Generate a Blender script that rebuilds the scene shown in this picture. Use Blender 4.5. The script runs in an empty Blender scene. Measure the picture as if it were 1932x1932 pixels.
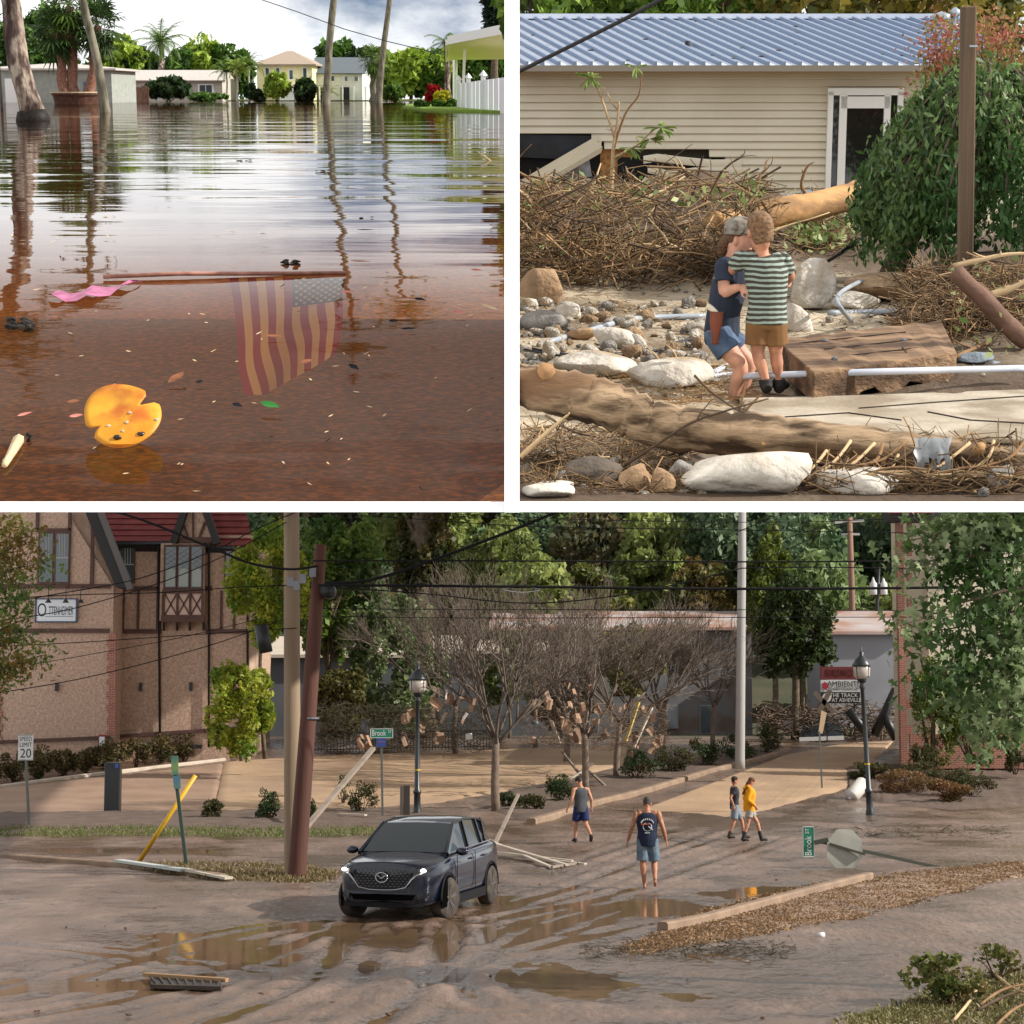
import bpy, math, random
import numpy as np
from mathutils import Matrix, Vector, Euler
random.seed(7); rng = np.random.default_rng(7)
SC = bpy.context.scene; COL = SC.collection; pi = math.pi

# ---------------------------------------------------------------- camera, sky, sun
F = 3757.0; CX = CY = 966.0; CAMH = 3.56          # focal length on a 1932 px wide picture
PB = math.atan(378 / F); PU = math.atan(785 / F)  # street level / raised terraces
cam = bpy.data.cameras.new('camera'); camo = bpy.data.objects.new('camera', cam); COL.objects.link(camo)
cam.sensor_width = 36; cam.lens = F / 1932 * 36; cam.clip_start = .05; cam.clip_end = 3000
camo.location = (0, 0, CAMH); camo.rotation_euler = (pi/2 + PB, 0, 0); SC.camera = camo
MB = Matrix.Identity(4)
MU = Matrix.Translation((0, 0, CAMH)) @ Matrix.Rotation(PB + PU, 4, 'X')
CLOUD = (0.492, 0.967, 0.59)
SUN_AZ, SUN_EL = math.radians(102), math.radians(31)     # azimuth from the view direction, elevation
sun = bpy.data.lights.new('sun', 'SUN'); suno = bpy.data.objects.new('sun', sun); COL.objects.link(suno)
sun.energy = 5.0; sun.angle = math.radians(.53); sun.color = (1, .95, .87)
sd = Vector((math.sin(SUN_AZ)*math.cos(SUN_EL), math.cos(SUN_AZ)*math.cos(SUN_EL), math.sin(SUN_EL)))
suno.rotation_euler = (-sd).to_track_quat('-Z', 'Y').to_euler()
W = bpy.data.worlds.new('World'); SC.world = W; W.use_nodes = True
nt = W.node_tree; nt.nodes.clear(); N = nt.nodes.new; L = nt.links.new
out = N('ShaderNodeOutputWorld'); bg = N('ShaderNodeBackground'); L(bg.outputs[0], out.inputs[0])
sky = N('ShaderNodeTexSky'); sky.sky_type = 'NISHITA'; sky.sun_disc = False
sky.sun_elevation = SUN_EL; sky.sun_rotation = SUN_AZ
tc = N('ShaderNodeTexCoord'); mp = N('ShaderNodeMapping'); mp.inputs['Scale'].default_value = (1, 1, 2.2)
mp.inputs['Location'].default_value = CLOUD
L(tc.outputs['Generated'], mp.inputs[0])
cn = N('ShaderNodeTexNoise'); cn.inputs['Scale'].default_value = 4.2; cn.inputs['Detail'].default_value = 9; cn.inputs['Roughness'].default_value = .58
L(mp.outputs[0], cn.inputs['Vector'])
cr = N('ShaderNodeValToRGB'); cr.color_ramp.elements[0].position = .35; cr.color_ramp.elements[1].position = .49; L(cn.outputs[0], cr.inputs[0])
cn2 = N('ShaderNodeTexNoise'); cn2.inputs['Scale'].default_value = 9; cn2.inputs['Detail'].default_value = 6; L(mp.outputs[0], cn2.inputs['Vector'])
cc = N('ShaderNodeValToRGB'); cc.color_ramp.elements[0].color = (9.4, 9.6, 10, 1); cc.color_ramp.elements[1].color = (12.5, 12.5, 12.5, 1)
cc.color_ramp.elements[0].position = .3; cc.color_ramp.elements[1].position = .6; L(cn2.outputs[0], cc.inputs[0])
mx = N('ShaderNodeMix'); mx.data_type = 'RGBA'; L(cr.outputs[0], mx.inputs[0]); L(sky.outputs[0], mx.inputs[6]); L(cc.outputs[0], mx.inputs[7])
L(mx.outputs[2], bg.inputs[0]); bg.inputs[1].default_value = .085
SC.view_settings.view_transform = 'Standard'; SC.view_settings.look = 'None'; SC.view_settings.gamma = 1
SC.view_settings.use_curve_mapping = False; SC.view_settings.exposure = 0.36
SC.render.engine = 'CYCLES'; SC.cycles.max_bounces = 8; SC.cycles.transparent_max_bounces = 16
SC.cycles.caustics_reflective = False; SC.cycles.caustics_refractive = False

# ---------------------------------------------------------------- pixel helpers (picture of 1932 x 1932)
def _ray(px, py, t):
    x, y, z = (px-CX)/F, 1.0, (CY-py)/F
    return Vector((x, y*math.cos(t)-z*math.sin(t), y*math.sin(t)+z*math.cos(t)))
def U(px, py, h):                 # point of the raised frame at height h below/above the eye
    d = _ray(px, py, -PU); return d*(h/d.z)
def Ud(px, py, Y):                # same, at depth Y
    d = _ray(px, py, -PU); return d*(Y/d.y)
HL, HR = -.70, -1.95              # water level on the left terrace, soil level on the right one
def TL(px, py): return U(px, py, HL)
def TR(px, py, up=0): return U(px, py, HR+up)
def hB(x, y):                     # the street climbs gently beyond the crossing
    t = np.clip((np.asarray(y, float)-66)/34., 0, 1); return 2.2*t*t*(1.8-.8*t)
def Bd(px, py, Y):
    d = _ray(px, py, PB); p = d*(Y/d.y); p.z += CAMH; return p
def hBs(y):
    t = min(1., max(0., (y-66)/34.)); return 2.2*t*t*(1.8-.8*t)
def B(px, py):                    # where that line of sight meets the street
    d = _ray(px, py, PB)
    if d.z < 0 and -CAMH/d.z*d.y <= 66: s = -CAMH/d.z; return Vector((d.x*s, d.y*s, 0))
    lo, hi = 60., 180.
    for _ in range(32):
        m = (lo+hi)/2
        if d.z*m+CAMH <= hBs(d.y*m): hi = m
        else: lo = m
    return Vector((d.x*hi, d.y*hi, hBs(d.y*hi)))

# ---------------------------------------------------------------- materials
def lin(c):
    if isinstance(c, str): c = tuple(int(c[i:i+2], 16)/255 for i in (1, 3, 5))
    else: return tuple(c)
    return tuple(v/12.92 if v <= .04045 else ((v+.055)/1.055)**2.4 for v in c)
_m = {}
def M(name, c1, c2=None, sc=4., rough=.8, bump=0., bsc=30., metal=0., spec=.4, st=(1, 1, 1), det=6., lo=.35, hi=.65, island=False,
      c3=None, sc3=1., trans=0., emit=0., coat=0., r2=None, vor=False, bdist=.02):
    if name in _m: return _m[name]
    m = bpy.data.materials.new(name); m.use_nodes = True; t = m.node_tree; n = t.nodes; l = t.links
    b = n['Principled BSDF']; b.inputs['Roughness'].default_value = rough; b.inputs['Metallic'].default_value = metal
    b.inputs['Specular IOR Level'].default_value = spec; b.inputs['Coat Weight'].default_value = coat
    A = lin(c1)+(1,); b.inputs['Base Color'].default_value = A
    tcn = n.new('ShaderNodeTexCoord'); mpn = n.new('ShaderNodeMapping'); mpn.inputs['Scale'].default_value = st
    l.new(tcn.outputs['Object'], mpn.inputs[0]); src = None
    if c2 is not None:
        if island: g = n.new('ShaderNodeNewGeometry'); fac = g.outputs['Random Per Island']
        else:
            if vor: x = n.new('ShaderNodeTexVoronoi')
            else: x = n.new('ShaderNodeTexNoise'); x.inputs['Detail'].default_value = det
            x.inputs['Scale'].default_value = sc; l.new(mpn.outputs[0], x.inputs['Vector']); fac = x.outputs[0]
        r = n.new('ShaderNodeValToRGB'); e = r.color_ramp.elements
        e[0].color = A; e[1].color = lin(c2)+(1,)
        if island: e[0].position = 0; e[1].position = 1
        else: e[0].position = lo; e[1].position = hi
        l.new(fac, r.inputs[0]); src = r.outputs[0]
        if r2 is not None:
            mr = n.new('ShaderNodeMapRange'); mr.inputs[1].default_value = lo; mr.inputs[2].default_value = hi
            mr.inputs[3].default_value = rough; mr.inputs[4].default_value = r2; l.new(fac, mr.inputs[0]); l.new(mr.outputs[0], b.inputs['Roughness'])
        if c3 is not None:
            x3 = n.new('ShaderNodeTexNoise'); x3.inputs['Scale'].default_value = sc3; x3.inputs['Detail'].default_value = 5
            l.new(mpn.outputs[0] if not island else tcn.outputs['Object'], x3.inputs['Vector'])
            r3 = n.new('ShaderNodeValToRGB'); r3.color_ramp.elements[0].position = .48; r3.color_ramp.elements[1].position = .62; l.new(x3.outputs[0], r3.inputs[0])
            k = n.new('ShaderNodeMix'); k.data_type = 'RGBA'; l.new(r3.outputs[0], k.inputs[0]); l.new(src, k.inputs[6]); k.inputs[7].default_value = lin(c3)+(1,); src = k.outputs[2]
        l.new(src, b.inputs['Base Color'])
    if bump:
        x = n.new('ShaderNodeTexNoise'); x.inputs['Scale'].default_value = bsc; x.inputs['Detail'].default_value = 8; l.new(mpn.outputs[0], x.inputs['Vector'])
        bn = n.new('ShaderNodeBump'); bn.inputs['Strength'].default_value = bump; bn.inputs['Distance'].default_value = bdist
        l.new(x.outputs[0], bn.inputs['Height']); l.new(bn.outputs[0], b.inputs['Normal'])
    if trans:
        tr = n.new('ShaderNodeBsdfTranslucent'); ms = n.new('ShaderNodeMixShader'); ms.inputs[0].default_value = trans
        if src is not None: l.new(src, tr.inputs[0])
        else: tr.inputs[0].default_value = A
        l.new(b.outputs[0], ms.inputs[1]); l.new(tr.outputs[0], ms.inputs[2]); l.new(ms.outputs[0], n['Material Output'].inputs[0])
    if emit:
        b.inputs['Emission Color'].default_value = A; b.inputs['Emission Strength'].default_value = emit
    _m[name] = m; return m
def leafm(name, a, b_, c3=None, sc3=.4, trans=.35, rough=.55):
    return M(name, a, b_, island=True, trans=trans, rough=rough, c3=c3, sc3=sc3, spec=.35)

# ---------------------------------------------------------------- geometry collector
class G:
    def __init__(s): s.v = []; s.f = []; s.n = 0
    def add(s, V, Fc):
        V = np.asarray(V, float).reshape(-1, 3); k = s.n; s.v.append(V)
        s.f += [tuple(i+k for i in f) for f in Fc]; s.n += len(V); return s
    def box(s, c, d, R=None, taper=1.0):
        x, y, z = d[0]/2, d[1]/2, d[2]/2; t = taper
        V = np.array([(-x, -y, -z), (x, -y, -z), (x, y, -z), (-x, y, -z), (-x*t, -y*t, z), (x*t, -y*t, z), (x*t, y*t, z), (-x*t, y*t, z)])
        if R is not None: V = V @ np.array(R.to_3x3()).T
        return s.add(V+np.array(c), [(3, 2, 1, 0), (4, 5, 6, 7), (0, 1, 5, 4), (1, 2, 6, 5), (2, 3, 7, 6), (3, 0, 4, 7)])
    def bar(s, a, b, w, h=None, up=(0, 0, 1)):          # box beam from a to b
        a, b = Vector(a), Vector(b); h = h or w; d = (b-a); L_ = d.length
        if L_ < 1e-6: return s
        d.normalize(); u = Vector(up)
        if abs(d.dot(u)) > .98: u = Vector((0, 1, 0))
        r = d.cross(u).normalized(); u = r.cross(d)
        V = []
        for p in (a, b):
            for i, j in ((-1, -1), (1, -1), (1, 1), (-1, 1)): V.append(p+r*(i*w/2)+u*(j*h/2))
        return s.add([tuple(v) for v in V], [(0, 1, 2, 3), (7, 6, 5, 4), (0, 4, 5, 1), (1, 5, 6, 2), (2, 6, 7, 3), (3, 7, 4, 0)])
    def tube(s, P, R, n=8, cap=True, jit=0., sx=1.):
        P = [Vector(p) for p in P]; m = len(P); R = [R]*m if not hasattr(R, '__len__') else R
        V = []; ref = None
        for i, p in enumerate(P):
            d = (P[min(i+1, m-1)]-P[max(i-1, 0)])
            d = d.normalized() if d.length > 1e-9 else Vector((0, 0, 1))
            if ref is None: ref = Vector((0, 0, 1)) if abs(d.z) < .9 else Vector((1, 0, 0))
            r = (ref-d*ref.dot(d)); r = r.normalized() if r.length > 1e-6 else Vector((1, 0, 0)); ref = r; q = d.cross(r)
            for k in range(n):
                a = 2*pi*k/n; j = 1+jit*(random.random()-.5)
                V.append(tuple(p+(r*math.cos(a)*sx+q*math.sin(a))*R[i]*j))
        Fc = [(i*n+k, i*n+(k+1) % n, (i+1)*n+(k+1) % n, (i+1)*n+k) for i in range(m-1) for k in range(n)]
        if cap: Fc += [tuple(range(n))[::-1], tuple((m-1)*n+k for k in range(n))]
        return s.add(V, Fc)
    def lathe(s, prof, c=(0, 0, 0), n=16, axis='Z'):
        V = []; 
        for r, z in prof:
            for k in range(n):
                a = 2*pi*k/n
                p = (r*math.cos(a), r*math.sin(a), z)
                if axis == 'Y': p = (p[0], p[2], p[1])
                if axis == 'X': p = (p[2], p[0], p[1])
                V.append((p[0]+c[0], p[1]+c[1], p[2]+c[2]))
        m = len(prof)
        return s.add(V, [(i*n+k, i*n+(k+1) % n, (i+1)*n+(k+1) % n, (i+1)*n+k) for i in range(m-1) for k in range(n)]+[tuple(range(n))[::-1], tuple((m-1)*n+k for k in range(n))])
    def prism(s, poly, off):                            # 3-D outline extruded by a vector
        P = [Vector(p) for p in poly]; n = len(P); o = Vector(off)
        V = [tuple(p) for p in P]+[tuple(p+o) for p in P]
        return s.add(V, [tuple(range(n))[::-1], tuple(range(n, 2*n))]+[(i, (i+1) % n, n+(i+1) % n, n+i) for i in range(n)])
    def rock(s, c, r, seed=0, n=2, rough=.28, flat=0):
        V, Fc = ICO[n]; q = np.random.default_rng(seed+11)
        A = q.normal(size=(5, 3)); B_ = q.uniform(0, 6, 5)
        k = 1+rough*sum(np.sin(V@A[i]*1.4+B_[i]) for i in range(5))[:, None]/2.4
        P = V*k
        for _ in range(11 if flat else 3):               # sheared faces
            d = q.normal(size=3); d /= np.linalg.norm(d); h = q.uniform(.55, .85); t = P@d
            P = P-np.outer(np.maximum(t-h, 0)*.93, d)
        a = q.uniform(0, 6.28); ca, sa = math.cos(a), math.sin(a)
        P = P@np.array([[ca, -sa, 0], [sa, ca, 0], [0, 0, 1]])
        return s.add(P*np.array(r)+np.array(c), Fc)
    def mesh(s, name, org=(0, 0, 0)):
        me = bpy.data.meshes.new(name); V = np.concatenate(s.v)-np.array(org) if s.v else np.zeros((0, 3))
        me.from_pydata(V.tolist(), [], s.f); me.validate(); return me
def _ico(n):
    import bmesh
    bm = bmesh.new(); bmesh.ops.create_icosphere(bm, subdivisions=n, radius=1); bm.verts.ensure_lookup_table()
    V = np.array([tuple(v.co) for v in bm.verts]); Fc = [tuple(v.index for v in f.verts) for f in bm.faces]; bm.free(); return V, Fc
ICO = {i: _ico(i) for i in (1, 2, 3, 4)}
def npmesh(name, V, Q):                                # arrays -> mesh (all faces the same size)
    me = bpy.data.meshes.new(name); V = np.asarray(V, np.float32); Q = np.asarray(Q, np.int32); k = Q.shape[1]
    me.vertices.add(len(V)); me.vertices.foreach_set('co', V.ravel()); me.loops.add(Q.size); me.loops.foreach_set('vertex_index', Q.ravel())
    me.polygons.add(len(Q)); me.polygons.foreach_set('loop_start', np.arange(0, Q.size, k, dtype=np.int32)); me.update(calc_edges=True); return me

# ---------------------------------------------------------------- things and parts
def props(o, label=None, cat=None, group=None, kind=None):
    for k, v in (('label', label), ('category', cat), ('group', group), ('kind', kind)):
        if v: o[k] = v
    return o
def link(name, me, mat, parent=None, M4=None, smooth=False, bevel=0.):
    o = bpy.data.objects.new(name, me); COL.objects.link(o)
    if me is not None and mat is not None:
        if not me.materials:
            for q in (mat if isinstance(mat, (list, tuple)) else [mat]): me.materials.append(q)
    if me is not None and smooth: me.polygons.foreach_set('use_smooth', [True]*len(me.polygons))
    if parent is not None: o.parent = parent
    if M4 is not None: o.matrix_world = M4
    if bevel:
        b = o.modifiers.new('edge', 'BEVEL'); b.width = bevel; b.segments = 2; b.limit_method = 'ANGLE'
    return o
def one(name, g, mat, label, cat, org, fr, group=None, smooth=False, kind=None, bevel=0.):   # a thing that is one mesh
    org = Vector(org); me = g.mesh(name, org) if isinstance(g, G) else g
    return props(link(name, me, mat, None, fr @ Matrix.Translation(org), smooth, bevel), label, cat, group, kind)
class T:                                               # an Empty at the thing's base that parents its parts
    def __init__(s, name, label, cat, org=(0, 0, 0), fr=MB, group=None, kind=None):
        s.org = Vector(org); s.o = bpy.data.objects.new(name, None); COL.objects.link(s.o)
        s.o.matrix_world = fr @ Matrix.Translation(s.org); s.o.empty_display_size = .1; props(s.o, label, cat, group, kind)
    def p(s, name, g, mat, sub=None, smooth=False, label=None, kind=None, bevel=0.):
        me = g.mesh(name, s.org) if isinstance(g, G) else g
        return props(link(name, me, mat, sub or s.o, None, smooth, bevel), label, None, None, kind)
def dup(o, M4=None, label=None, parent=None):
    c = o.copy(); COL.objects.link(c); c.parent = parent
    if M4 is not None: c.matrix_world = M4
    if label: c['label'] = label
    for ch in o.children: dup(ch, None, None, c)
    return c
def text(t, s, mat, name, par, M4, size, ext=.002, align='CENTER', sx=1.):   # flat lettering turned to mesh
    cu = bpy.data.curves.new(name, 'FONT'); cu.body = t; cu.size = size; cu.align_x = align; cu.align_y = 'CENTER'; cu.extrude = ext; cu.resolution_u = 3
    tmp = bpy.data.objects.new('tmp', cu); COL.objects.link(tmp)
    me = bpy.data.meshes.new_from_object(tmp.evaluated_get(bpy.context.evaluated_depsgraph_get())); bpy.data.objects.remove(tmp)
    me.transform(M4 @ Matrix.Diagonal((sx, 1, 1, 1))); me.materials.clear()
    return link(name, me, mat, par)
XZ = Matrix.Rotation(pi/2, 4, 'X')                     # lettering that stands up and faces -Y

# ---------------------------------------------------------------- foliage
def leafmesh(C_, size, n_=None, long=1.8, fold=.25, seed=0, droop=0., var=.4, up=0., shape=0):
    """one small leaf (two triangles folded along the midrib, or a lobed leaf) at each point"""
    q = np.random.default_rng(seed); C_ = np.asarray(C_, float); k = len(C_)
    d = q.normal(size=(k, 3)); d[:, 2] -= droop; d /= np.linalg.norm(d, axis=1)[:, None]
    r = q.normal(size=(k, 3)); r[:, 2] += up; nrm = np.cross(d, np.cross(r, d)); nrm /= np.linalg.norm(nrm, axis=1)[:, None]+1e-9
    w = np.cross(d, nrm); s = size*(1+var*q.uniform(-1, 1, k))[:, None]
    if shape == 0:
        V = np.stack([C_-d*s*long/2, C_+w*s*.5+nrm*s*fold*.4, C_+d*s*long/2, C_-w*s*.5+nrm*s*fold*.4], 1).reshape(-1, 3)
        Q = np.arange(4*k).reshape(k, 4); return V, Q
    # lobed (maple-like) leaf of six quads
    pts = [(-.5, 0), (-.3, .32), (.0, .12), (.12, .5), (.22, .14), (.62, 0), (.22, -.14), (.12, -.5), (0, -.12), (-.3, -.32)]
    V = np.stack([C_+d*s*a*1.2+w*s*b_+nrm*s*fold*abs(b_) for a, b_ in pts]+[C_], 1).reshape(-1, 3)
    base = (np.arange(k)*11)[:, None]; tri = [(10, i, (i+1) % 10) for i in range(10)]
    Q = np.concatenate([base+np.array(t)[None] for t in tri]); return V, Q
def blob(k, c, r, seed=0, clumps=14, cr=.38, shell=.55):
    """points in lumpy clumps through an ellipsoid"""
    q = np.random.default_rng(seed); d = q.normal(size=(clumps, 3)); d /= np.linalg.norm(d, axis=1)[:, None]
    cc_ = d*(q.uniform(shell, 1, clumps)**.7)[:, None]*.8; i = q.integers(0, clumps, k)
    e = q.normal(size=(k, 3)); e /= np.linalg.norm(e, axis=1)[:, None]
    P = cc_[i]+e*(cr*q.uniform(.25, 1, k)**.5*q.uniform(.6, 1.2, clumps)[i])[:, None]
    return P*np.array(r)+np.array(c)
def limb(g, a, b, r0, r1, seed=0, bend=.12, n=5, m=6):
    q = random.Random(seed); a, b = Vector(a), Vector(b); L_ = (b-a).length; P = []
    o1 = Vector((q.uniform(-1, 1), q.uniform(-1, 1), q.uniform(-.5, .8)))*bend*L_
    for i in range(n+1):
        t = i/n; P.append(a.lerp(b, t)+o1*math.sin(pi*t)+Vector((q.uniform(-1, 1), q.uniform(-1, 1), q.uniform(-1, 1)))*bend*L_*.12*(0 < i < n))
    g.tube(P, [r0+(r1-r0)*i/n for i in range(n+1)], m); return P
def branching(g, p, d, L_, r, lev, seed, spread=.6, kids=3, tips=None, upb=.15, m=5, kmin=None, shrink=.68):
    q = random.Random(seed); d = Vector(d).normalized(); e = Vector(p)+d*L_
    P = limb(g, p, e, r, r*.6, seed, .07, 4, m)
    if lev == 0:
        if tips is not None: tips.append(P[-1])
        return
    for i in range(kids):
        nd = (d+Vector((q.uniform(-1, 1), q.uniform(-1, 1), q.uniform(-1, 1)+upb))*spread).normalized()
        at = P[-1] if i == 0 else P[q.randint(2, 4)]
        branching(g, at, nd, L_*shrink*q.uniform(.75, 1.15), r*.6, lev-1, seed*7+i*13+1, spread, kids, tips, upb, max(3, m-1), None, shrink)
def tree(name, label, base, fr, H, crown_r, crown_c, nl, ls, bark, leaf, seed=0, group=None, tr=.18, lev=2, shape=0, clumps=18, droop=0., cat='tree', cr=.38, long=1.8, trunk_top=None):
    t = T(name, label, cat, base, fr, group); base = Vector(base); g = G(); tips = []
    top = Vector(trunk_top) if trunk_top is not None else base+Vector((0, 0, H*.45))
    limb(g, base, top, tr, tr*.65, seed, .04, 6, 8); q = random.Random(seed)
    for i in range(5):
        tgt = Vector(crown_c)+Vector((q.uniform(-1, 1)*crown_r[0], q.uniform(-1, 1)*crown_r[1], q.uniform(-.6, .8)*crown_r[2]))*.7
        P = limb(g, top.lerp(base, q.uniform(0, .25)), tgt, tr*.45, tr*.12, seed+i+1, .1, 5, 5)
        for j in range(2): limb(g, P[3], P[3]+Vector((q.uniform(-1, 1)*crown_r[0], q.uniform(-1, 1)*crown_r[1], q.uniform(-.5, 1)*crown_r[2]))*.5, tr*.15, tr*.05, seed+i*5+j, .1, 3, 4)
    t.p('trunk', g, bark, smooth=True)
    V, Q = leafmesh(blob(nl, Vector(crown_c)-base, crown_r, seed, clumps, cr), ls, seed=seed, shape=shape, droop=droop, up=.6, long=long)
    t.p('crown', npmesh('crown', V, Q), leaf, kind='stuff'); return t
def bush(name, label, c, r, nl, ls, leaf, fr, seed=0, group=None, cat='shrub', stem=None, clumps=14, shape=0, cr=.4, droop=0.):
    c = Vector(c); t = T(name, label, cat, c, fr, group); g = G(); q = random.Random(seed)
    for i in range(7):
        limb(g, c+Vector((q.uniform(-.1, .1)*r[0], q.uniform(-.1, .1)*r[1], -.02)), c+Vector((q.uniform(-.7, .7)*r[0], q.uniform(-.7, .7)*r[1], q.uniform(.6, 1.5)*r[2])), r[2]*.03+.006, .004, seed+i, .12, 4, 4)
    t.p('stem', g, stem or M('twig', '#5b4836', '#3b2d22', 9, .9), smooth=True)
    P = blob(nl, (0, 0, r[2]*.95), r, seed, clumps, cr, .35); P = P[P[:, 2] > .02]
    V, Q = leafmesh(P, ls, seed=seed, up=.5, shape=shape, droop=droop); t.p('foliage', npmesh('foliage', V, Q), leaf, kind='stuff'); return t
# ================================================================ people
def loft(g, P, R, side, n=12):
    """tube of elliptical sections (half width along side, half depth)"""
    P = [Vector(p) for p in P]; V = []; m = len(P); sv = Vector(side)
    for i, p in enumerate(P):
        d = (P[min(i+1, m-1)]-P[max(i-1, 0)]).normalized(); s = sv-d*sv.dot(d)
        s = s.normalized() if s.length > 1e-4 else d.orthogonal().normalized(); q = d.cross(s); a, b = R[i] if hasattr(R[i], '__len__') else (R[i], R[i])
        for k in range(n): t = 2*pi*k/n; V.append(tuple(p+s*math.cos(t)*a+q*math.sin(t)*b))
    g.add(V, [(i*n+k, i*n+(k+1) % n, (i+1)*n+(k+1) % n, (i+1)*n+k) for i in range(m-1) for k in range(n)]+[tuple(range(n))[::-1], tuple((m-1)*n+k for k in range(n))])
def dense(P, R, k=4):
    P = [Vector(p) for p in P]; o, r = [], []
    for i in range(len(P)-1):
        for j in range(k):
            t = j/k; a, b = P[max(i-1, 0)], P[min(i+2, len(P)-1)]
            m0, m1 = (P[i+1]-a)*.5, (b-P[i])*.5; t2, t3 = t*t, t*t*t
            o.append(P[i]*(2*t3-3*t2+1)+m0*(t3-2*t2+t)+P[i+1]*(-2*t3+3*t2)+m1*(t3-t2)); r.append(tuple(np.array(R[i])*(1-t)+np.array(R[i+1])*t) if hasattr(R[i], '__len__') else R[i]*(1-t)+R[i+1]*t)
    o.append(P[-1]); r.append(R[-1]); return o, r
def fuse(o, vox, it=3):
    m = o.modifiers.new('skin', 'REMESH'); m.mode = 'VOXEL'; m.voxel_size = vox; m.use_smooth_shade = True
    s = o.modifiers.new('soft', 'SMOOTH'); s.factor = .5; s.iterations = it; return o
def hand(g, w, d, palm_n, k, curl=.5, thumb=1, holds=False):
    """palm, four unequal fingers and a thumb from the wrist w along d"""
    d = Vector(d).normalized(); nrm = (Vector(palm_n)-d*Vector(palm_n).dot(d)).normalized(); s = d.cross(nrm)
    loft(g, [w, w+d*.04*k, w+d*.085*k], [(.026*k, .018*k), (.040*k, .016*k), (.038*k, .012*k)], s, 8)
    for i, L_ in enumerate((.070, .080, .074, .056)):
        o = w+d*.08*k+s*((i-1.5)*.0205*k); P = [o]; a = 0
        for j in range(3): a += curl*(.5+.25*j); P.append(P[-1]+(d*math.cos(a)+nrm*math.sin(a))*L_*k/3)
        g.tube(P, [.0098*k, .0095*k, .0088*k, .007*k], 6)
    o = w+d*.03*k+s*(-.032*k*thumb); g.tube([o, o+(d*.6-s*thumb*.7+nrm*.3)*.035*k, o+(d*.9-s*thumb*.5+nrm*.5)*.062*k], [.0125*k, .0115*k, .008*k], 6)
def person(label, J, side, fwd, fr, k=1., vox=.011, cloth=(), skin='#c08a6e', hair=None, hairstyle='short', org=None, build=1., group=None, face=None, hands=True, fem=False, foot=None, skinm=None, cat='person', hk=None):
    """J: joints in the frame's coordinates: pelvis waist chest neck head, sh el wr hp kn an (L and R), optional toe"""
    J = {a: Vector(b) for a, b in J.items()}; side = Vector(side).normalized(); fwd = Vector(fwd).normalized(); face = Vector(face).normalized() if face is not None else fwd
    org = Vector(org) if org is not None else (J['anL']+J['anR'])/2; t = T('person', label, cat, org, fr, group); b = k*build
    fs = (side if face is fwd else face.cross(Vector((0, 0, 1))).normalized()); up = (J['head']-J['neck']).normalized()
    def torso(g, off, a='pelvis', top=True, low=0.):
        P = [J['pelvis']-(J['waist']-J['pelvis']).normalized()*(.06*k+low), J['pelvis'], J['waist'], J['chest'], J['neck'].lerp(J['chest'], .42), J['neck'].lerp(J['chest'], .12)]
        R = [(.150*b+off, .100*b+off), (.162*b+off, .112*b+off), (.140*b+off, .102*b+off), (.168*b+off, .118*b+off), (.150*b+off, .095*b+off), (.085*b+off*.5, .065*b+off*.5)]
        if not top: P, R = P[:3], R[:3]
        loft(g, *dense(P, R), side, 16)
    def arm(g, s, off, t1=1.):
        a, e, w = J['sh'+s], J['el'+s], J['wr'+s]; P = [J['chest'].lerp(a, .45)+Vector((0, 0, .05*k)), a, a.lerp(e, .4), e, e.lerp(w, .35), w]; R = [.062*b, .056*b, .050*b, .038*b, .040*b, .026*b]
        if t1 < 1: P = P[:2]+[a.lerp(e, .35), a.lerp(e, t1)]; R = [.064*b, .060*b, .060*b, .060*b]
        loft(g, *dense(P, [r+off for r in R]), side, 10)
    def leg(g, s, off, t1=1., flare=0.):
        h, n_, a = J['hp'+s], J['kn'+s], J['an'+s]; P = [h+Vector((0, 0, .05*k)), h.lerp(n_, .15), h.lerp(n_, .6), n_, n_.lerp(a, .3), n_.lerp(a, .7), a]; R = [.085*b, .088*b, .070*b, .054*b, .056*b, .040*b, .034*b]
        if t1 < 9 and t1 != 1.: P = [h+Vector((0, 0, .05*k)), h.lerp(n_, .15), h.lerp(n_, .6*t1/.9), h.lerp(n_, t1)]; R = [.09*b, .092*b, .084*b+flare*.5, .080*b+flare]
        loft(g, *dense(P, [r+off for r in R]), side, 12)
    def toe(s):
        if 'to'+s in J: return J['to'+s]
        return J['an'+s]+fwd*.17*k+Vector((0, 0, -.05*k))
    def shoe(g, s, off, hi=.04):
        a, e = J['an'+s], toe(s); d = (e-a); d = Vector((d.x, d.y, d.z)); heel = a-fwd*.045*k+Vector((0, 0, -.05*k))
        loft(g, *dense([heel, a+Vector((0, 0, -.035*k)), a.lerp(e, .5)+Vector((0, 0, -.012*k)), e], [(.03*k+off, .03*k+off), (.037*k+off, .046*k+off), (.042*k+off, .032*k+off), (.030*k+off, .018*k+off)]), side, 10)
        if hi: loft(g, [a+Vector((0, 0, -.03*k)), a.lerp(J['kn'+s], hi/.4)], [.044*k+off, .046*k+off], side, 10)
    g = G(); torso(g, 0)
    for s in 'LR':
        arm(g, s, 0); leg(g, s, 0); shoe(g, s, -.006, 0)
        if hands: hand(g, J['wr'+s], J['wr'+s]-J['el'+s]*.55-J['sh'+s]*.45, (-side if s == 'L' else side)*-1+fwd*.3, k*.98, .45, 1 if s == 'L' else -1)
    loft(g, *dense([J['neck']-up*.05*k, J['neck']+up*.04*k, J['head']-up*.06*k], [(.062*b, .060*b), (.054*b, .056*b), (.052*b, .058*b)]), fs, 12)
    kb = k; k = hk or k
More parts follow.
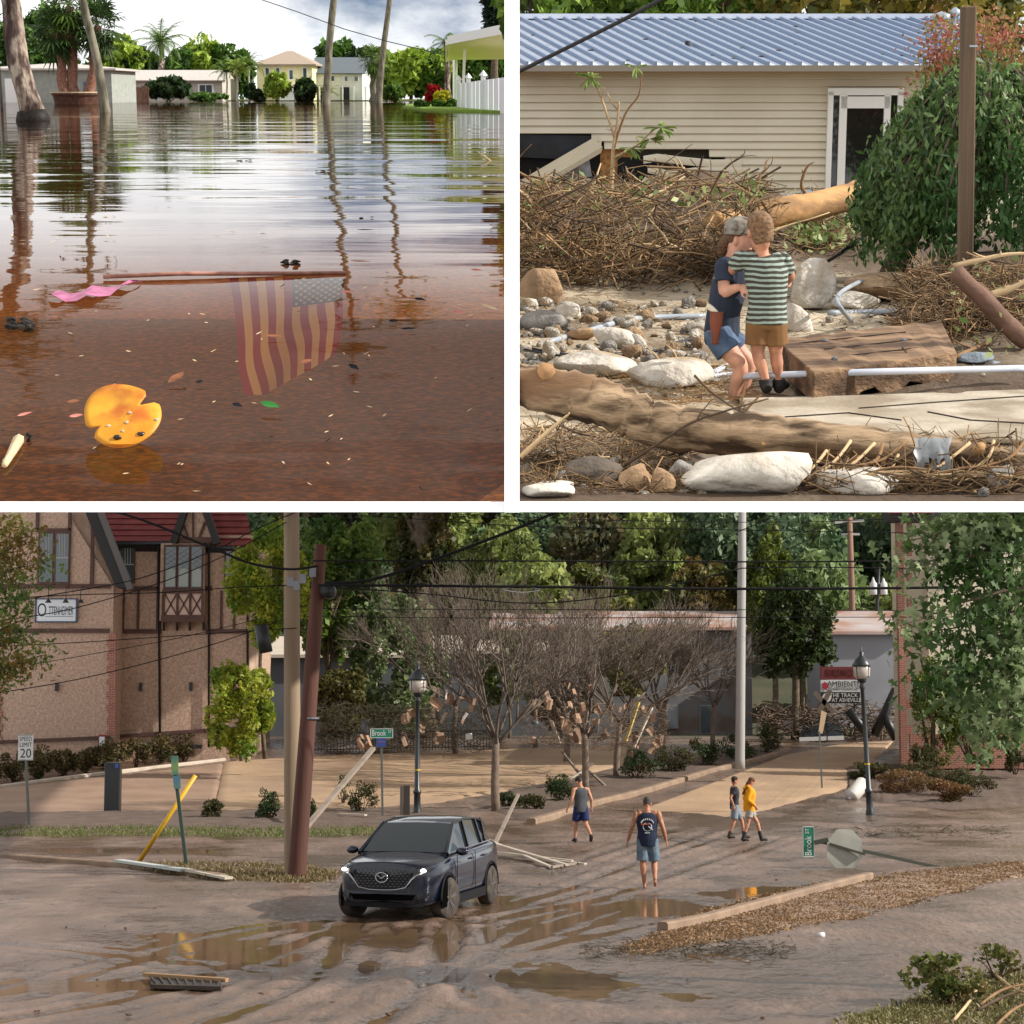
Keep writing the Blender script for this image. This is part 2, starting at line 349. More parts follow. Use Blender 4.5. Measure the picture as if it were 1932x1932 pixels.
    hc = J['head']; hp = [(-.125, .030, .045, .040), (-.105, .048, .062, .028), (-.06, .062, .086, .010), (0, .074, .098, 0), (.05, .076, .100, -.006), (.09, .062, .082, -.010), (.118, .030, .040, -.012)]
    loft(g, *dense([hc+up*z*k+face*o*k for z, a, c, o in hp], [(a*k, c*k) for z, a, c, o in hp], 3), fs, 16)
    g.tube([hc+face*.088*k+up*.02*k, hc+face*.116*k-up*.025*k, hc+face*.094*k-up*.036*k], [.010*k, .016*k, .012*k], 6)      # nose
    g.tube([hc+face*.088*k-up*.062*k-fs*.024*k, hc+face*.099*k-up*.062*k, hc+face*.088*k-up*.062*k+fs*.024*k], [.007*k, .009*k, .007*k], 6)   # lips
    for s_ in (-1, 1): g.rock(tuple(hc+fs*.078*k*s_-up*.012*k-face*.004*k), (.014*k, .022*k, .034*k), 3, 2, .1)                     # ears
    fuse(t.p('body', g, skinm or M('skin_'+skin[1:], skin, lin_shift(skin), 12, .55, spec=.35)), vox)
    for s_ in (-1, 1):
        g = G(); g.rock(tuple(hc+fs*.031*k*s_+face*.083*k+up*.006*k), (.0125*k, .0125*k, .008*k), 1, 2, 0); t.p('eye', g, M('eye_dark', (.02, .015, .01), rough=.2), smooth=True)
    if hair:
        g = G(); hp2 = [(-.045 if hairstyle != 'crew' else -.075, .060, .05, -.045), (.01, .080, .088, -.022), (.05, .083, .105, -.010), (.095, .068, .088, -.012), (.126, .034, .044, -.014)]
        if hairstyle == 'none': hp2 = hp2[:2]
        loft(g, *dense([hc+up*z*k+face*o*k for z, a, c, o in hp2], [(a*k, c*k) for z, a, c, o in hp2], 3), fs, 16)
        if hairstyle == 'long': loft(g, *dense([hc-face*.03*k+up*.06*k, hc-face*.075*k-up*.06*k, J['neck']-face*.075*k-up*.09*k, J['neck']-face*.09*k-up*.22*k], [(.07*k, .06*k), (.08*k, .05*k), (.07*k, .04*k), (.03*k, .02*k)]), fs, 12)
        if hairstyle == 'back': loft(g, *dense([hc-face*.05*k+up*.02*k, hc-face*.09*k-up*.06*k, hc-face*.085*k-up*.13*k], [(.07*k, .05*k), (.06*k, .045*k), (.035*k, .025*k)]), fs, 12)
        fuse(t.p('hair', g, M('hair_'+hair[1:], hair, lin_shift(hair, .6), 60, .8, bump=.5, bsc=120, bdist=.004)), vox)
    k = kb
    for c in cloth:
        kind, mat = c[0], c[1]; g = G()
        if kind == 'tank': torso(g, .026*k, low=.07*k); nm = 'tank_top'
        if kind == 'tshirt':
            torso(g, .020*k, low=c[2] if len(c) > 2 else .05*k); nm = 't_shirt'; [arm(g, s, .012*k, .62) for s in 'LR']
        if kind == 'hoodie':
            torso(g, .045*k, low=.06*k); nm = 'hoodie'; [arm(g, s, .024*k) for s in 'LR']
            loft(g, *dense([J['neck']+up*.0*k-face*.03*k, J['neck']+up*.05*k-face*.07*k, J['neck']-up*.06*k-face*.13*k], [(.10*k, .08*k), (.10*k, .05*k), (.05*k, .03*k)]), fs, 12)
        if kind == 'shorts':
            torso(g, .012*k, top=False); nm = 'shorts'; [leg(g, s, .016*k, c[2], .018*k) for s in 'LR']
        if kind == 'shoes': nm = 'shoe'
        if kind in ('shoes', 'boots'):
            for s in 'LR':
                g = G(); shoe(g, s, .012*k, c[2]); fuse(t.p('shoe' if kind == 'shoes' else 'boot', g, mat), vox)
            continue
        fuse(t.p(nm, g, mat), vox)
    return t, J
def lin_shift(c, f=.8):
    r = [int(int(c[i:i+2], 16)*f) for i in (1, 3, 5)]; return '#%02x%02x%02x' % tuple(r)
def stand(base, yaw, k=1., pose=None):
    """upright skeleton at a base point; pose overrides joints in (right, forward, up) metres for a 1.75 m adult"""
    J = dict(pelvis=(0, 0, .93), waist=(0, 0, 1.08), chest=(0, .01, 1.27), neck=(0, 0, 1.47), head=(0, .015, 1.625))
    for s, x in (('L', -1), ('R', 1)):
        J.update({'sh'+s: (.185*x, 0, 1.41), 'el'+s: (.25*x, -.02, 1.13), 'wr'+s: (.27*x, .05, .89), 'hp'+s: (.092*x, 0, .90), 'kn'+s: (.10*x, .01, .49), 'an'+s: (.10*x, 0, .075)})
    J.update(pose or {}); f = Vector((math.sin(yaw), math.cos(yaw), 0)); r = Vector((math.cos(yaw), -math.sin(yaw), 0)); b = Vector(base)
    return {a: b+(r*v[0]+f*v[1]+Vector((0, 0, v[2])))*k for a, v in J.items()}, r, f
# ================================================================ terraces: white kerbs and dividing wall
white = M('white_render', (.9, .9, .9), rough=.9, spec=.1)
def kerb(px0, px1, h):
    g = G(); a, b, c, d = U(px0, 966, h), U(px1, 966, h), U(px1, 946.3, h), U(px0, 946.3, h)
    k = Vector((0, .02, -.003)); V = [tuple(p) for p in (a, b, c, d, a+k, b+k, c+Vector((0, .05, -.02)), d+Vector((0, .05, -.02)))]
    return g.add(V, [(0, 1, 2, 3), (7, 6, 5, 4), (0, 4, 5, 1), (1, 5, 6, 2), (2, 6, 7, 3), (3, 7, 4, 0)])
one('white_kerb', kerb(-40, 966, HL+.012), white, 'long white kerb edging the flooded terrace', 'kerb', TL(466, 966), MU, kind='structure')
one('white_kerb', kerb(966, 1980, HL+.012), white, 'long white kerb edging the rubble terrace', 'kerb', TL(1466, 966), MU, kind='structure')
g = G(); a0, b0 = U(952, 966.5, HL+.013), U(980, 966.5, HL+.013); a1, b1 = Ud(952, -60, 12.), Ud(980, -60, 12.)
dn = Vector((0, 0, -2.9))
g.add([tuple(p) for p in (a0, b0, b1, a1, a0+Vector((0, .01, -.001)), b0+Vector((0, .01, -.001)), b1+dn, a1+dn)],
      [(0, 1, 2, 3), (7, 6, 5, 4), (0, 4, 5, 1), (1, 5, 6, 2), (2, 6, 7, 3), (3, 7, 4, 0)])
one('white_dividing_wall', g, white, 'narrow white dividing wall with a sloping top between flood water and rubble', 'wall', a0, MU, kind='structure')

# ================================================================ left terrace: flooded street
def watermat():
    m = bpy.data.materials.new('flood_water'); m.use_nodes = True; t = m.node_tree; n = t.nodes; l = t.links; n.clear()
    o = n.new('ShaderNodeOutputMaterial'); gl = n.new('ShaderNodeBsdfGlossy'); gl.inputs['Roughness'].default_value = .015
    tr = n.new('ShaderNodeBsdfTransparent'); tr.inputs[0].default_value = (.86, .60, .38, 1)
    df = n.new('ShaderNodeBsdfDiffuse'); df.inputs[0].default_value = (.075, .034, .011, 1)
    murk = n.new('ShaderNodeMixShader'); murk.inputs[0].default_value = .22; l.new(tr.outputs[0], murk.inputs[1]); l.new(df.outputs[0], murk.inputs[2])
    lw = n.new('ShaderNodeLayerWeight'); lw.inputs[0].default_value = .5
    pw = n.new('ShaderNodeMapRange'); pw.interpolation_type = 'SMOOTHERSTEP'; pw.inputs[1].default_value = .872; pw.inputs[2].default_value = .972; pw.inputs[3].default_value = .055; pw.inputs[4].default_value = .9; l.new(lw.outputs['Facing'], pw.inputs[0])
    ms = n.new('ShaderNodeMixShader'); l.new(pw.outputs[0], ms.inputs[0]); l.new(murk.outputs[0], ms.inputs[1]); l.new(gl.outputs[0], ms.inputs[2]); l.new(ms.outputs[0], o.inputs[0])
    tc_ = n.new('ShaderNodeTexCoord'); prev = None
    for sc, st, d in ((1.0, (.13, .27, 1), .040), (1.0, (.55, 1.5, 1), .0055), (1.0, (2.6, 5, 1), .0006)):
        mp_ = n.new('ShaderNodeMapping'); mp_.inputs['Scale'].default_value = st; l.new(tc_.outputs['Object'], mp_.inputs[0])
        x = n.new('ShaderNodeTexNoise'); x.inputs['Scale'].default_value = sc; x.inputs['Detail'].default_value = 2; l.new(mp_.outputs[0], x.inputs['Vector'])
        b = n.new('ShaderNodeBump'); b.inputs['Distance'].default_value = d; b.inputs['Strength'].default_value = 1; l.new(x.outputs[0], b.inputs['Height'])
        if prev: l.new(prev.outputs[0], b.inputs['Normal'])
        prev = b
    l.new(prev.outputs[0], gl.inputs['Normal']); return m
WM = watermat()
def sheet(p0, p1, y0, y1, h, ny=40):
    g = G(); V = []
    for i in range(ny+1):
        Y = y0*(y1/y0)**(i/ny); a = Ud(p0, 185, Y); b = Ud(p1, 185, Y); V += [(a.x, Y, h), (b.x, Y, h)]
    return g.add(V, [(2*i, 2*i+1, 2*i+3, 2*i+2) for i in range(ny)])
Y0 = TL(0, 946.3).y
props(link('flood_water', sheet(-60, 966, Y0, 400, HL).mesh('flood_water'), WM, None, MU), None, None, None, 'structure')
props(link('terrace_bounce_sheet', sheet(-60, 966, U(0, 961, HL-.67).y, 400, HL-.67).mesh('soffit'), white, None, MU), None, None, None, 'structure')  # unseen white sheet added under the flooded terrace to bounce light onto the street
bedm = M('silty_bed', (.065, .029, .008), (.15, .062, .014), 30, .9, bump=.3, bsc=40, c3=(.28, .115, .02), sc3=26)
props(link('flooded_lawn_bed', sheet(-60, 966, U(0, 962, HL-.62).y, 400, HL-.62).mesh('bed'), bedm, None, MU), None, None, None, 'structure')

bark_p = M('palm_bark', '#4b3a34', '#a39484', 4.5, .9, bump=1., bsc=7, st=(1, 1, .4), c3='#2c1815', sc3=1.5, bdist=.1, lo=.42, hi=.58)
bark_g = M('grey_bark', '#4c483a', '#7f7a68', 4, .9, bump=.6, bsc=12, st=(1, 1, .3), bdist=.03)
def frond(V, Q, base, az, el, L_, droop, w, n=16, q=None):
    """feather leaf: leaflets hanging either side of an arching rib"""
    b = np.array(base); P = []
    for i in range(n+1):
        t = i/n; e = el-droop*t*t; 
        if i: P.append(P[-1]+np.array((math.cos(az)*math.cos(e), math.sin(az)*math.cos(e), math.sin(e)))*L_/n)
        else: P.append(b)
    side = np.array((-math.sin(az), math.cos(az), 0))
    for i in range(n):
        t = i/n; d = P[i+1]-P[i]; d = d/np.linalg.norm(d); ww = w*(1-.75*abs(t-.35)**1.3)*(1.05-t*.7)
        k = len(V); V += [P[i]-side*.012*L_, P[i]+side*.012*L_, P[i+1]+side*.01*L_, P[i+1]-side*.01*L_]; Q.append((k, k+1, k+2, k+3))
        for s in (-1, 1):
            for u in (0, .5):
                o = P[i]+(P[i+1]-P[i])*u; j = q.uniform(.8, 1.15)
                tip = o+(side*s*.8+d*.65+np.array((0, 0, -.28-q.uniform(0, .35))))*ww*j; k = len(V); hw = d*L_/n*.30
                V += [o-hw*.6, o+hw*.6, tip+hw*.1, tip-hw*.1]; Q.append((k, k+1, k+2, k+3))
def fan(V, Q, base, az, el, L_, q):
    """fan leaf: stalk with a circle of narrow drooping blades"""
    b = np.array(base); d = np.array((math.cos(az)*math.cos(el), math.sin(az)*math.cos(el), math.sin(el))); c = b+d*L_*.55
    side = np.array((-math.sin(az), math.cos(az), 0)); up = np.cross(side, d); k = len(V); h = side*.012*L_
    V += [b-h, b+h, c+h, c-h]; Q.append((k, k+1, k+2, k+3))
    for j in range(13):
        a = (j/12-.5)*4.2; dd = d*math.cos(a)+side*math.sin(a)+up*q.uniform(-.12, .12); tip = c+dd*L_*.55+np.array((0, 0, -.12*L_*q.uniform(.5, 1.6)))
        m_ = c+dd*L_*.3; w_ = np.cross(dd, up)*.035*L_; k = len(V); V += [c, m_+w_, tip, m_-w_]; Q.append((k, k+1, k+2, k+3))
def palm(name, label, base, top, r, nf, L_, leaf, fr=MU, seed=0, kind='feather', bark=None, w=.5, group=None, elr=(-.5, 1.2), n=14, cat='palm tree', lean=0):
    q = random.Random(seed); base, top = Vector(base), Vector(top); t = T(name, label, cat, base, fr, group); g = G()
    P = [base.lerp(top, i/8)+Vector((math.sin(i*1.3+seed)*.06*r*4, 0, 0)) for i in range(9)]
    g.tube([base-Vector((0, 0, .3))]+P, [r*1.25, r*1.18]+[r*(1.0-.35*i/8+.05*math.sin(i*2.2+seed)) for i in range(1, 9)], 12, jit=.08)
    t.p('trunk', g, bark or bark_p, smooth=True); V, Q = [], []
    for i in range(nf):
        az = 2*pi*i*.382+q.uniform(-.2, .2); el = elr[0]+(elr[1]-elr[0])*((i+.5)/nf)+q.uniform(-.12, .12)
        if kind == 'feather': frond(V, Q, top-base, az, el, L_*q.uniform(.8, 1.1), 1.1+q.uniform(0, .5), L_*w*.5, n, q)
        else: fan(V, Q, top-base, az, el, L_*q.uniform(.8, 1.1), q)
    t.p('crown', npmesh('crown', np.array(V), Q), leaf, kind='stuff'); return t
pg1 = leafm('palm_green', '#39501f', '#6d8a35'); pg2 = leafm('palm_dark', '#22331b', '#46602c'); pg3 = leafm('palm_lime', '#7c9a34', '#b7c45a')
def upx(px, y0, y1, base):       # a point at the depth of base seen at pixel (px, y1)
    return Ud(px, y1, base.y)
b = TL(62, 228); palm('palm_tree', 'thick leaning palm trunk with mottled peeling bark standing in the flood water', b, upx(-28, 0, -215, b), .34, 20, 2.3, pg2, seed=2, bark=bark_p)
b = TL(201, 212); palm('palm_tree', 'slimmer grey palm trunk leaning beside the thick mottled trunk', b, upx(128, 0, -150, b), .21, 18, 2.6, pg2, seed=5, bark=bark_g)
b = TL(613, 199); palm('palm_tree', 'tall thin grey trunk in front of the gap between the two storey houses', b, upx(655, 0, -290, b), .29, 16, 4.2, pg1, seed=8, bark=bark_g, n=10)
b = TL(714, 195); palm('palm_tree', 'tall thin leaning trunk beside the shaggy fan palm', b, upx(757, 0, -230, b), .30, 14, 5.0, pg1, seed=9, bark=bark_g, n=10)
b = TL(62, 228); g = G(); g.tube([b-Vector((0, 0, .2)), b+Vector((0, 0, .10)), b+Vector((-.02, 0, .30))], [.50, .47, .38], 14, jit=.2); one('mulch_collar', g, M('wet_mulch', '#0d0b09', '#2b241e', 20, .6, spec=.2), 'black soaked mulch collar around the foot of the thick palm trunk', 'mulch', b, MU, None, True)
b = TL(4, 205); g = G(); g.tube([b-Vector((0, 0, .2)), upx(-3, 0, 120, b), upx(2, 0, 118, b)], .09, 8)
one('mailbox_post', g, M('grey_metal', '#77797a', rough=.5, metal=.6), 'thin grey post at the edge of the water by the carport', 'post', b, MU, smooth=True)

# houses across the water
def wallbox(px0, px1, ytop, base_y, depth=7.):
    a = TL(px0, base_y); b_ = TL(px1, base_y); z1 = Ud(px0, ytop, a.y).z; return a, b_, z1
stucco_g = M('grey_stucco', '#8d9088', '#9aa098', 2, .9); stucco_y = M('cream_siding', '#d8cf9a', '#e3dcae', 1.5, .8); stucco_w = M('white_siding', '#c9c8c0', '#d6d5ce', 1.5, .8)
rooft = M('tan_shingles', '#8c7b6c', '#a59583', 6, .9, st=(1, 4, 1)); roofd = M('slate_shingles', '#4c5358', '#636b70', 6, .9, st=(1, 4, 1)); roofw = M('pale_roof', '#a89f97', '#beb6ae', 4, .8)
winm = M('window_glass', (.05, .07, .08), rough=.08, spec=.8); trimw = M('white_trim', '#e4e4e0', rough=.6)
def window(t, c, w, h, mull=1):
    g = G(); g.box(c, (w*1.2, .10, h*1.14)); f = t.p('window', g, trimw); g = G(); x, y, z = c; k = mull+1
    for i in range(k): g.box((x-w/2+w*(i+.5)/k, y-.05, z), (w/k*.88, .04, h*.94))
    t.p('pane', g, winm, f)
def gable(t, x0, x1, y0, y1, ze, zr, mat, ov=.4, ridge='x', th=.14):
    g = G()
    if ridge == 'x':
        ym = (y0+y1)/2; s = (zr-ze)/(ym-y0)
        for a, b_ in ((y0-ov, ym), (y1+ov, ym)):
            g.prism([(x0-ov, a, ze-ov*s), (x1+ov, a, ze-ov*s), (x1+ov, b_, zr), (x0-ov, b_, zr)], (0, 0, th))
        e = []
        for x in (x0, x1): e.append(G()); e[-1].prism([(x, y0, ze-.02), (x, y1, ze-.02), (x, ym, zr-.03)], (.05 if x == x0 else -.05, 0, 0))
    else:
        xm = (x0+x1)/2; s = (zr-ze)/(xm-x0); 
        for a, b_ in ((x0-ov, xm), (x1+ov, xm)):
            g.prism([(a, y0-ov, ze-ov*s), (a, y1+ov, ze-ov*s), (b_, y1+ov, zr), (b_, y0-ov, zr)], (0, 0, th))
        e = []
        for y in (y0, y1): e.append(G()); e[-1].prism([(x0, y, ze-.02), (x1, y, ze-.02), (xm, y, zr-.03)], (0, .05 if y == y0 else -.05, 0))
    return g, e
def hip(x0, x1, y0, y1, ze, zr, ov=.6, th=.2):
    x0 -= ov; x1 += ov; y0 -= ov; y1 += ov; ym = (y0+y1)/2; k = min((y1-y0)/2, (x1-x0)*.45)
    V = [(x0, y0, ze), (x1, y0, ze), (x1, y1, ze), (x0, y1, ze), (x0+k, ym, zr), (x1-k, ym, zr)]+[(x0, y0, ze-th), (x1, y0, ze-th), (x1, y1, ze-th), (x0, y1, ze-th)]
    return G().add(V, [(0, 1, 5, 4), (1, 2, 5), (2, 3, 4, 5), (3, 0, 4), (0, 6, 7, 1), (1, 7, 8, 2), (2, 8, 9, 3), (3, 9, 6, 0), (9, 8, 7, 6)])
def house(name, label, px0, px1, ytop, yridge, base_y, depth, wall, roof, kind, wins, extra=None):
    a, b_, ze = wallbox(px0, px1, ytop, base_y); zb = HL-.1; t = T(name, label, 'house', ((a.x+b_.x)/2, a.y, HL), MU); zr = Ud(px0, yridge, a.y+depth/2).z
    g = G(); g.box(((a.x+b_.x)/2, a.y+depth/2, (zb+ze)/2), (b_.x-a.x, depth, ze-zb)); t.p('wall', g, wall)
    if kind == 'hip': t.p('roof', hip(a.x, b_.x, a.y, a.y+depth, ze, zr), roof)
    else:
        g, e = gable(t, a.x, b_.x, a.y, a.y+depth, ze, zr, roof, .5, kind); r = t.p('roof', g, roof); [t.p('gable_end', q_, wall) for q_ in e]
    for (x, y0_, y1_, w, mu) in wins:
        p0 = Ud(x, y0_, a.y-.02); p1 = Ud(x, y1_, a.y-.02); window(t, (p0.x, a.y-.02, (p0.z+p1.z)/2), w*a.y/F, abs(p0.z-p1.z), mu)
    if extra: extra(t, a, b_)
    return t
def carport(t, a, b_):
    g = G(); p = Ud(22, 150, a.y-.1); g.box((p.x, a.y-.06, Ud(0, 172, a.y).z), (26*a.y/F, .1, 46*a.y/F)); t.p('garage_door', g, trimw)
    g = G(); q = Ud(167, 172, a.y); g.box((q.x, a.y-.06, q.z), (17*a.y/F, .1, 34*a.y/F)); f = t.p('door_frame', g, M('blue_paint', '#3b6a94', rough=.6)); g = G(); g.box((q.x, a.y-.12, q.z-.1), (11*a.y/F, .06, 28*a.y/F)); t.p('door', g, trimw)
house('house', 'low grey stucco house with white garage door behind the leaning palms', -30, 212, 129, 119, 193.6, 14, stucco_g, roofw, 'hip', [(118, 150, 176, 14, 1)], carport)
house('house', 'low beige house with gable roof behind the wooden fence', 216, 420, 152, 134, 190.8, 16, M('beige_stucco', '#a9a59a', '#b7b2a6', 2, .9), roofw, 'x', [(388, 160, 178, 24, 1)])
def yl(t, a, b_):
    g = G(); p = Ud(546, 176, a.y); g.box((p.x, a.y-1.4, p.z), (40*a.y/F, 2.6, 30*a.y/F)); t.p('porch', g, trimw)
house('house', 'two storey cream house with brown hip roof across the water', 486, 590, 121, 96, 190.5, 15, stucco_y, rooft, 'hip', [(504, 128, 146, 7, 0), (524, 128, 141, 7, 0), (549, 132, 150, 7, 0), (575, 128, 146, 7, 0)], yl)
def ud2(t, a, b_):
    g = G()
    for x in (596, 612, 640, 662, 684):
        g = G(); p = TL(x, 190.5); g.box((p.x, a.y-.3, (p.z+Ud(x, 163, a.y).z)/2), (3*a.y/F, .3, abs(p.z-Ud(x, 163, a.y).z)))
        t.p('stilt_post', g, trimw); g = G()
    for x0, x1 in ((599, 609), (643, 659)):
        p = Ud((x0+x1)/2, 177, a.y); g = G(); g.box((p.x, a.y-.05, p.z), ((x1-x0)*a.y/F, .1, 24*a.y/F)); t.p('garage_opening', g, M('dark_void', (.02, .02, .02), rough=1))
    if 0: t.p('garage_opening', g, M('dark_void', (.02, .02, .02), rough=1))
house('house', 'two storey pale grey house with slate roof and open garage below', 592, 684, 138, 110, 190.3, 17, stucco_w, roofd, 'x', [(627, 143, 153, 8, 0), (653, 144, 153, 6, 0), (672, 144, 153, 7, 0)], ud2)

# wooden fence, planter, hedges and garden palms
a, b_ = TL(207, 192.5), TL(283, 192.5); t = T('wooden_fence', 'weathered wooden picket fence standing in the water beside the dark bush', 'fence', a, MU); n = 26
fm = M('fence_wood', '#8a6a58', '#6a4c3e', 3, .9, st=(1, 1, .3)); me = None
for i in range(n):
    x = a.x+(b_.x-a.x)*i/n; h = 2.0+.12*math.sin(i*.9)+random.uniform(-.05, .05)
    g = G(); g.box((x, a.y, HL+h/2-.2), ((b_.x-a.x)/n*.9, .06, h)); t.p('picket', g, fm)
g = G(); g.bar((a.x, a.y+.08, HL+.5), (b_.x, a.y+.08, HL+.5), .1, .1); g.bar((a.x, a.y+.08, HL+1.5), (b_.x, a.y+.08, HL+1.5), .1, .1); t.p('rail', g, fm)
c = TL(146, 196); t = T('tree_planter', 'round brown brick planter holding palm trunks above the water', 'planter', c, MU); g = G()
r = 44*c.y/F; g.lathe([(r*.9, -.3), (r, .75), (r*1.06, .76), (r*1.06, .95), (r*.9, .95), (r*.88, .7)], c, 24); t.p('wall', g, M('planter_brick', '#5b3a2c', '#40281f', 3, .9))
g = G(); g.lathe([(r*1.1, .95), (r*1.1, 1.06), (r*.86, 1.06), (r*.86, .95)], c, 24); t.p('rim', g, M('planter_rim', '#b7a283', rough=.8))
for (px, px2, yt, sd_, kd, lab) in ((122, 108, 62, 21, 'fan', 'short cabbage palm with low shaggy fans leaning out of the planter'), (140, 130, 12, 22, 'fan', 'tall cabbage palm rising from the middle of the planter'), (170, 183, 48, 23, 'fan', 'cabbage palm with dark fans leaning right out of the planter')):
    b = Ud(px, 180, c.y+random.uniform(-.5, .5)); palm('cabbage_palm', lab, b, Ud(px2, yt, b.y), .5, 46, 2.9, pg2 if sd_ != 22 else pg1, seed=sd_, kind=kd, bark=M('red_bark', '#6d4636', '#8a6656', 5, .9, bump=.5, bsc=20), elr=(-1.3, 1.3), group=None)
b = TL(308, 190); palm('coconut_palm', 'big feathery palm rising behind the dark bush', b, Ud(303, 78, b.y+6), .55, 24, 5.2, pg1, seed=31, elr=(-.7, 1.3))
lg1 = leafm('garden_green', '#2c4a1c', '#5f8030'); lg2 = leafm('garden_dark', '#16260f', '#32491f'); lg3 = leafm('garden_lime', '#6f8f2c', '#a9bb4a'); lgr = leafm('croton_red', '#b00d12', '#5a0a10'); lgy = leafm('croton_yellow', '#c9b321', '#7b8a1e')
def tbush(name, lab, px, py, w, h, lf, n=900, ls=.25, seed=0, group=None):
    b = TL(px, py); s = b.y/F; return bush(name, lab, b, (w*s/2, w*s/2*.8, h*s/2), n, ls*max(.5, b.y/160), lf, MU, seed, group)
tbush('dark_bush', 'big dark rounded bush at the end of the wooden fence', 318, 192, 92, 48, lg2, 2600, .3, 1)
tbush('hedge', 'low clipped hedge below the window of the beige house', 388, 191.5, 78, 15, lg1, 1400, .22, 2)
tbush('bush', 'bright green tree-like bush in front of the cream house', 523, 191, 46, 56, lg3, 1600, .3, 3)
tbush('bush', 'round dark bush beside the porch of the cream house', 575, 191, 54, 40, lg2, 1500, .3, 4)
tbush('bush', 'dark shrubs left of the cream house', 480, 191, 40, 34, lg2, 900, .3, 5)
tbush('bush', 'green bush by the low shed beyond the leaning trunk', 742, 191, 40, 30, lg1, 1000, .3, 6)
tbush('croton', 'tall crimson croton bush on the grass island', 826, 199, 52, 50, lgr, 2200, .20, 7)
tbush('croton', 'yellow green croton at the foot of the crimson one', 833, 200, 34, 30, lgy, 1200, .20, 8)
for i, (px, w, h) in enumerate(((795, 30, 16), (826, 30, 17), (857, 34, 18), (880, 34, 16))):
    tbush('border_plant', 'low leafy border plants along the grass island', px, 205, w, h, lg1, 700, .20, 20+i, 'border plants on the island')
for i, (px, yt, lb, sd_) in enumerate(((428, 112, 'bushy garden palm left of the white-stemmed palm', 40), (448, 108, 'bright garden palm with white stems by the beige house', 41), (470, 100, 'garden palm at the corner of the cream house', 42), (571, 140, 'young palm before the cream house porch', 43), (620, 150, 'small yellowing palm under the slate roof', 44))):
    b = TL(px, 191); palm('garden_palm', lb, b, Ud(px, yt+22, b.y), .16, 20 if i < 3 else 12, (2.9 if i < 3 else 2.2), pg3 if i in (1, 4) else pg1, seed=sd_, elr=(-.2, 1.3), n=10, bark=M('pale_stem', '#b9b6a4', rough=.8))
b = TL(703, 191); palm('cabbage_palm', 'shaggy fan palm between the slate roof house and the leaning trunk', b, Ud(708, 112, b.y), .5, 44, 2.5, pg1, seed=51, kind='fan', elr=(-1.4, 1.3), bark=bark_g)
b = TL(846, 192); palm('palm_tree', 'wind-blown palm behind the white patio roof', b, Ud(842, 78, b.y), .4, 12, 3.6, pg1, seed=52, elr=(-.6, .9))
bk = M('tree_bark', '#4a4034', '#6a5d4c', 5, .95, bump=.4, bsc=15)
k = 0
for px, yt, w, lf, lb in ((30, 60, 80, lg1, 'leafy tree behind the grey house'), (95, 48, 90, lg1, 'sparse tree behind the cabbage palms'), (232, 100, 70, lg3, 'lime green tree between the two low houses'), (262, 112, 60, lg2, 'dark tree behind the beige house'), (392, 100, 80, lg3, 'yellow green tree behind the garden palms'), (350, 112, 80, lg1, 'green tree behind the roof of the beige house'), (440, 104, 70, lg1, 'dark tree between the beige and cream houses'), (205, 104, 60, lg1, 'tree beside the roof of the grey house'), (840, 112, 60, lg3, 'olive tree left of the patio posts'), (715, 128, 60, lg1, 'tree behind the shaggy fan palm'), (640, 98, 60, lg1, 'tree between the two storey houses'), (672, 108, 60, lg2, 'dark tree behind the slate roof'),
                          (745, 118, 70, lg3, 'olive tree right of the leaning trunk'), (775, 110, 80, lg3, 'spreading olive tree before the pines'), (815, 118, 70, lg1, 'tree behind the crimson croton'), (865, 122, 60, lg1, 'dark tree under the patio roof'), (915, 108, 70, lg1, 'green tree over the white vinyl fence')):
    b = TL(px, 189.2); s = b.y/F; H = (198-yt)*s*1.08; k += 1
    tree('tree', lb, b, MU, H, (w*s*.72, w*s*.6, H*.50), (b.x, b.y, HL+H*.55), 2600, .75, bk, lf, 60+k, tr=.3, clumps=26)
b = TL(935, 193); s = b.y/F
tree('pine_tree', 'tall dark pine towering over the patio roof', b, MU, 230*s, (26*s, 26*s, 80*s), (b.x, b.y, HL+165*s), 3500, .45, bk, leafm('pine_dark', '#17241a', '#2b3d2a'), 80, tr=.5, clumps=40, cr=.22, long=3)
props(link('far_shore', sheet(-60, 966, 285, 420, HL+.1).mesh('shore'), M('far_grass', '#4c5a2a', '#6d7a3a', 3, .95), None, MU), None, None, None, 'structure')
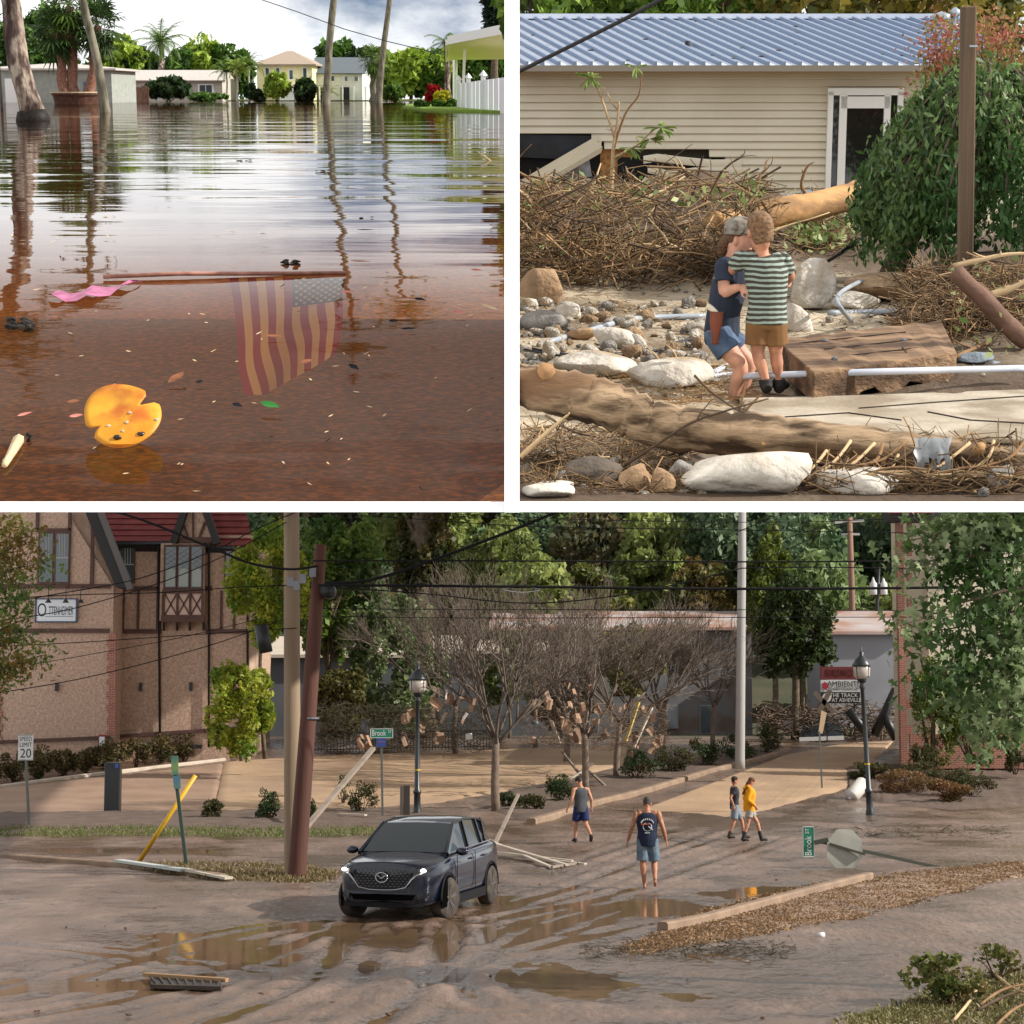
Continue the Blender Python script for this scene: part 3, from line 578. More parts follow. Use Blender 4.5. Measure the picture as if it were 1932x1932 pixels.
# grass island, white vinyl fence and patio roof
g = G(); P = [TL(x, y) for x, y in ((760, 203), (800, 208), (860, 211), (952, 213.5), (952, 200), (860, 196), (780, 197))]; g.prism([p+Vector((0, 0, -.4)) for p in P], (0, 0, .5))
one('grass_island', g, M('lawn', '#7f9a2a', '#5f7d22', 8, .95, bump=.5, bsc=60), 'strip of bright lawn still above the flood', 'lawn', P[0], MU, kind='structure')
t = T('vinyl_fence', 'white vinyl panel fence running to the patio roof', 'fence', TL(900, 212), MU); vm = M('white_vinyl', '#dfe0e2', rough=.45)
pts = [(866, 206, 158), (884, 208, 155), (912, 210.5, 151), (952, 214, 146)]
for i in range(3):
    a = TL(pts[i][0], pts[i][1]); c = TL(pts[i+1][0], pts[i+1][1]); za = Ud(0, pts[i][2], a.y).z; zc = Ud(0, pts[i+1][2], c.y).z
    for j in range(4):
        p, q_ = a.lerp(c, j/4+.008), a.lerp(c, (j+1)/4-.008); z0, z1 = za+(zc-za)*j/4, za+(zc-za)*(j+1)/4
        g = G(); g.prism([(p.x, p.y, HL), (q_.x, q_.y, HL), (q_.x, q_.y, z1), (p.x, p.y, z0)], (.05, .12, 0)); t.p('fence_panel', g, vm)
    g = G(); g.box((a.x, a.y-.12, (HL+za)/2+.1), (.22, .22, za-HL+.2)); g.lathe([(.2, za+.2), (.001, za+.45)], (a.x, a.y-.12, 0), 4); t.p('post', g, vm)
t = T('patio_cover', 'white patio roof on slim posts at the edge of the flood', 'patio roof', TL(870, 206), MU)
g = G(); A_, B_, C1, D1 = Ud(846, 80, 105), Ud(963, 57, 90), Ud(963, 112, 128), Ud(845, 113, 140)
g.prism([A_, B_, C1, D1], (0, 0, .12)); t.p('roof_panel', g, M('patio_soffit', '#d8cdbb', rough=.7)); g = G(); g.bar(A_+Vector((0, -.1, .1)), B_+Vector((0, -.1, .1)), .12, .42); t.p('fascia', g, trimw)
g = G(); g.bar(A_+Vector((-.1, 0, 0)), D1+Vector((-.1, 0, 0)), .12, .3); t.p('fascia', g, trimw)
for px, yb, yt, w in ((872, 207, 92, 5), (861, 201, 108, 4), (856, 199, 110, 3.5)):
    p = TL(px, yb); g = G(); q_ = Ud(px+5 if w == 5 else px, yt, p.y); g.bar(p, q_, w*p.y/F); t.p('post', g, trimw)
g = G(); g.tube([Ud(480, -5, 150), Ud(560, 22, 150), Ud(650, 55, 150), Ud(730, 78, 150), Ud(840, 104, 150)], .035, 5); one('overhead_cable', g, M('cable_black', (.02, .02, .02), rough=.6), 'thin overhead cable sagging over the flooded houses', 'cable', Ud(480, -5, 150), MU)

# flag, lily pad and floating litter
fy = TL(500, 521).y
def starpoly(c, r, n=5): return [(c[0]+(r if i % 2 == 0 else r*.40)*math.sin(i*pi/n), c[1]+(r if i % 2 == 0 else r*.40)*math.cos(i*pi/n)) for i in range(2*n)]
t = T('flag', 'faded striped flag hanging from its stick below the brown water', 'flag', TL(540, 521), MU)
def fl(u, v):        # u 0..1 left to right, v 0..1 down from the stick
    lo = 745 if u < .16 else 745-(u-.16)/.84*78
    x = 433+218*u+v*(28*(1-u)-14*u*u)+(4*math.sin(v*6.5+u*4)+1.5*math.sin(v*13+u*9))*min(1, v*1.6); y = 524+(lo-524)*v*(1-.10*max(0, u-.9)*10*0); Y = fy-.02-.30*v+.045*math.sin(u*8+v*4)*(.3+v); return Ud(x, y, Y)
fr_ = M('flag_red', '#940f1f', rough=.85); fw_ = M('flag_white', '#cbae7c', rough=.85); fb_ = M('flag_blue', '#12224a', rough=.85)
cu, cv = .44, .30
for i in range(13):
    u0, u1 = i/13, (i+1)/13; v0 = 0 if u1 <= 1-cu-.02 else cv
    n = 24; g = G(); V = []
    for j in range(n+1):
        v = v0+(1-v0)*j/n; V += [tuple(fl(u0, v)), tuple(fl((u0+u1)/2, v)), tuple(fl(u1, v))]
    g.add(V, [f for j in range(n) for f in ((3*j, 3*j+1, 3*j+4, 3*j+3), (3*j+1, 3*j+2, 3*j+5, 3*j+4))]); t.p('stripe', g, fr_ if i % 2 == 0 else fw_, smooth=True)
uc = 7/13; g = G(); V = []; n = 12
for j in range(n+1):
    for k in range(n+1): V.append(tuple(fl(uc+(1-uc)*k/n, cv*j/n)))
g.add(V, [(j*(n+1)+k, j*(n+1)+k+1, (j+1)*(n+1)+k+1, (j+1)*(n+1)+k) for j in range(n) for k in range(n)]); can = t.p('canton', g, fb_, smooth=True)
for r_ in range(9):
    m_ = 6 if r_ % 2 == 0 else 5
    for k in range(m_):
        u = uc+(1-uc)*((k+.5)/6+(0 if m_ == 6 else .5/6)); v = cv*(r_+.7)/9.6; g = G()
        P = [fl(uc+(u-uc)+dx*1.0, v+dy*.8)+Vector((0, -.006, .001)) for dx, dy in starpoly((0, 0), .026)]
        g.add([tuple(p) for p in P]+[tuple(fl(u, v)+Vector((0, -.006, .001)))], [(10, i, (i+1) % 10) for i in range(10)]); t.p('star', g, fw_, can)
g = G(); g.tube([TL(195, 528)+Vector((0, 0, .012)), TL(340, 524)+Vector((0, 0, .016)), TL(500, 521)+Vector((0, 0, .010)), TL(652, 517)+Vector((0, 0, .004))], .0085, 8)
t.p('flag_stick', g, M('stick_wood', '#7a4a3a', '#a9796a', 14, .6), smooth=True)
g = G(); V = []
for i in range(9):
    for j in range(3): V.append(tuple(TL(90+170*i/8+6*j, 563-3.2*i+8*j*math.sin(pi*i/8+.4))+Vector((0, 0, .012+.012*math.sin(i*1.9+j)))))
g.add(V, [(i*3+j, (i+1)*3+j, (i+1)*3+j+1, i*3+j+1) for i in range(8) for j in range(2)]); t.p('torn_cloth', g, M('magenta_cloth', '#7c1a4a', '#c05a8a', 20, .4), smooth=True)
def floater(name, lab, cat, px, py, w, h, ang, mat, tilt=.5, shape='leaf', group=None, seed=0, zz=.004):
    b = TL(px, py); s = b.y/F; q = random.Random(seed); g = G(); w *= s; h *= s
    ax = Vector((math.cos(ang), math.sin(ang)*2.2, 0)).normalized(); pts = []
    n = 9; V = []
    for i in range(n+1):
        t_ = i/n; hw = (h/2)*math.sin(pi*min(.99, max(.03, t_**.8)))
        for k in (-1, 0, 1):
            o = Vector((math.cos(ang)*w*(t_-.5), 0, math.sin(ang)*w*(t_-.5)))
            V.append(tuple(b+Vector((o.x-k*hw*math.sin(ang), abs(k)*-.002+(q.uniform(-.1, .1))*h, 0))+Vector((0, (o.z+k*hw*math.cos(ang))*2.2, max(.003, zz+.25*(o.z+k*hw*math.cos(ang))+h*.5*tilt+abs(k)*.06*h)))))
    g.add(V, [(i*3+k, (i+1)*3+k, (i+1)*3+k+1, i*3+k+1) for i in range(n) for k in range(2)])
    return one(name, g, mat, lab, cat, b, MU, group, True)
# the big yellow pad, tipped up out of the water on its far side
b = TL(226, 838); t = T('lily_pad', 'big glossy yellow lily pad with notches tipped up out of the water', 'lily pad', b, MU); Yp = b.y; s = Yp/F
n = 56; prof = []
for i in range(n):
    a = 2*pi*i/n; r = 1.0+.03*math.sin(3*a+1); 
    for a0, dp, wd in ((.62, .50, .16), (3.72, .34, .12)): r -= dp*math.exp(-((a-a0+pi) % (2*pi)-pi)**2/(2*wd*wd*.35))
    prof.append((230+73*r*math.cos(a), 785-59*r*math.sin(a)))
def pad(x, y): v = (843-y)/118; return Ud(x, y, Yp+.13*v+.012*math.sin((x-160)/22)*(v-.2))+Vector((0, 0, 0))
g = G(); V = [tuple(pad(230, 785))]; m_ = 6
for k in range(1, m_+1): V += [tuple(pad(230+(x-230)*k/m_, 785+(y-785)*k/m_)) for x, y in prof]
Fq = [(0, 1+(i+1) % n, 1+i) for i in range(n)]+[(1+(k-1)*n+i, 1+(k-1)*n+(i+1) % n, 1+k*n+(i+1) % n, 1+k*n+i) for k in range(1, m_) for i in range(n)]
g.add(V, Fq); o = t.p('blade', g, M('lily_yellow', '#bf7a10', '#d69f2e', 9, .5, spec=.35, c3='#b8641a', sc3=11, bump=.5, bsc=26, bdist=.004), smooth=True); md = o.modifiers.new('thick', 'SOLIDIFY'); md.thickness = .004
for i in range(13):
    a = 2*pi*i/13+.2; g = G(); g.tube([pad(236+v*62*math.cos(a), 792-v*48*math.sin(a))+Vector((0, -.002, .001)) for v in (0, .35, .7, .96)], [.0028, .0022, .0014, .0006], 5); t.p('vein', g, M('lily_vein', '#c98a1c', rough=.6))
for i, (x, y, r) in enumerate(((240, 798, 5), (222, 827, 9), (265, 820, 8), (296, 793, 5), (205, 805, 5), (246, 780, 4), (232, 815, 4))):
    g = G(); p = pad(x, y)+Vector((0, -.004, .002)); g.rock(tuple(p), (r*s, r*s*.8, r*s*.7), i, 2); t.p('bark_crumb' if i in (1, 2) else 'water_drop', g, M('wet_dark', (.03, .02, .015), rough=.1) if i in (1, 2) else M('droplet', (.5, .42, .3), rough=.03, spec=1), smooth=True)
dk = M('dead_leaf_dark', '#100e14', '#1c1820', 20, .9, spec=.1); br = M('dead_leaf_brown', '#8a5a3c', '#5d3a2a', 14, .9, spec=.1); pk = M('dead_leaf_pink', '#a5615a', '#c98a7a', 12, .9, spec=.1); st_ = M('pale_straw', '#b79a76', '#d3bd98', 14, .9, spec=.1); gn = M('fresh_leaf', '#1f5a22', '#2f7a30', 10, .8, spec=.15)
floater('floating_leaf', 'fresh green leaf floating below the flag', 'leaf', 511, 777, 46, 17, -.42, gn, 1.2)
for i, (x, y, w, h, a, m_, lb) in enumerate(((668, 700, 30, 12, -.75, dk, 'black curled leaf floating right of the flag'), (793, 571, 26, 10, -.35, dk, 'dark folded leaf near the pale twig'), (335, 722, 44, 20, 1.15, br, 'brown and pink leaf standing between pad and flag'), (770, 626, 28, 9, .05, dk, 'flat dark leaf afloat alone'), (866, 597, 26, 13, -.4, pk, 'pink torn leaf fragment'), (743, 612, 18, 11, .1, dk, 'small dark leaf with a straw beside the flag'),
     (448, 772, 24, 12, -.5, dk, 'dark wet leaf crumb left of the green leaf'), (377, 727, 14, 10, .2, dk, 'dark blob of leaf right of the brown leaf'), (145, 792, 26, 12, .2, pk, 'pink petal tucked under the yellow pad'), (900, 515, 24, 9, -.2, pk, 'red leaf near the far reflection'), (580, 690, 26, 14, .5, br, 'brown leaf bits over the flag stripes'), (520, 640, 40, 9, -.1, br, 'pale brown leaf over the left stripes'),
     (48, 788, 26, 10, .5, pk, 'reddish leaf afloat left of the pad'), (655, 556, 30, 9, .0, pk, 'pinkish leaf at the corner of the flag'), (140, 765, 24, 12, .2, br, 'brown crumpled leaf above the pad'), (925, 585, 40, 8, -.6, st_, 'pale split twig at the right edge of the flood'), (680, 497, 40, 6, -.1, br, 'thin driftwood twig beyond the flag stick'), (690, 437, 34, 5, 0, dk, 'dark floating scrap beyond the flag'))):
    floater('floating_leaf', lb, 'leaf', x, y, w, h, a, m_, .8, seed=i)
q = random.Random(3)
for i in range(90):
    x = q.uniform(330, 945); y = q.uniform(560, 940) if i % 3 else q.uniform(400, 560)
    if i % 4 == 0: x = q.uniform(5, 300)
    w = q.uniform(5, 19)
    floater('floating_straw', 'short pale straw fragment floating on the brown water', 'straw', x, y, w, q.uniform(1.6, 3.5), q.uniform(-1.2, 1.2), st_ if i % 5 else dk, .5, 'straw', 'straw fragments on the flood', i)
for i, (x, y, w, h, lb) in enumerate(((33, 612, 66, 36, 'black lump of soaked bark mulch at the edge of the flood'), (550, 494, 36, 15, 'dark clump of bark beyond the flag stick'), (40, 825, 24, 30, 'dark wet seed pod with a pale stalk'), (462, 302, 28, 6, 'floating dark clump far out on the water'), (690, 410, 26, 6, 'small clump of debris under the thin trunk reflection'), (608, 322, 24, 5, 'thin black debris between the trunk reflections'))):
    b = TL(x, y+h*.3); s = b.y/F; t = T('floating_debris', lb, 'debris', b, MU); qq = random.Random(i)
    for k in range(14 if h > 10 else 5):
        g = G(); g.rock(tuple(b+Vector((qq.uniform(-.5, .5)*w*s, qq.uniform(-.8, .8)*h*s, qq.uniform(0, .5)*h*s))), (w*s*.16, w*s*.16, h*s*.18), k, 1); t.p('bark_piece', g, M('wet_mulch', '#0d0b09', '#2b241e', 20, .6, spec=.2), smooth=False)
    if i == 2:
        g = G(); g.tube([TL(36, 838)+Vector((0, 0, .01)), TL(20, 868)+Vector((0, 0, .01)), TL(9, 885)+Vector((0, 0, .008))], [.012, .008, .006], 6); t.p('stalk', g, st_, smooth=True)
# ================================================================ right terrace: house and flood rubble
from mathutils import noise as mn
def fbm(x, y, s, o=4): return mn.fractal(Vector((x*s, y*s, 3.1)), 1., 2., o)
def hR(x, Y):                                         # rubble relief above HR
    px = CX+x/Y*F
    h = .05*fbm(x, Y, .9)+.025*fbm(x+9, Y, 3.)
    a = max(0, 1-abs(px-1180)/330); e = max(0, 1-abs(Y-27.5)/7.); h += .78*min(1, a*1.7)*e**.8*(1 if e > 0 else 0)
    a = max(0, 1-abs(px-1450)/280); e = max(0, 1-abs(Y-29)/7.); h += .45*a*e
    a = max(0, min(1, (px-1690)/130)); e = max(0, 1-abs(Y-19)/6.5); h += .50*a*e
    if Y > 33: h = h*.4+.0
    return h
gr = G(); V = []; nx, ny = 110, 260; y0 = TR(0, 946.3).y
for j in range(ny+1):
    Y = y0*(420/y0)**(j/ny); xa, xb = Ud(966.5, 181, Y).x, Ud(2000, 181, Y).x
    for i in range(nx+1):
        x = xa+(xb-xa)*i/nx; V.append((x, Y, HR+(hR(x, Y) if j > 2 else 0)))
gr.add(V, [(j*(nx+1)+i, j*(nx+1)+i+1, (j+1)*(nx+1)+i+1, (j+1)*(nx+1)+i) for j in range(ny) for i in range(nx)])
sandm = M('river_sand', '#b3a48c', '#968770', 1.3, .95, bump=.7, bsc=14, c3='#75654f', sc3=.8, bdist=.05)
me = gr.mesh('rubble_ground'); at = me.attributes.new('soil', 'FLOAT', 'POINT'); sv = []
for x, Y, z in V:
    px = CX+x/Y*F; py = 181+(-HR)/Y*F; n_ = .35*fbm(x, Y, .7)+.2*fbm(x, Y, 2.5)
    a = max(0, 1-abs(Y-26.5)/6.5)*1.6*(1 if px < 1640 else .8)+max(0, min(1, (px-1700)/60))*max(0, 1-abs(Y-18)/5)*1.5+max(0, min(1, (11.5-Y)/1.))*1.3*(1 if px < 1330 or px > 1560 else .6)+(max(0, 1-abs(Y-13.2)/1.6)*.9 if px > 1500 else 0)
    sv.append(min(1, max(0, a+n_*.9)))
at.data.foreach_set('value', sv)
nt_ = sandm.node_tree; an = nt_.nodes.new('ShaderNodeAttribute'); an.attribute_name = 'soil'; mm = nt_.nodes.new('ShaderNodeMix'); mm.data_type = 'RGBA'; bs = nt_.nodes['Principled BSDF'].inputs['Base Color']; old = bs.links[0].from_socket
nt_.links.new(an.outputs['Fac'], mm.inputs[0]); nt_.links.new(old, mm.inputs[6]); mm.inputs[7].default_value = (.075, .047, .028, 1); nt_.links.new(mm.outputs[2], bs)
props(link('rubble_ground', me, sandm, None, MU, True), None, None, None, 'structure')
def R_(px, py, up=0.):                                # point on the rubble surface under a pixel
    p = TR(px, py)
    for _ in range(6): p = U(px, py, HR+hR(p.x, p.y))
    return p+Vector((0, 0, up))
props(link('terrace_bounce_sheet', sheet(967, 2000, U(0, 960, HR-.3).y, 400, HR-.3).mesh('soffit'), white, None, MU), None, None, None, 'structure')  # same added reflector below the rubble terrace, out of view
# ---- house
YH = 35.2; s = YH/F
t = T('ranch_house', 'long low house with torn beige vinyl siding and pale ribbed metal roof', 'house', Ud(1400, 389, YH), MU)
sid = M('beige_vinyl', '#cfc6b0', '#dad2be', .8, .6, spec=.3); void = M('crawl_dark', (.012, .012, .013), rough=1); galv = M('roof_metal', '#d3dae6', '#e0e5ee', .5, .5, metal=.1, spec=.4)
xl, xr = Ud(967, 181, YH).x, Ud(1905, 181, YH).x; zt = Ud(0, 132, YH).z; zb = HR-.2; HD = 7.2
g = G(); g.box(((xl+xr)/2+.05, YH+HD/2+.25, (zt+zb)/2), (xr-xl-.1, HD, zt-zb)); t.p('wall', g, M('house_wrap', '#5a5346', '#463f35', 1, .9))
def board(px0, px1, ya, yb, name='siding_board', mat=sid, Y=YH):
    a, b = Ud(px0, ya, Y), Ud(px1, yb, Y); g = G(); x0, x1, z1, z0 = a.x, b.x, a.z, b.z
    g.add([(x0, Y+.02, z1), (x1, Y+.02, z1), (x1, Y-.035, z0+.012), (x0, Y-.035, z0+.012), (x1, Y, z0), (x0, Y, z0)], [(0, 3, 2, 1), (3, 5, 4, 2)])
    return t.p(name, g, mat)
rows = [134+14.75*i for i in range(18)]
for i, y in enumerate(rows):
    x0 = 967
    if y > 250: x0 = 1116
    if y > 265: x0 = 1140
    if y > 280: x0 = 1338
    if y > 296: x0 = 1368
    if y > 355: x0 = 1300
    if y > 290 and y < 354: x0 = max(x0, 1352+(y-290)*.1)
    x1 = 1562 if y > 170 else 1905
    if i % 3 == 0 and x0 < 1200 and y < 250:
        board(x0, 1290+30*(i % 5), y, y+15.2); board(1290.3+30*(i % 5), x1, y, y+15.2)
    else: board(x0, x1, y, y+15.2)
    if y > 170: board(1690, 1905, y, y+15.2)
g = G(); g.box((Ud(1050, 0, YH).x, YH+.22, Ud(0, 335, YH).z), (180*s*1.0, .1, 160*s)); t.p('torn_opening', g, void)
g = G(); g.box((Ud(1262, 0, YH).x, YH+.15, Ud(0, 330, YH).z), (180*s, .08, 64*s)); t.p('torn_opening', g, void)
g = G(); g.box((Ud(1170, 0, YH).x, YH+.16, Ud(0, 316, YH).z), (66*s, .06, 66*s)); t.p('sheathing_panel', g, M('osb', '#8a5f34', '#a87b48', 14, .9, vor=True))
g = G(); g.add([tuple(Ud(x, y, YH+.08+.05*math.sin(x*.3))) for x, y in ((1062, 300), (1085, 296), (1112, 302), (1120, 350), (1090, 364), (1068, 355))], [(0, 1, 2, 3, 4, 5)]); t.p('plastic_sheet', g, M('torn_plastic', '#8d8f90', '#5f6263', 5, .4))
g = G(); g.add([tuple(Ud(x, y, YH+.06)) for x, y in ((967, 253), (1120, 256), (1110, 290), (1060, 300), (967, 296))], [(0, 1, 2, 3, 4)]); t.p('black_membrane', g, M('membrane', '#14171d', '#20252e', 4, .5))
for (xa, ya, xb, yb) in ((975, 344, 1128, 255), (979, 355, 1135, 264)):
    a, b = Ud(xa, ya, YH-.25), Ud(xb, yb, YH-.10); g = G(); dz = Vector((.0, .05, -.20)); g.add([tuple(p) for p in (a, b, b+dz*.55, a+dz*.55, b+dz*.55+Vector((.02, -.03, 0)), a+dz*.55+Vector((.02, -.03, 0)), b+dz*1.1, a+dz*1.1)], [(0, 1, 2, 3), (5, 4, 6, 7), (3, 2, 4, 5)]); t.p('hanging_siding', g, sid)
for (pts, w) in (((( 1214, 294), (1240, 290), (1290, 296), (1345, 301), (1400, 300)), 15), (((1222, 312), (1262, 322), (1310, 316), (1356, 315), (1400, 314)), 14), (((1208, 345), (1220, 330), (1262, 335), (1320, 346), (1380, 350)), 12)):
    g = G(); V = []
    for i, (x, y) in enumerate(pts): o = (-.16+.04*i); V += [tuple(Ud(x, y, YH+o)), tuple(Ud(x, y+w*.5, YH+o-.04)), tuple(Ud(x, y+w, YH+o-.01))]
    g.add(V, [(3*i+k, 3*i+k+1, 3*i+4+k, 3*i+3+k) for i in range(len(pts)-1) for k in (0, 1)]); t.p('curled_siding', g, sid, smooth=True)
# eaves, gutter and roof panels
g = G(); a, b = Ud(967, 128, YH-.55), Ud(1905, 128, YH-.55); g.box(((a.x+b.x)/2, YH-.22, Ud(0, 137, YH-.3).z), (b.x-a.x, .66, .05)); t.p('soffit', g, M('soffit_tan', '#a08c68', rough=.8))
g = G(); g.box(((a.x+b.x)/2, YH-.6, Ud(0, 129, YH-.6).z), (b.x-a.x, .09, 11*s)); t.p('gutter', g, M('gutter_grey', '#8d8578', rough=.5))
ye, yr = YH-.64, YH+HD*.5; e0 = Ud(0, 124.5, ye).z; r0 = Ud(0, 36, yr).z; npan = 31; x0, x1 = a.x, b.x; rib = []
sh = 1.5
def clipx(P, lim, keep):
    o = []
    for i in range(len(P)):
        p, c = P[i-1], P[i]; ip_, ic = (p[0]-lim)*keep >= 0, (c[0]-lim)*keep >= 0
        if ip_ != ic: t_ = (lim-p[0])/(c[0]-p[0]); o.append((lim, p[1]+(c[1]-p[1])*t_))
        if ic: o.append(c)
    return o
def slope(x, v, up=0.): return (x, ye+(yr-ye)*v, e0+(r0-e0)*v+up)
for i in range(npan+9):                                                     # sheets with a raised rib along each edge
    xa, xb = x0+(x1-x0)*i/npan, x0+(x1-x0)*(i+1)/npan; g = G()
    for (l_, r_, up_) in ((xa, xb-.05, 0.), (xb-.05, xb, .05)):
        P = clipx(clipx([(l_, 0), (r_, 0), (r_-sh, 1), (l_-sh, 1)], x0, 1), x1, -1)
        if len(P) > 2 and not up_: g.prism([slope(x, v) for x, v in P], (0, 0, .004)); pan = t.p('roof_panel', g, galv)
        elif len(P) > 2: g = G(); g.prism([slope(x, v) for x, v in P], (0, 0, .075)); t.p('standing_seam', g, M('seam_shade_metal', '#7f8da3', rough=.5, metal=.2), pan)  # seam colour holds the rib shadows as well as its own darker paint
g = G(); g.prism([(x0, ye+3, e0-.05), (x1, ye+3, e0-.05), (x1, yr+HD*.5, e0-.05), (x0, yr+HD*.5, e0-.05)], (0, 0, .02)); g.prism([(x0, yr, r0-.02), (x1, yr, r0-.02), (x1, yr+HD*.55, e0), (x0, yr+HD*.55, e0)], (0, 0, .03)); t.p('rear_roof_slope', g, galv)
g = G(); g.bar((x0, yr, r0+.05), (x1, yr, r0+.05), .3, .09); t.p('ridge_cap', g, galv)
for px, py, w, h in ((1297, 108, 5, 22),):
    p = Ud(px, py, YH+.9); g = G(); g.lathe([(.16, -.06), (.06, .10), (.05, .10), (.05, .28), (.04, .28)], p, 12); t.p('vent_pipe', g, M('black_pipe', (.015, .015, .016), rough=.5), smooth=True)
for px, y0_, y1_, w in ((1775, 62, 30, 34), (1800, 72, 22, 18)):
    p0, p1 = Ud(px, y0_, YH+2.6), Ud(px, y1_, YH+2.6); g = G(); g.lathe([(w*.8*s, p0.z-.1), (w*.5*s, p0.z+.14), (w*.42*s, p0.z+.14), (w*.42*s, p1.z-.08), (w*.6*s, p1.z-.08), (w*.55*s, p1.z+.02), (.02, p1.z+.08)], (p0.x, p0.y, 0), 14); t.p('roof_vent', g, M('galvanised', '#a9b0b8', rough=.3, metal=.8), smooth=True)
g = G(); q = random.Random(4)
for i in range(46):
    u, v = q.random(), q.random(); x, y, z = x0+(x1-x0)*u, ye+(yr-ye)*v, e0+(r0-e0)*v; g.add([(x-.06, y-.05, z+.01), (x+.05, y-.06, z+.02), (x+.07, y+.05, z+.03), (x-.04, y+.06, z+.015)], [(0, 1, 2, 3)])
t.p('fallen_leaf', g, M('roof_leaf', '#8a6a45', '#b59a6a', island=True), kind='stuff')
# sliding door
g = G(); a, b = Ud(1567, 173, YH-.06), Ud(1690, 390, YH-.06); cx_, cz = (a.x+b.x)/2, (a.z+b.z)/2; w_, h_ = b.x-a.x, a.z-b.z
dr = T('sliding_door', 'white framed sliding glass door standing in the siding behind the weeping tree', 'door', (cx_, YH-.06, b.z), MU)
for nm, c, d in (('frame_head', (cx_, YH-.07, a.z), (w_+.1, .12, .12)), ('frame_jamb', (a.x, YH-.07, cz), (.09, .12, h_)), ('frame_jamb', (b.x, YH-.07, cz), (.09, .12, h_)), ('door_stile', (a.x+.22, YH-.10, cz), (.13, .06, h_*.97)), ('door_stile', (b.x-.22, YH-.10, cz), (.11, .06, h_*.97)), ('door_rail', (cx_, YH-.10, a.z-.18), (w_-.36, .06, .2))):
    g = G(); g.box(c, d); dr.p(nm, g, trimw)
g = G(); g.box((cx_, YH-.05, cz), (w_, .03, h_)); dr.p('pane', g, M('door_glass', (.012, .014, .013), rough=.05, spec=.9))
# trees behind the roof
lgA = leafm('wood_green', '#3f5f1e', '#86a03e', c3='#2a3f18', sc3=.3); lgB = leafm('wood_olive', '#55602a', '#a08c38', c3='#2f3d1c', sc3=.3)
for i, px in enumerate((1010, 1095, 1180, 1265, 1350, 1440, 1530, 1620, 1710, 1800, 1890)):
    b = Ud(px, 181, 46+3*(i % 3)); b.z = HR; H = 7.5
    tree('tree', ('bright green' if i < 5 else 'autumn tinged')+' woodland tree behind the metal roof, %s from the dividing wall' % ['first', 'second', 'third', 'fourth', 'fifth', 'sixth', 'seventh', 'eighth', 'ninth', 'tenth', 'eleventh'][i], b, MU, H, (1.25 if i in (0,) else 1.6, 1.6, 2.6), (b.x+(.35 if i == 0 else 0), b.y, HR+4.4), 2200, .17, bk, lgA if i < 5 else lgB, 200+i, tr=.16, clumps=24)
# ---- post, weeping tree, red shrub
b = R_(1822, 572); p0 = Ud(1827, 12, b.y-.0); g = G(); g.bar(b-Vector((0, 0, .3)), p0, 26*b.y/F, 26*b.y/F)
post = T('timber_post', 'weathered square timber post standing before the weeping tree', 'post', b, MU); post.p('post', g, M('post_wood', '#6b5844', '#4b3b2c', 3, .9, st=(2, 2, .12), bump=.5, bsc=12, bdist=.02), bevel=.012)
g = G(); pp = Ud(1836, 87, b.y-.12); g.box(pp, (15*b.y/F, .06, 3*b.y/F)); post.p('bracket', g, M('galvanised', '#a9b0b8'))
wl = leafm('weeping_green', '#2a4a20', '#7d9658', c3='#3f6230', sc3=.8, rough=.5); b = R_(1800, 560); b = Vector((b.x, b.y+3.2, HR)); sw = b.y/F
wt = T('weeping_tree', 'weeping tree with cascading green leaves beside the timber post', 'tree', b, MU); g = G(); q = random.Random(12); LP = []
top = Ud(1862, 200, b.y); limb(g, b, top, .13, .09, 3, .06, 6, 8)
for i in range(150):
    az = q.uniform(0, 2*pi); rr = q.uniform(.35, 1)**.6
    ex = (205 if math.cos(az) < 0 else 330)*math.cos(az)*rr*sw; ey = 1.7*math.sin(az)*rr
    hy = 150+170*rr**2.2+q.uniform(-12, 30)
    m_ = Ud(1850, hy, b.y); e = Vector((top.x+ex, b.y+ey, m_.z)); mid = (top+e)/2+Vector((0, 0, .35*(1-rr*.5)+q.uniform(0, .15)))
    drop = q.uniform(.35, 1.35)*(130+160*rr)*sw*.8; P = [top, mid, e, e+Vector((ex*.08, 0, -drop*.35)), e+Vector((ex*.10, 0, -drop*.75)), e+Vector((ex*.10, 0, -drop))]; P, _r = dense(P, [1]*6, 5)
    P = [v if v.z > HR+.55+.35*math.sin(i) else Vector((v.x, v.y, HR+.55+.35*math.sin(i))) for v in P]
    g.tube(P, [.018*(1-.85*k/len(P)) for k in range(len(P))], 4)
    for k in range(4, len(P)):
        for _ in range(11 if k > 8 else 8): LP.append(P[k]+Vector((q.gauss(0, .07), q.gauss(0, .07), q.gauss(-.03, .07))))
wt.p('trunk', g, bk, smooth=True); V, Q = leafmesh(np.array([tuple(v-b) for v in LP]),   .038, seed=4, droop=1.5, long=2.5, up=.3); wt.p('crown', npmesh('crown', V, Q), wl, kind='stuff')
b = Ud(1850, 181, 31); b.z = HR; sw = b.y/F
rt = T('reddish_shrub', 'tall airy shrub with copper and pink tinged leaves beside the roof', 'shrub', b, MU); g = G(); LP = []
for i in range(90):
    a = q.uniform(-1, 1); h = q.uniform(.15, 1); e = Vector((b.x+(a*200*h**.4-20)*sw*(1.1-.75*h if a < 0 else .6), b.y+q.uniform(-.8, .8), Ud(0, 330-300*h, b.y).z)); P = limb(g, b, e, .03, .004, i, .10, 7, 4)
    for k in range(3, 8):
        for _ in range(34): LP.append(P[k]+Vector((q.gauss(0, .15), q.gauss(0, .15), q.gauss(.02, .10))))
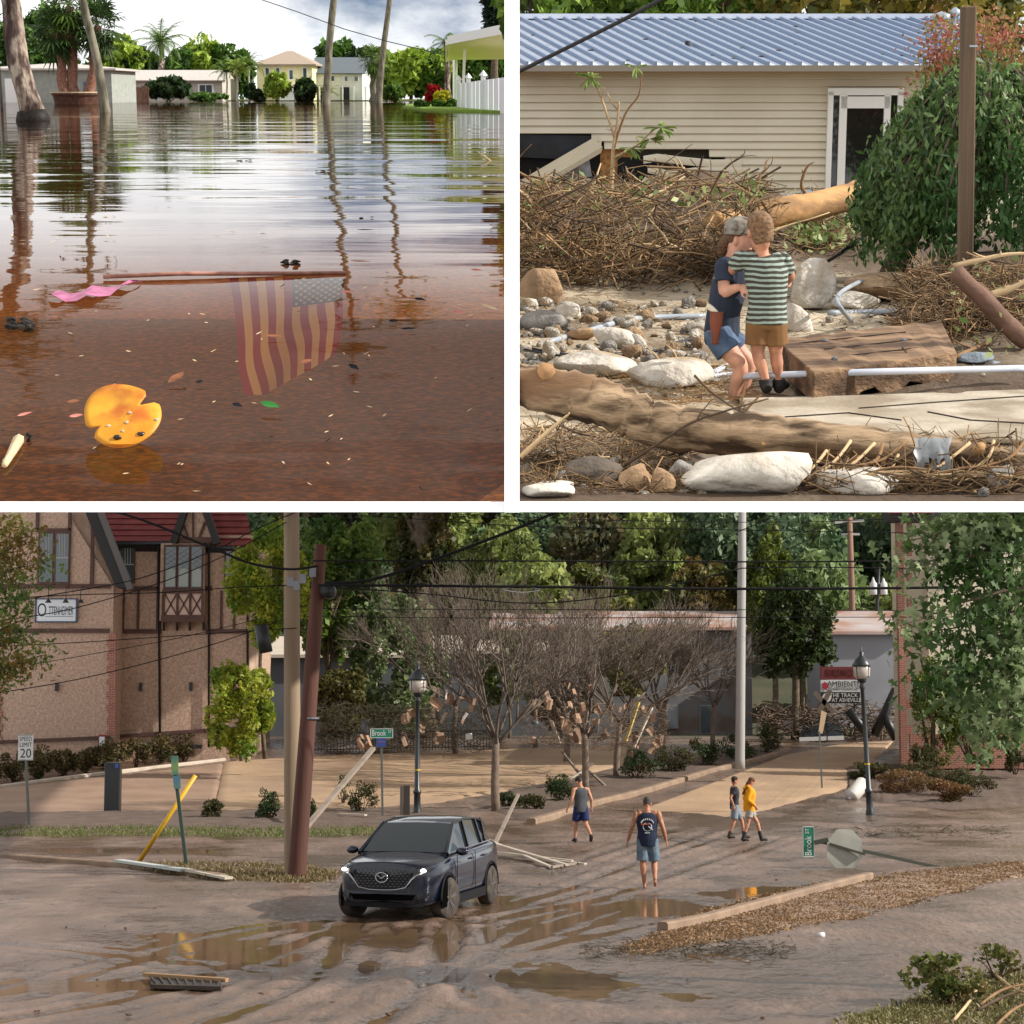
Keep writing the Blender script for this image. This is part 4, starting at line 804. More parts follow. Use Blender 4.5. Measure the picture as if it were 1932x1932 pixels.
rt.p('stem', g, bk, smooth=True); V, Q = leafmesh(np.array([tuple(v-b) for v in LP]), .045, seed=9, up=.8); rt.p('foliage', npmesh('foliage', V, Q), leafm('copper_leaf', '#8a5a34', '#7f8a3a', c3='#b0605a', sc3=1.2), kind='stuff')
# ---- logs, beam, slab, pipes and cables
barkL = M('log_bark', '#40301f', '#9a8266', 11, .95, bump=1., bsc=11, st=(.22, 1, 1), c3='#6a5038', sc3=4, bdist=.06, lo=.40, hi=.56); barew = M('bare_wood', '#c29a66', '#a97c4c', 2, .8, st=(.4, 1.5, 1.5), bump=.3, bsc=20, c3='#8a6844', sc3=2)
def log(name, lab, pts, mat, Y=None, cat='log', n=16, group=None, up=0., knots=()):
    P, R = [], []
    for x, y, r in pts:
        yy = Y(x) if callable(Y) else (Y or R_(x, y+r).y); P.append(Ud(x, y, yy)); R.append(r*yy/F)
    P, R = dense(P, R, 5); P = [p+Vector((0, random.uniform(-.1, .1)*R[i]*.5, random.uniform(-.1, .1)*R[i])) for i, p in enumerate(P)]
    t = T(name, lab, cat, P[0], MU, group); g = G(); g.tube(P, R, n, jit=.10); t.p('trunk', g, mat, smooth=True)
    for k, (x, y, r, c) in enumerate(knots):
        yy = (Y(x) if callable(Y) else P[0].y)-.06; p = Ud(x, y, yy); g = G(); g.tube([p+Vector((0, .12, -.03)), p, p+Vector((0, -.05, .04))], [r*1.4*yy/F, r*yy/F, r*.75*yy/F], 9, jit=.3); t.p('branch_stub', g, c, smooth=True)
    return t
Yf = lambda x: 10.62-.55*(x-980)/950
log('fallen_log', 'long thick fallen trunk with grey cracked bark lying across the foreground rubble', [(968, 716, 32), (1010, 730, 44), (1070, 744, 45), (1130, 756, 46), (1190, 780, 45), (1240, 802, 44), (1320, 815, 43), (1420, 822, 43), (1520, 832, 43), (1620, 842, 41), (1720, 856, 41), (1820, 872, 40), (1945, 890, 36)], barkL, Yf, knots=((1030, 706, 18, barew), (1078, 770, 14, barkL), (1845, 852, 13, barew), (1440, 845, 7, barew)))
Yl = lambda x: 24.5+2*(x-1350)/250
log('stripped_log', 'pale stripped log leaning out of the root mass toward the weeping tree', [(1345, 428, 26), (1420, 413, 27), (1500, 395, 27), (1595, 372, 26), (1640, 362, 25)], barew, lambda x: 23.5+1.2*(x-1350)/250, n=14)
log('root_log', 'brown broken log end buried in the brush pile behind the pair', [(1225, 480, 36), (1290, 462, 44), (1360, 440, 40)], barkL, lambda x: 23.8, n=14)
log('driftwood_log', 'dark brown barked log leaning against the brush beside the timber post', [(1802, 512, 15), (1850, 560, 17), (1900, 612, 18), (1938, 645, 18)], M('brown_bark', '#5d4436', '#75584a', 4, .9, bump=.5, bsc=20), lambda x: 14.5, n=12)
log('driftwood_log', 'pale smooth branch wedged between foreground boulders and the fallen trunk', [(1655, 872, 12), (1720, 895, 17), (1800, 915, 17), (1850, 925, 14)], M('grey_drift', '#8a7660', '#a08a72', 4, .9), lambda x: 10.55, n=10)
# timber beam
P = [R_(1460, 652), R_(1790, 628), R_(1815, 690), R_(1530, 742)]; top = [(1462, 640), (1775, 604), (1806, 664), (1536, 703)]
Yt = [13.9, 14.6, 13.4, 12.75]; tp = [Ud(x, y, Yt[i]) for i, (x, y) in enumerate(top)]; bm_ = T('timber_beam', 'massive weathered timber beam with bolts lying beside the child', 'beam', (tp[0]+tp[3])/2+Vector((0, 0, -.2)), MU)
g = G(); V = []; nB = 12
for i in range(nB+1):
    u = i/nB; a = tp[0].lerp(tp[1], u); b = tp[3].lerp(tp[2], u); w = .008*math.sin(i*2.7); V += [tuple(a+Vector((0, 0, w))), tuple(b+Vector((0, w, -w))), tuple(b+Vector((0, .01, -.20+.05*(math.sin(i*1.7) if i > 2 else 0)))), tuple(a+Vector((0, 0, -.2)))]
g.add(V, [(4*i+k, 4*i+(k+1) % 4, 4*i+4+(k+1) % 4, 4*i+4+k) for i in range(nB) for k in range(4)]+[(0, 1, 2, 3)[::-1], tuple(4*nB+k for k in range(4))])
bm_.p('timber', g, M('beam_wood', '#93765a', '#6b523c', 3, .9, st=(.5, 3, 3), bump=.8, bsc=14, c3='#4b3828', sc3=1.4, bdist=.03), bevel=.01)
for x, y in ((1622, 670), (1663, 718), (1700, 655)):
    p = Ud(x, y, 13.4); u = bm_; 
for u_, v_ in ((.25, .25), (.2, .75), (.7, .5)):
    p = tp[0].lerp(tp[1], u_).lerp(tp[3].lerp(tp[2], u_), v_); g = G(); g.lathe([(.022, -.01), (.022, .012), (.012, .02)], p, 8); bm_.p('bolt', g, M('bolt_steel', '#77787c', metal=.8, rough=.4))
for j in range(3):
    g = G(); o = .2+.25*j; g.bar(tp[0].lerp(tp[3], o).lerp(tp[1].lerp(tp[2], o), .1+.1*j)+Vector((0, 0, .003)), tp[0].lerp(tp[3], o+.05).lerp(tp[1].lerp(tp[2], o+.05), .75)+Vector((0, 0, .003)), .012, .006); bm_.p('crack', g, M('crack_dark', (.02, .013, .008), rough=1))
# concrete slab with broken edges
g = G(); P = [TR(x, y) for x, y in ((1395, 762), (1600, 757), (1940, 745), (1940, 842), (1760, 836), (1560, 815), (1420, 800))]; g.prism([p+Vector((0, 0, .01)) for p in P], (0, 0, .03))
sl = T('concrete_slab', 'flat pale cracked concrete slab between the long white pipe and the fallen trunk', 'slab', P[0], MU); sl.p('slab', g, M('pale_concrete', '#b5aa98', '#9d917f', 2.5, .9, bump=.4, bsc=25, c3='#857763', sc3=1.8), bevel=.01)
for pts in (((1750, 790), (1830, 806), (1932, 812)), ((1620, 783), (1760, 772), (1932, 760)), ((1480, 800), (1600, 792), (1700, 806))):
    g = G(); g.tube([TR(x, y)+Vector((0, 0, .042)) for x, y in pts], .006, 4); sl.p('crack', g, M('crack_dark', (.02, .013, .008), rough=1))
pvc = M('white_pvc', '#c9cdd6', '#aeb4c0', 2, .35, spec=.5); gpvc = M('grey_conduit', '#8d949c', '#a3a9b0', 2, .4); blk = M('cable_black', (.02, .02, .02), rough=.6)
def pipe(name, lab, pts, r, mat, cat='pipe', up=None, k=6):
    P = [R_(x, y, r*R_(x, y).y/F*1.2 if up is None else up) for x, y in pts]; Rr = [r*p.y/F for p in P]; P, Rr = dense(P, Rr, k); g = G(); g.tube(P, Rr, 12); return one(name, g, mat, lab, cat, P[0], MU, None, True)
pipe('plastic_pipe', 'long straight white pipe lying in front of the concrete slab edge', [(1395, 758), (1660, 750), (1945, 742)], 6.5, pvc, up=.17)
pipe('plastic_pipe', 'long grey pipe running under the fallen trunk', [(1030, 778), (1150, 808), (1300, 842), (1490, 884)], 8, gpvc, up=.08)
pipe('conduit', 'grey bent conduit curving over the pale stones', [(1035, 652), (1120, 628), (1200, 608), (1330, 603)], 5.5, gpvc)
pipe('plastic_pipe', 'short white pipe with open end behind the woman', [(1345, 710), (1380, 694), (1430, 682)], 5.5, pvc)
pipe('plastic_pipe', 'thin white pipe half buried in stones left of the knees', [(1300, 722), (1360, 712), (1440, 705)], 4, pvc)
pipe('plastic_pipe', 'grey pipe lying behind the timber beam', [(1565, 598), (1660, 596), (1745, 594)], 6, gpvc)
pipe('cable', 'black cables sagging across the stones left of the woman', [(970, 654), (1040, 668), (1110, 674), (1200, 667), (1310, 642)], 3, blk, 'cable'); pipe('cable', 'second black cable looped just below the first one', [(970, 658), (1050, 673), (1120, 677), (1210, 670), (1320, 644)], 2.4, blk, 'cable')
g = G(); P, Rr = dense([R_(1608, 618, .05), Ud(1585, 580, 16), Ud(1580, 560, 17), Ud(1605, 540, 18), R_(1660, 532, .1)], [.02]*5, 6); g.tube(P, Rr, 8); one('conduit', g, gpvc, 'grey flexible conduit arching up behind the beam', 'pipe', P[0], MU, None, True)
g = G(); g.tube([R_(1545, 520, .1), Ud(1590, 475, 20), Ud(1628, 448, 22)], .022, 6); one('cable', g, blk, 'straight black cable slanting up to the weeping tree', 'cable', R_(1545, 520), MU, None, True)
g = G(); P, Rr = dense([Ud(975, 137, 18), Ud(1080, 85, 18), Ud(1180, 35, 18), Ud(1260, -8, 18)], [.018]*4, 5); g.tube(P, Rr, 8); one('overhead_cable', g, blk, 'thick black cable slanting up across the metal roof', 'cable', P[0], MU, None, True)
# gutter strip and boards on the pile
for i, (pts, r, m_, lb) in enumerate(((((1390, 398), (1530, 362)), 6, M('galvanised', '#a9b0b8'), 'bent strip of metal gutter on top of the brush pile'),)):
    g = G(); a, b = Ud(*pts[0], 28), Ud(*pts[1], 29); g.bar(a, b, .16, .06); one('gutter_strip', g, m_, lb, 'gutter', a, MU)
# ---- stones
SK = dict(rough=.92, bump=1., bsc=7, bdist=.07, det=9)
stm = [M('stone_pale', '#cbc3b6', '#9c9488', 3.5, c3='#a08a6c', sc3=2.2, **SK), M('stone_grey', '#96918a', '#66625d', 4, c3='#7a7062', sc3=2, **SK), M('stone_tan', '#a58868', '#7a5f46', 4, c3='#8f7a60', sc3=2, **SK), M('stone_dark', '#5f554b', '#3c352f', 4, c3='#54483c', sc3=2, **SK), M('stone_blue', '#6f7880', '#8a949c', 4, c3='#5c6268', sc3=2, **SK)]
def stone(lab, px, py, w, h, m_, seed, flat=0, d=.8, nm='boulder', cat='boulder', n=3):
    b = R_(px, min(938, py+h*.42)); s = b.y/F; g = G(); c = b+Vector((0, w*s*d*.35, h*s*.32)); g.rock(tuple(c), (w*s*.56, w*s*.5*d, h*s*.56), seed, n, .3, flat); g.v[-1][:, 2] = np.maximum(g.v[-1][:, 2], HR-.02+(g.v[-1][:, 1] < 10)*.02); g.v[-1][:, 1] = np.maximum(g.v[-1][:, 1], 9.62); return one(nm, g, stm[m_], lab, cat, b, MU, None, True)
for a in (('huge pale boulder at the foot of the fallen trunk', 1392, 928, 250, 92, 0, 1, 1), ('smooth grey boulder below the driftwood branch', 1610, 938, 160, 62, 0, 2, 0), ('dark brown boulder under the twigs in the foreground', 1115, 893, 124, 64, 3, 3, 1), ('big angular sandy slab of rock below the brush pile', 1022, 540, 112, 92, 2, 4, 1), ('smooth egg shaped grey stone on the sand', 1030, 606, 74, 44, 1, 5, 0), ('pale rounded stone behind the egg shaped one', 1075, 590, 50, 32, 0, 6, 0), ('round tan stone leaning on the beam', 1672, 686, 52, 60, 2, 7, 0), ('blue grey stone beside the long white pipe', 1884, 702, 60, 44, 4, 8, 1), ('flat grey stone slab in front of the round tan stone', 1640, 728, 104, 22, 2, 9, 1), ('large cracked boulder behind the child', 1530, 545, 100, 100, 0, 10, 1), ('jagged boulder beside the child', 1505, 600, 66, 60, 0, 11, 1),
          ('broad pale rock showing between cables and fallen trunk', 1270, 705, 190, 70, 0, 12, 1), ('flat pale rock under the sagging cables', 1140, 690, 150, 60, 0, 13, 1), ('long flat rock behind the grey pipe', 1700, 545, 180, 44, 2, 14, 1), ('pale block of rock under the weeping tree', 1610, 570, 90, 40, 0, 15, 1), ('brown upright stone in the foreground litter', 1250, 920, 48, 66, 2, 16, 1), ('tan blocky stone right of the dark boulder', 1200, 905, 66, 60, 2, 17, 1), ('small cream stone in the foreground corner', 1030, 940, 110, 30, 0, 18, 1), ('grey stone beside the huge pale boulder', 1290, 885, 56, 44, 1, 19, 1), ('pale upright stone among the roots', 1890, 900, 50, 50, 1, 20, 1), ('tan flat rock near the pale sand', 1095, 630, 60, 30, 2, 21, 1), ('grey blue stone flat beside the blue one', 1848, 678, 70, 24, 4, 22, 1), ('white rock between the conduit and the cables', 1165, 640, 90, 50, 0, 23, 1)):
    stone(*a)
q = random.Random(21); protos = []
for i in range(10):
    for m_ in (0, 0, 0, 1, 2):
        g = G(); g.rock((0, 0, 0), (.5, .42, .34), 50+i*5+len(protos), 2, .32, 1); me = g.mesh('stone'); me.materials.append(stm[m_]); me.polygons.foreach_set('use_smooth', [True]*len(me.polygons)); protos.append(me)
zones = [(985, 1330, 575, 708, 165, 16, 60), (1440, 1760, 515, 620, 34, 10, 36), (980, 1340, 860, 938, 40, 14, 46), (1240, 1400, 700, 760, 12, 10, 26), (1000, 1400, 500, 590, 12, 8, 20), (1480, 1930, 850, 936, 16, 12, 36), (1560, 1930, 690, 735, 6, 8, 16)]
for zi, (xa, xb, ya, yb, n, w0, w1) in enumerate(zones):
    for k in range(n):
        px, py = q.uniform(xa, xb), q.uniform(ya, yb); b = R_(px, py); w = (w0+(w1-w0)*q.random()**2)*b.y/F
        o = bpy.data.objects.new('stone', q.choice(protos)); COL.objects.link(o)
        o.matrix_world = MU @ Matrix.Translation(b+Vector((0, 0, w*.16))) @ Euler((q.uniform(-.3, .3), q.uniform(-.3, .3), q.uniform(0, 6.3))).to_matrix().to_4x4() @ Matrix.Diagonal((w, w*q.uniform(.7, 1.1), w*q.uniform(.7, 1.2), 1))
        props(o, ('rounded stone among the pale stones under the cables', 'stone in the rubble behind the timber beam', 'stone in the litter below the fallen trunk', 'stone at the feet of the pair', 'small stone on the sand below the brush pile', 'stone among the roots at the end of the fallen trunk', 'small stone on the soil beside the beam')[zi], 'stone', ('pale stones', 'stones behind the beam', 'foreground stones', 'stones at the feet', 'stones on the sand', 'stones among the roots', 'stones by the beam')[zi])
for zi, (xa, xb, ya, yb, n, w0, w1) in enumerate(zones):      # what is too small to pick apart
    g = G(); o0 = None
    for k in range(int(n*2.2)):
        px, py = q.uniform(xa, xb), q.uniform(ya, yb); b = R_(px, py); w = q.uniform(4, 11)*b.y/F; o0 = o0 or b; g.rock(tuple(b+Vector((0, 0, w*.15))), (w*.55, w*.45, w*.4), k, 1, .3, 1)
    one('gravel', g, stm[zi % 3], 'loose gravel between the larger stones', 'gravel', o0, MU, None, False, 'stuff')
# ---- brush piles: individual branches plus a mass of twigs
twm = [M('drift_pale', '#a58a68', '#c2a880', 5, .9), M('drift_brown', '#6d5238', '#8a6a48', 5, .9), M('drift_dark', '#3d2f24', '#57442f', 5, .9)]
def branch(lab, pts, r, m_, Y=None, cat='branch', up=.05, twigs=2, seed=0, group=None, name='driftwood_branch'):
    P = [(Ud(x, y, Y) if Y else R_(x, y, up)) for x, y in pts]; sc_ = P[0].y/F; P2, Rr = dense(P, [r*sc_*(1-.6*i/(len(P)-1)) for i in range(len(P))], 4); qq = random.Random(seed)
    t = T(name, lab, cat, P[0], MU, group); g = G(); g.tube(P2, Rr, 8, jit=.15); t.p('stem', g, twm[m_], smooth=True)
    for k in range(twigs):
        i = qq.randint(2, len(P2)-2); g = G(); limb(g, P2[i], P2[i]+Vector((qq.uniform(-1, 1), qq.uniform(-.4, .4), qq.uniform(.1, 1)))*.25*(P2[0]-P2[-1]).length*.8, r*sc_*.5, r*sc_*.15, seed+k, .15, 4, 5); t.p('side_twig', g, twm[m_], smooth=True)
    return t
for i, a in enumerate((('grey driftwood branch with a hooked end on the sand edge', ((1010, 458), (1070, 470), (1125, 490), (1148, 497), (1143, 545)), 8, 0, None), ('tall pale sapling stem rising before the torn siding', ((1148, 395), (1155, 330), (1157, 280), (1165, 230), (1168, 192)), 4.5, 0, 26), ('slender curved twig arching to the eaves', ((1157, 282), (1180, 215), (1205, 180), (1210, 145)), 2.6, 1, 26), ('thin twig leaning left to a leaf rosette', ((1160, 262), (1140, 200), (1125, 160), (1118, 142)), 2.6, 0, 26), ('forked twig reaching right to leaf rosettes', ((1158, 298), (1200, 275), (1225, 252), (1240, 240)), 2.6, 0, 26), ('pale stick pointing right out of the brush', ((1150, 395), (1220, 355), (1270, 330), (1292, 316)), 4, 0, 26),
       ('orange brown antler shaped branch before the siding', ((1525, 372), (1512, 350), (1520, 320), (1530, 308)), 4, 1, 27), ('thin grey stem standing in the brush before the siding', ((1440, 400), (1428, 370), (1420, 330)), 2.5, 0, 27), ('looping pale root above the sand behind the woman', ((1318, 530), (1300, 500), (1310, 470), (1345, 458), (1338, 448)), 3, 0, None), ('thick root crossing the brush pile', ((1055, 470), (1120, 440), (1180, 400), (1230, 370)), 6, 0, 25), ('dark stick lying across the fallen trunk', ((1178, 878), (1240, 838), (1300, 800), (1360, 778), (1450, 752)), 3.6, 2, 10.2), ('thin dark twig leaning on the fallen trunk', ((1310, 708), (1340, 738), (1385, 770), (1405, 778)), 2.6, 2, 10.25), ('forked pale stick standing in front of the dark boulder', ((1122, 945), (1116, 905), (1130, 868), (1150, 862)), 4, 0, 10.3), ('pale plank of driftwood propped on the fallen trunk', ((982, 862), (1030, 818), (1070, 784)), 6, 0, 10.4), ('pair of stubby twigs sprouting beside the white pipe', ((1395, 775), (1402, 745), (1408, 720)), 3, 1, 10.4), ('short stub twig beside the long white pipe', ((1403, 778), (1425, 755), (1436, 745)), 3, 1, 10.4),
       ('long pale branch reaching over the leaning log', ((1800, 502), (1850, 490), (1900, 480), (1940, 478)), 6, 0, 14.6), ('grey limb behind the leaning log', ((1868, 558), (1905, 545), (1940, 528)), 9, 0, 14.8), ('short bent branch on the soil beside the blue stone', ((1800, 688), (1850, 665), (1885, 655)), 5, 1, None), ('pale stripped stick in the bottom right tangle', ((1855, 868), (1890, 900), (1920, 945)), 6, 0, 10.2), ('tan driftwood stick lying behind the knees', ((1195, 724), (1280, 712), (1350, 702), (1440, 715)), 6, 0, None), ('dark thin stick across the grey litter', ((1030, 800), (1080, 830), (1130, 842)), 3, 2, None), ('thin twig standing on the timber beam', ((1702, 655), (1712, 668), (1722, 690)), 2, 2, 13.4))):
    branch(a[0], a[1], a[2], a[3], a[4], seed=i, twigs=3 if a[2] > 3 else 1)
def twigs(name, lab, n, fn, L0, L1, r, mat, seed, cat='brush', fr=MU, vert=.5):
    q = np.random.default_rng(seed); V, Q = [], []; k = 0; org = None
    for i in range(n):
        p = np.array(fn(q)); org = p if org is None else org; L_ = q.uniform(L0, L1); d = q.normal(size=3); d[2] *= vert; d /= np.linalg.norm(d); c1 = q.normal(size=3)*L_*.16; rr = r*q.uniform(.4, 1.3)
        s_ = np.cross(d, (0, 0, 1.)); s_ /= np.linalg.norm(s_)+1e-6; u_ = np.cross(s_, d); pts = [p-d*L_/2, p+c1, p+d*L_/2+c1*.4]
        if fr is MU: pts = [np.array((v[0], max(v[1], 9.75), max(v[2], HR+.005))) for v in pts]
        for j, pt in enumerate(pts):
            for a in (0, 2.1, 4.2): V.append(pt+(s_*math.cos(a)+u_*math.sin(a))*rr*(1-.3*j)-org)
        for j in (0, 1):
            for a in range(3): Q.append((k+3*j+a, k+3*j+(a+1) % 3, k+3*j+3+(a+1) % 3, k+3*j+3+a))
        k += 9
    o = link(name, npmesh(name, np.array(V), Q), mat, None, fr @ Matrix.Translation(Vector(org))); return props(o, lab, cat, None, 'stuff')
tw = M('brush_twig', '#9a7c58', '#33261a', island=True, rough=.95)
def zone(xa, xb, ya, yb, lift): return lambda q: tuple(R_(q.uniform(xa, xb), q.uniform(ya, yb), q.uniform(0, lift)))
twigs('brush_pile', 'tangled heap of roots and twigs piled against the torn house', 9000, zone(985, 1440, 372, 545, .42), .15, .75, .012, tw, 1)
twigs('brush_pile', 'strip of broken twigs and roots along the house wall', 900, zone(1340, 1600, 400, 490, .25), .2, .8, .009, tw, 2)
twigs('brush_pile', 'heap of sticks and roots around the leaning log by the timber post', 1700, zone(1700, 1935, 540, 660, .25), .15, .6, .007, tw, 3)
twigs('root_tangle', 'matted roots and litter in front of the fallen trunk', 1100, zone(985, 1300, 810, 938, .05), .06, .28, .004, tw, 4)
twigs('root_tangle', 'dark tangle of roots hanging off the right end of the fallen trunk', 650, zone(1540, 1935, 860, 940, .10), .12, .45, .005, tw, 5, vert=.5)
twigs('straw_litter', 'fine straw litter on the soil behind the fallen trunk', 900, zone(1080, 1430, 690, 770, .03), .06, .25, .003, M('litter_straw', '#a58458', '#7a5c3a', island=True, rough=.95), 6, vert=.2)
twigs('straw_litter', 'bits of twig scattered over the sandy ground', 700, zone(985, 1600, 500, 640, .02), .06, .3, .004, tw, 7, vert=.15)
q = random.Random(8)
for i in range(60):       # crooked limbs thrown over the heap
    x, y = q.uniform(990, 1420), q.uniform(400, 540); a = R_(x, y, q.uniform(.05, .4)); g = G(); d = Vector((q.uniform(-1, 1), q.uniform(-.4, .4), q.uniform(-.1, .5))).normalized()*q.uniform(.4, 1.1); P = limb(g, a, a+d, q.uniform(.014, .035), .006, i, .22, 6, 6)
    for k in range(2): limb(g, P[2+k], P[2+k]+Vector((q.uniform(-1, 1), q.uniform(-.3, .3), q.uniform(-.2, 1)))*.4, .010, .003, i*3+k, .2, 4, 5)
    one('crooked_branch', g, twm[i % 3], 'crooked bleached branch thrown over the brush heap by the house', 'branch', a, MU, 'crooked branches on the brush heap', True)
for i in range(46):      # long drooping roots at the end of the trunk
    if i < 26: x = 1560+i*15; y = 850+20*math.sin(i*1.7); P = [Ud(x, y, 10.1), Ud(x-30+20*math.sin(i), y+35, 9.98), Ud(x-70-40*math.sin(i*2.1), y+60+15*math.sin(i), 9.9), Ud(x-150+60*math.sin(i*1.3), min(938, y+80), 9.85)]
    else: x = 1500+(i-26)*22; P = [Ud(x, 930, 9.85), Ud(x+60, 905+10*math.sin(i), 9.85), Ud(x+140, 895+14*math.cos(i), 9.8), Ud(x+230, 900+20*math.sin(i*2), 9.8)]
    P, Rr = dense(P, [.010, .008, .007, .004], 4); g = G(); g.tube(P, Rr, 5, jit=.2); one('root', g, twm[i % 3], 'wiry root dangling from the end of the fallen trunk' if i < 26 else 'long wiry root lying over the foreground boulders', 'root', P[0], MU, 'roots hanging off the fallen trunk' if i < 26 else 'roots over the foreground boulders', True)
# leaves on the pile
rl = leafm('rhodo_leaf', '#6f8a3a', '#b8bf86', trans=.25); pl = leafm('pile_leaf', '#4d6b28', '#a5ac74', trans=.25)
for i, (px, py, n, L_, lb) in enumerate(((1115, 145, 16, 34, 'leaf rosette drooping at the tip of the left twig'), (1200, 125, 9, 28, 'small leaf rosette near the eaves'), (1225, 262, 14, 32, 'leaf rosette hanging in the middle of the torn branch'), (1248, 240, 14, 34, 'leaf rosette at the right end of the torn branch'), (1190, 278, 12, 30, 'leaf rosette low on the torn branch'))):
    c = Ud(px, py, 26); s_ = 26/F; q = random.Random(i); t = T('leaf_rosette', lb, 'leaves', c, MU)
    for k in range(n):
        a = q.uniform(0, 6.28); d = Vector((math.cos(a), .7*math.sin(a), q.uniform(-.9, .35))).normalized(); w = d.cross(Vector((0, 0, 1))).normalized(); L2 = L_*s_*q.uniform(.7, 1.1); g = G()
        P = [c, c+d*L2*.35+w*L2*.14, c+d*L2*.8+w*L2*.12, c+d*L2+Vector((0, 0, -.03)), c+d*L2*.8-w*L2*.12, c+d*L2*.35-w*L2*.14]; g.add([tuple(p) for p in P], [(0, 1, 2, 3), (0, 3, 4, 5)]); t.p('leaf', g, M('rhodo_leaf_a', '#5f7a30', '#93a25c', 6, .5, trans=.3), smooth=False)
for i, (xa, xb, ya, yb, n, lb) in enumerate(((1200, 1440, 350, 500, 1300, 'green leaves caught in the brush pile before the house'), (990, 1240, 390, 540, 700, 'scattered leaves over the brush heap'), (1480, 1640, 420, 500, 320, 'leaves in the brush behind the child'), (1780, 1935, 560, 720, 60, 'few green leaves in the heap by the post'))):
    q = np.random.default_rng(i); P = np.array([tuple(R_(q.uniform(xa, xb), q.uniform(ya, yb), q.uniform(.1, .45))) for _ in range(n)]); V, Q = leafmesh(P-P[0], (.07, .05, .06, .035)[i], seed=i); props(link('caught_leaves', npmesh('leaves', V, Q), pl, None, MU @ Matrix.Translation(Vector(P[0]))), lb, 'leaves', None, 'stuff')
for i, (x, y, w, h) in enumerate(((1335, 470, 130, 70), (1245, 430, 110, 60), (1395, 455, 90, 50), (1090, 440, 100, 50), (1530, 478, 90, 40))):
    p = R_(x, y, .05); s_ = p.y/F; bush('leafy_bough', ('leafy bough hanging over the root mass behind the pair', 'torn leafy bough in the middle of the brush heap', 'small leafy bough beside the stripped log', 'sparse leafy bough on the left of the brush heap', 'leafy bough lying behind the child')[i], p, (w*s_/2, .4, h*s_/2), 420, .055, leafm('bough_leaf', '#4a6626', '#a2ad6e', trans=.25), MU, 700+i, None, 'bough')
g = G(); c = Ud(1752, 835, 9.98); V = []
for j in range(8):
    for i in range(9): x = 1725+8.5*i+3*math.sin(j*1.3+i); y = 826+j*(9+5*abs(math.sin(i*1.9)))+2*math.sin(i*2.2); V.append(tuple(Ud(x, y, 9.99-.035*min(j, 3)+.012*math.sin(i*2.4+j))))
g.add(V, [(j*9+i, j*9+i+1, j*9+i+10, j*9+i+9) for j in range(7) for i in range(8) if not (j > 2 and (i+j//2) % 3 == 1)]); one('plastic_rag', g, M('torn_plastic', '#8d8f90', '#5f6263', 5, .4), 'torn grey plastic sheet hung over the end of the trunk', 'plastic', c, MU, None, True)
# ---- the pair
def stripes(name, a, b, n, ax=2):
    m = bpy.data.materials.new(name); m.use_nodes = True; t_ = m.node_tree; l = t_.links; tc_ = t_.nodes.new('ShaderNodeTexCoord'); sp = t_.nodes.new('ShaderNodeSeparateXYZ'); l.new(tc_.outputs['Object'], sp.inputs[0])
    nz = t_.nodes.new('ShaderNodeTexNoise'); nz.inputs['Scale'].default_value = 7; l.new(tc_.outputs['Object'], nz.inputs['Vector'])
    ad = t_.nodes.new('ShaderNodeMath'); ad.operation = 'MULTIPLY_ADD'; ad.inputs[1].default_value = .03; l.new(nz.outputs[0], ad.inputs[0]); l.new(sp.outputs[ax], ad.inputs[2])
    mu = t_.nodes.new('ShaderNodeMath'); mu.operation = 'MULTIPLY'; mu.inputs[1].default_value = n; l.new(ad.outputs[0], mu.inputs[0]); fr2 = t_.nodes.new('ShaderNodeMath'); fr2.operation = 'FRACT'; l.new(mu.outputs[0], fr2.inputs[0])
    gt = t_.nodes.new('ShaderNodeMath'); gt.operation = 'GREATER_THAN'; gt.inputs[1].default_value = .46; l.new(fr2.outputs[0], gt.inputs[0]); mxx = t_.nodes.new('ShaderNodeMix'); mxx.data_type = 'RGBA'; mxx.inputs[6].default_value = lin(a)+(1,); mxx.inputs[7].default_value = lin(b)+(1,)
    l.new(gt.outputs[0], mxx.inputs[0]); l.new(mxx.outputs[2], t_.nodes['Principled BSDF'].inputs['Base Color']); t_.nodes['Principled BSDF'].inputs['Roughness'].default_value = .9; return m
YW = R_(1390, 765).y+.12; YC = YW-.16; p_ = lambda x, y, Y: Ud(x, y, Y)
JC = dict(pelvis=p_(1446, 607, YC), waist=p_(1448, 570, YC), chest=p_(1446, 520, YC), neck=p_(1438, 478, YC), head=p_(1434, 436, YC-.01),
          shL=p_(1400, 487, YC), elL=p_(1378, 512, YC+.08), wrL=p_(1362, 520, YC+.14), shR=p_(1476, 490, YC), elR=p_(1492, 520, YC+.14), wrR=p_(1478, 540, YC+.26),
          hpL=p_(1430, 618, YC), knL=p_(1430, 668, YC), anL=p_(1446, 722, YC-.02), hpR=p_(1462, 618, YC), knR=p_(1464, 668, YC+.02), anR=p_(1470, 722, YC+.05), toL=p_(1448, 728, YC+.14), toR=p_(1482, 726, YC+.18))
child, _ = person('small child in a striped T-shirt and brown shorts seen from behind, hugging the woman', JC, (1, 0, 0), (-.15, 1, 0), MU, .80, .007, [('tshirt', stripes('child_stripes', '#8f9d92', '#3a372f', 29), -.035), ('shorts', M('brown_shorts', '#7d5a34', '#6b4a2a', 6, .9), .62), ('shoes', M('dark_shoes', '#14161c', '#2c2620', 10, .7), .05)], skin='#c98f72', hair='#8a6848', hairstyle='crew', build=.96, face=(-.35, 1, 0), hk=1.02)
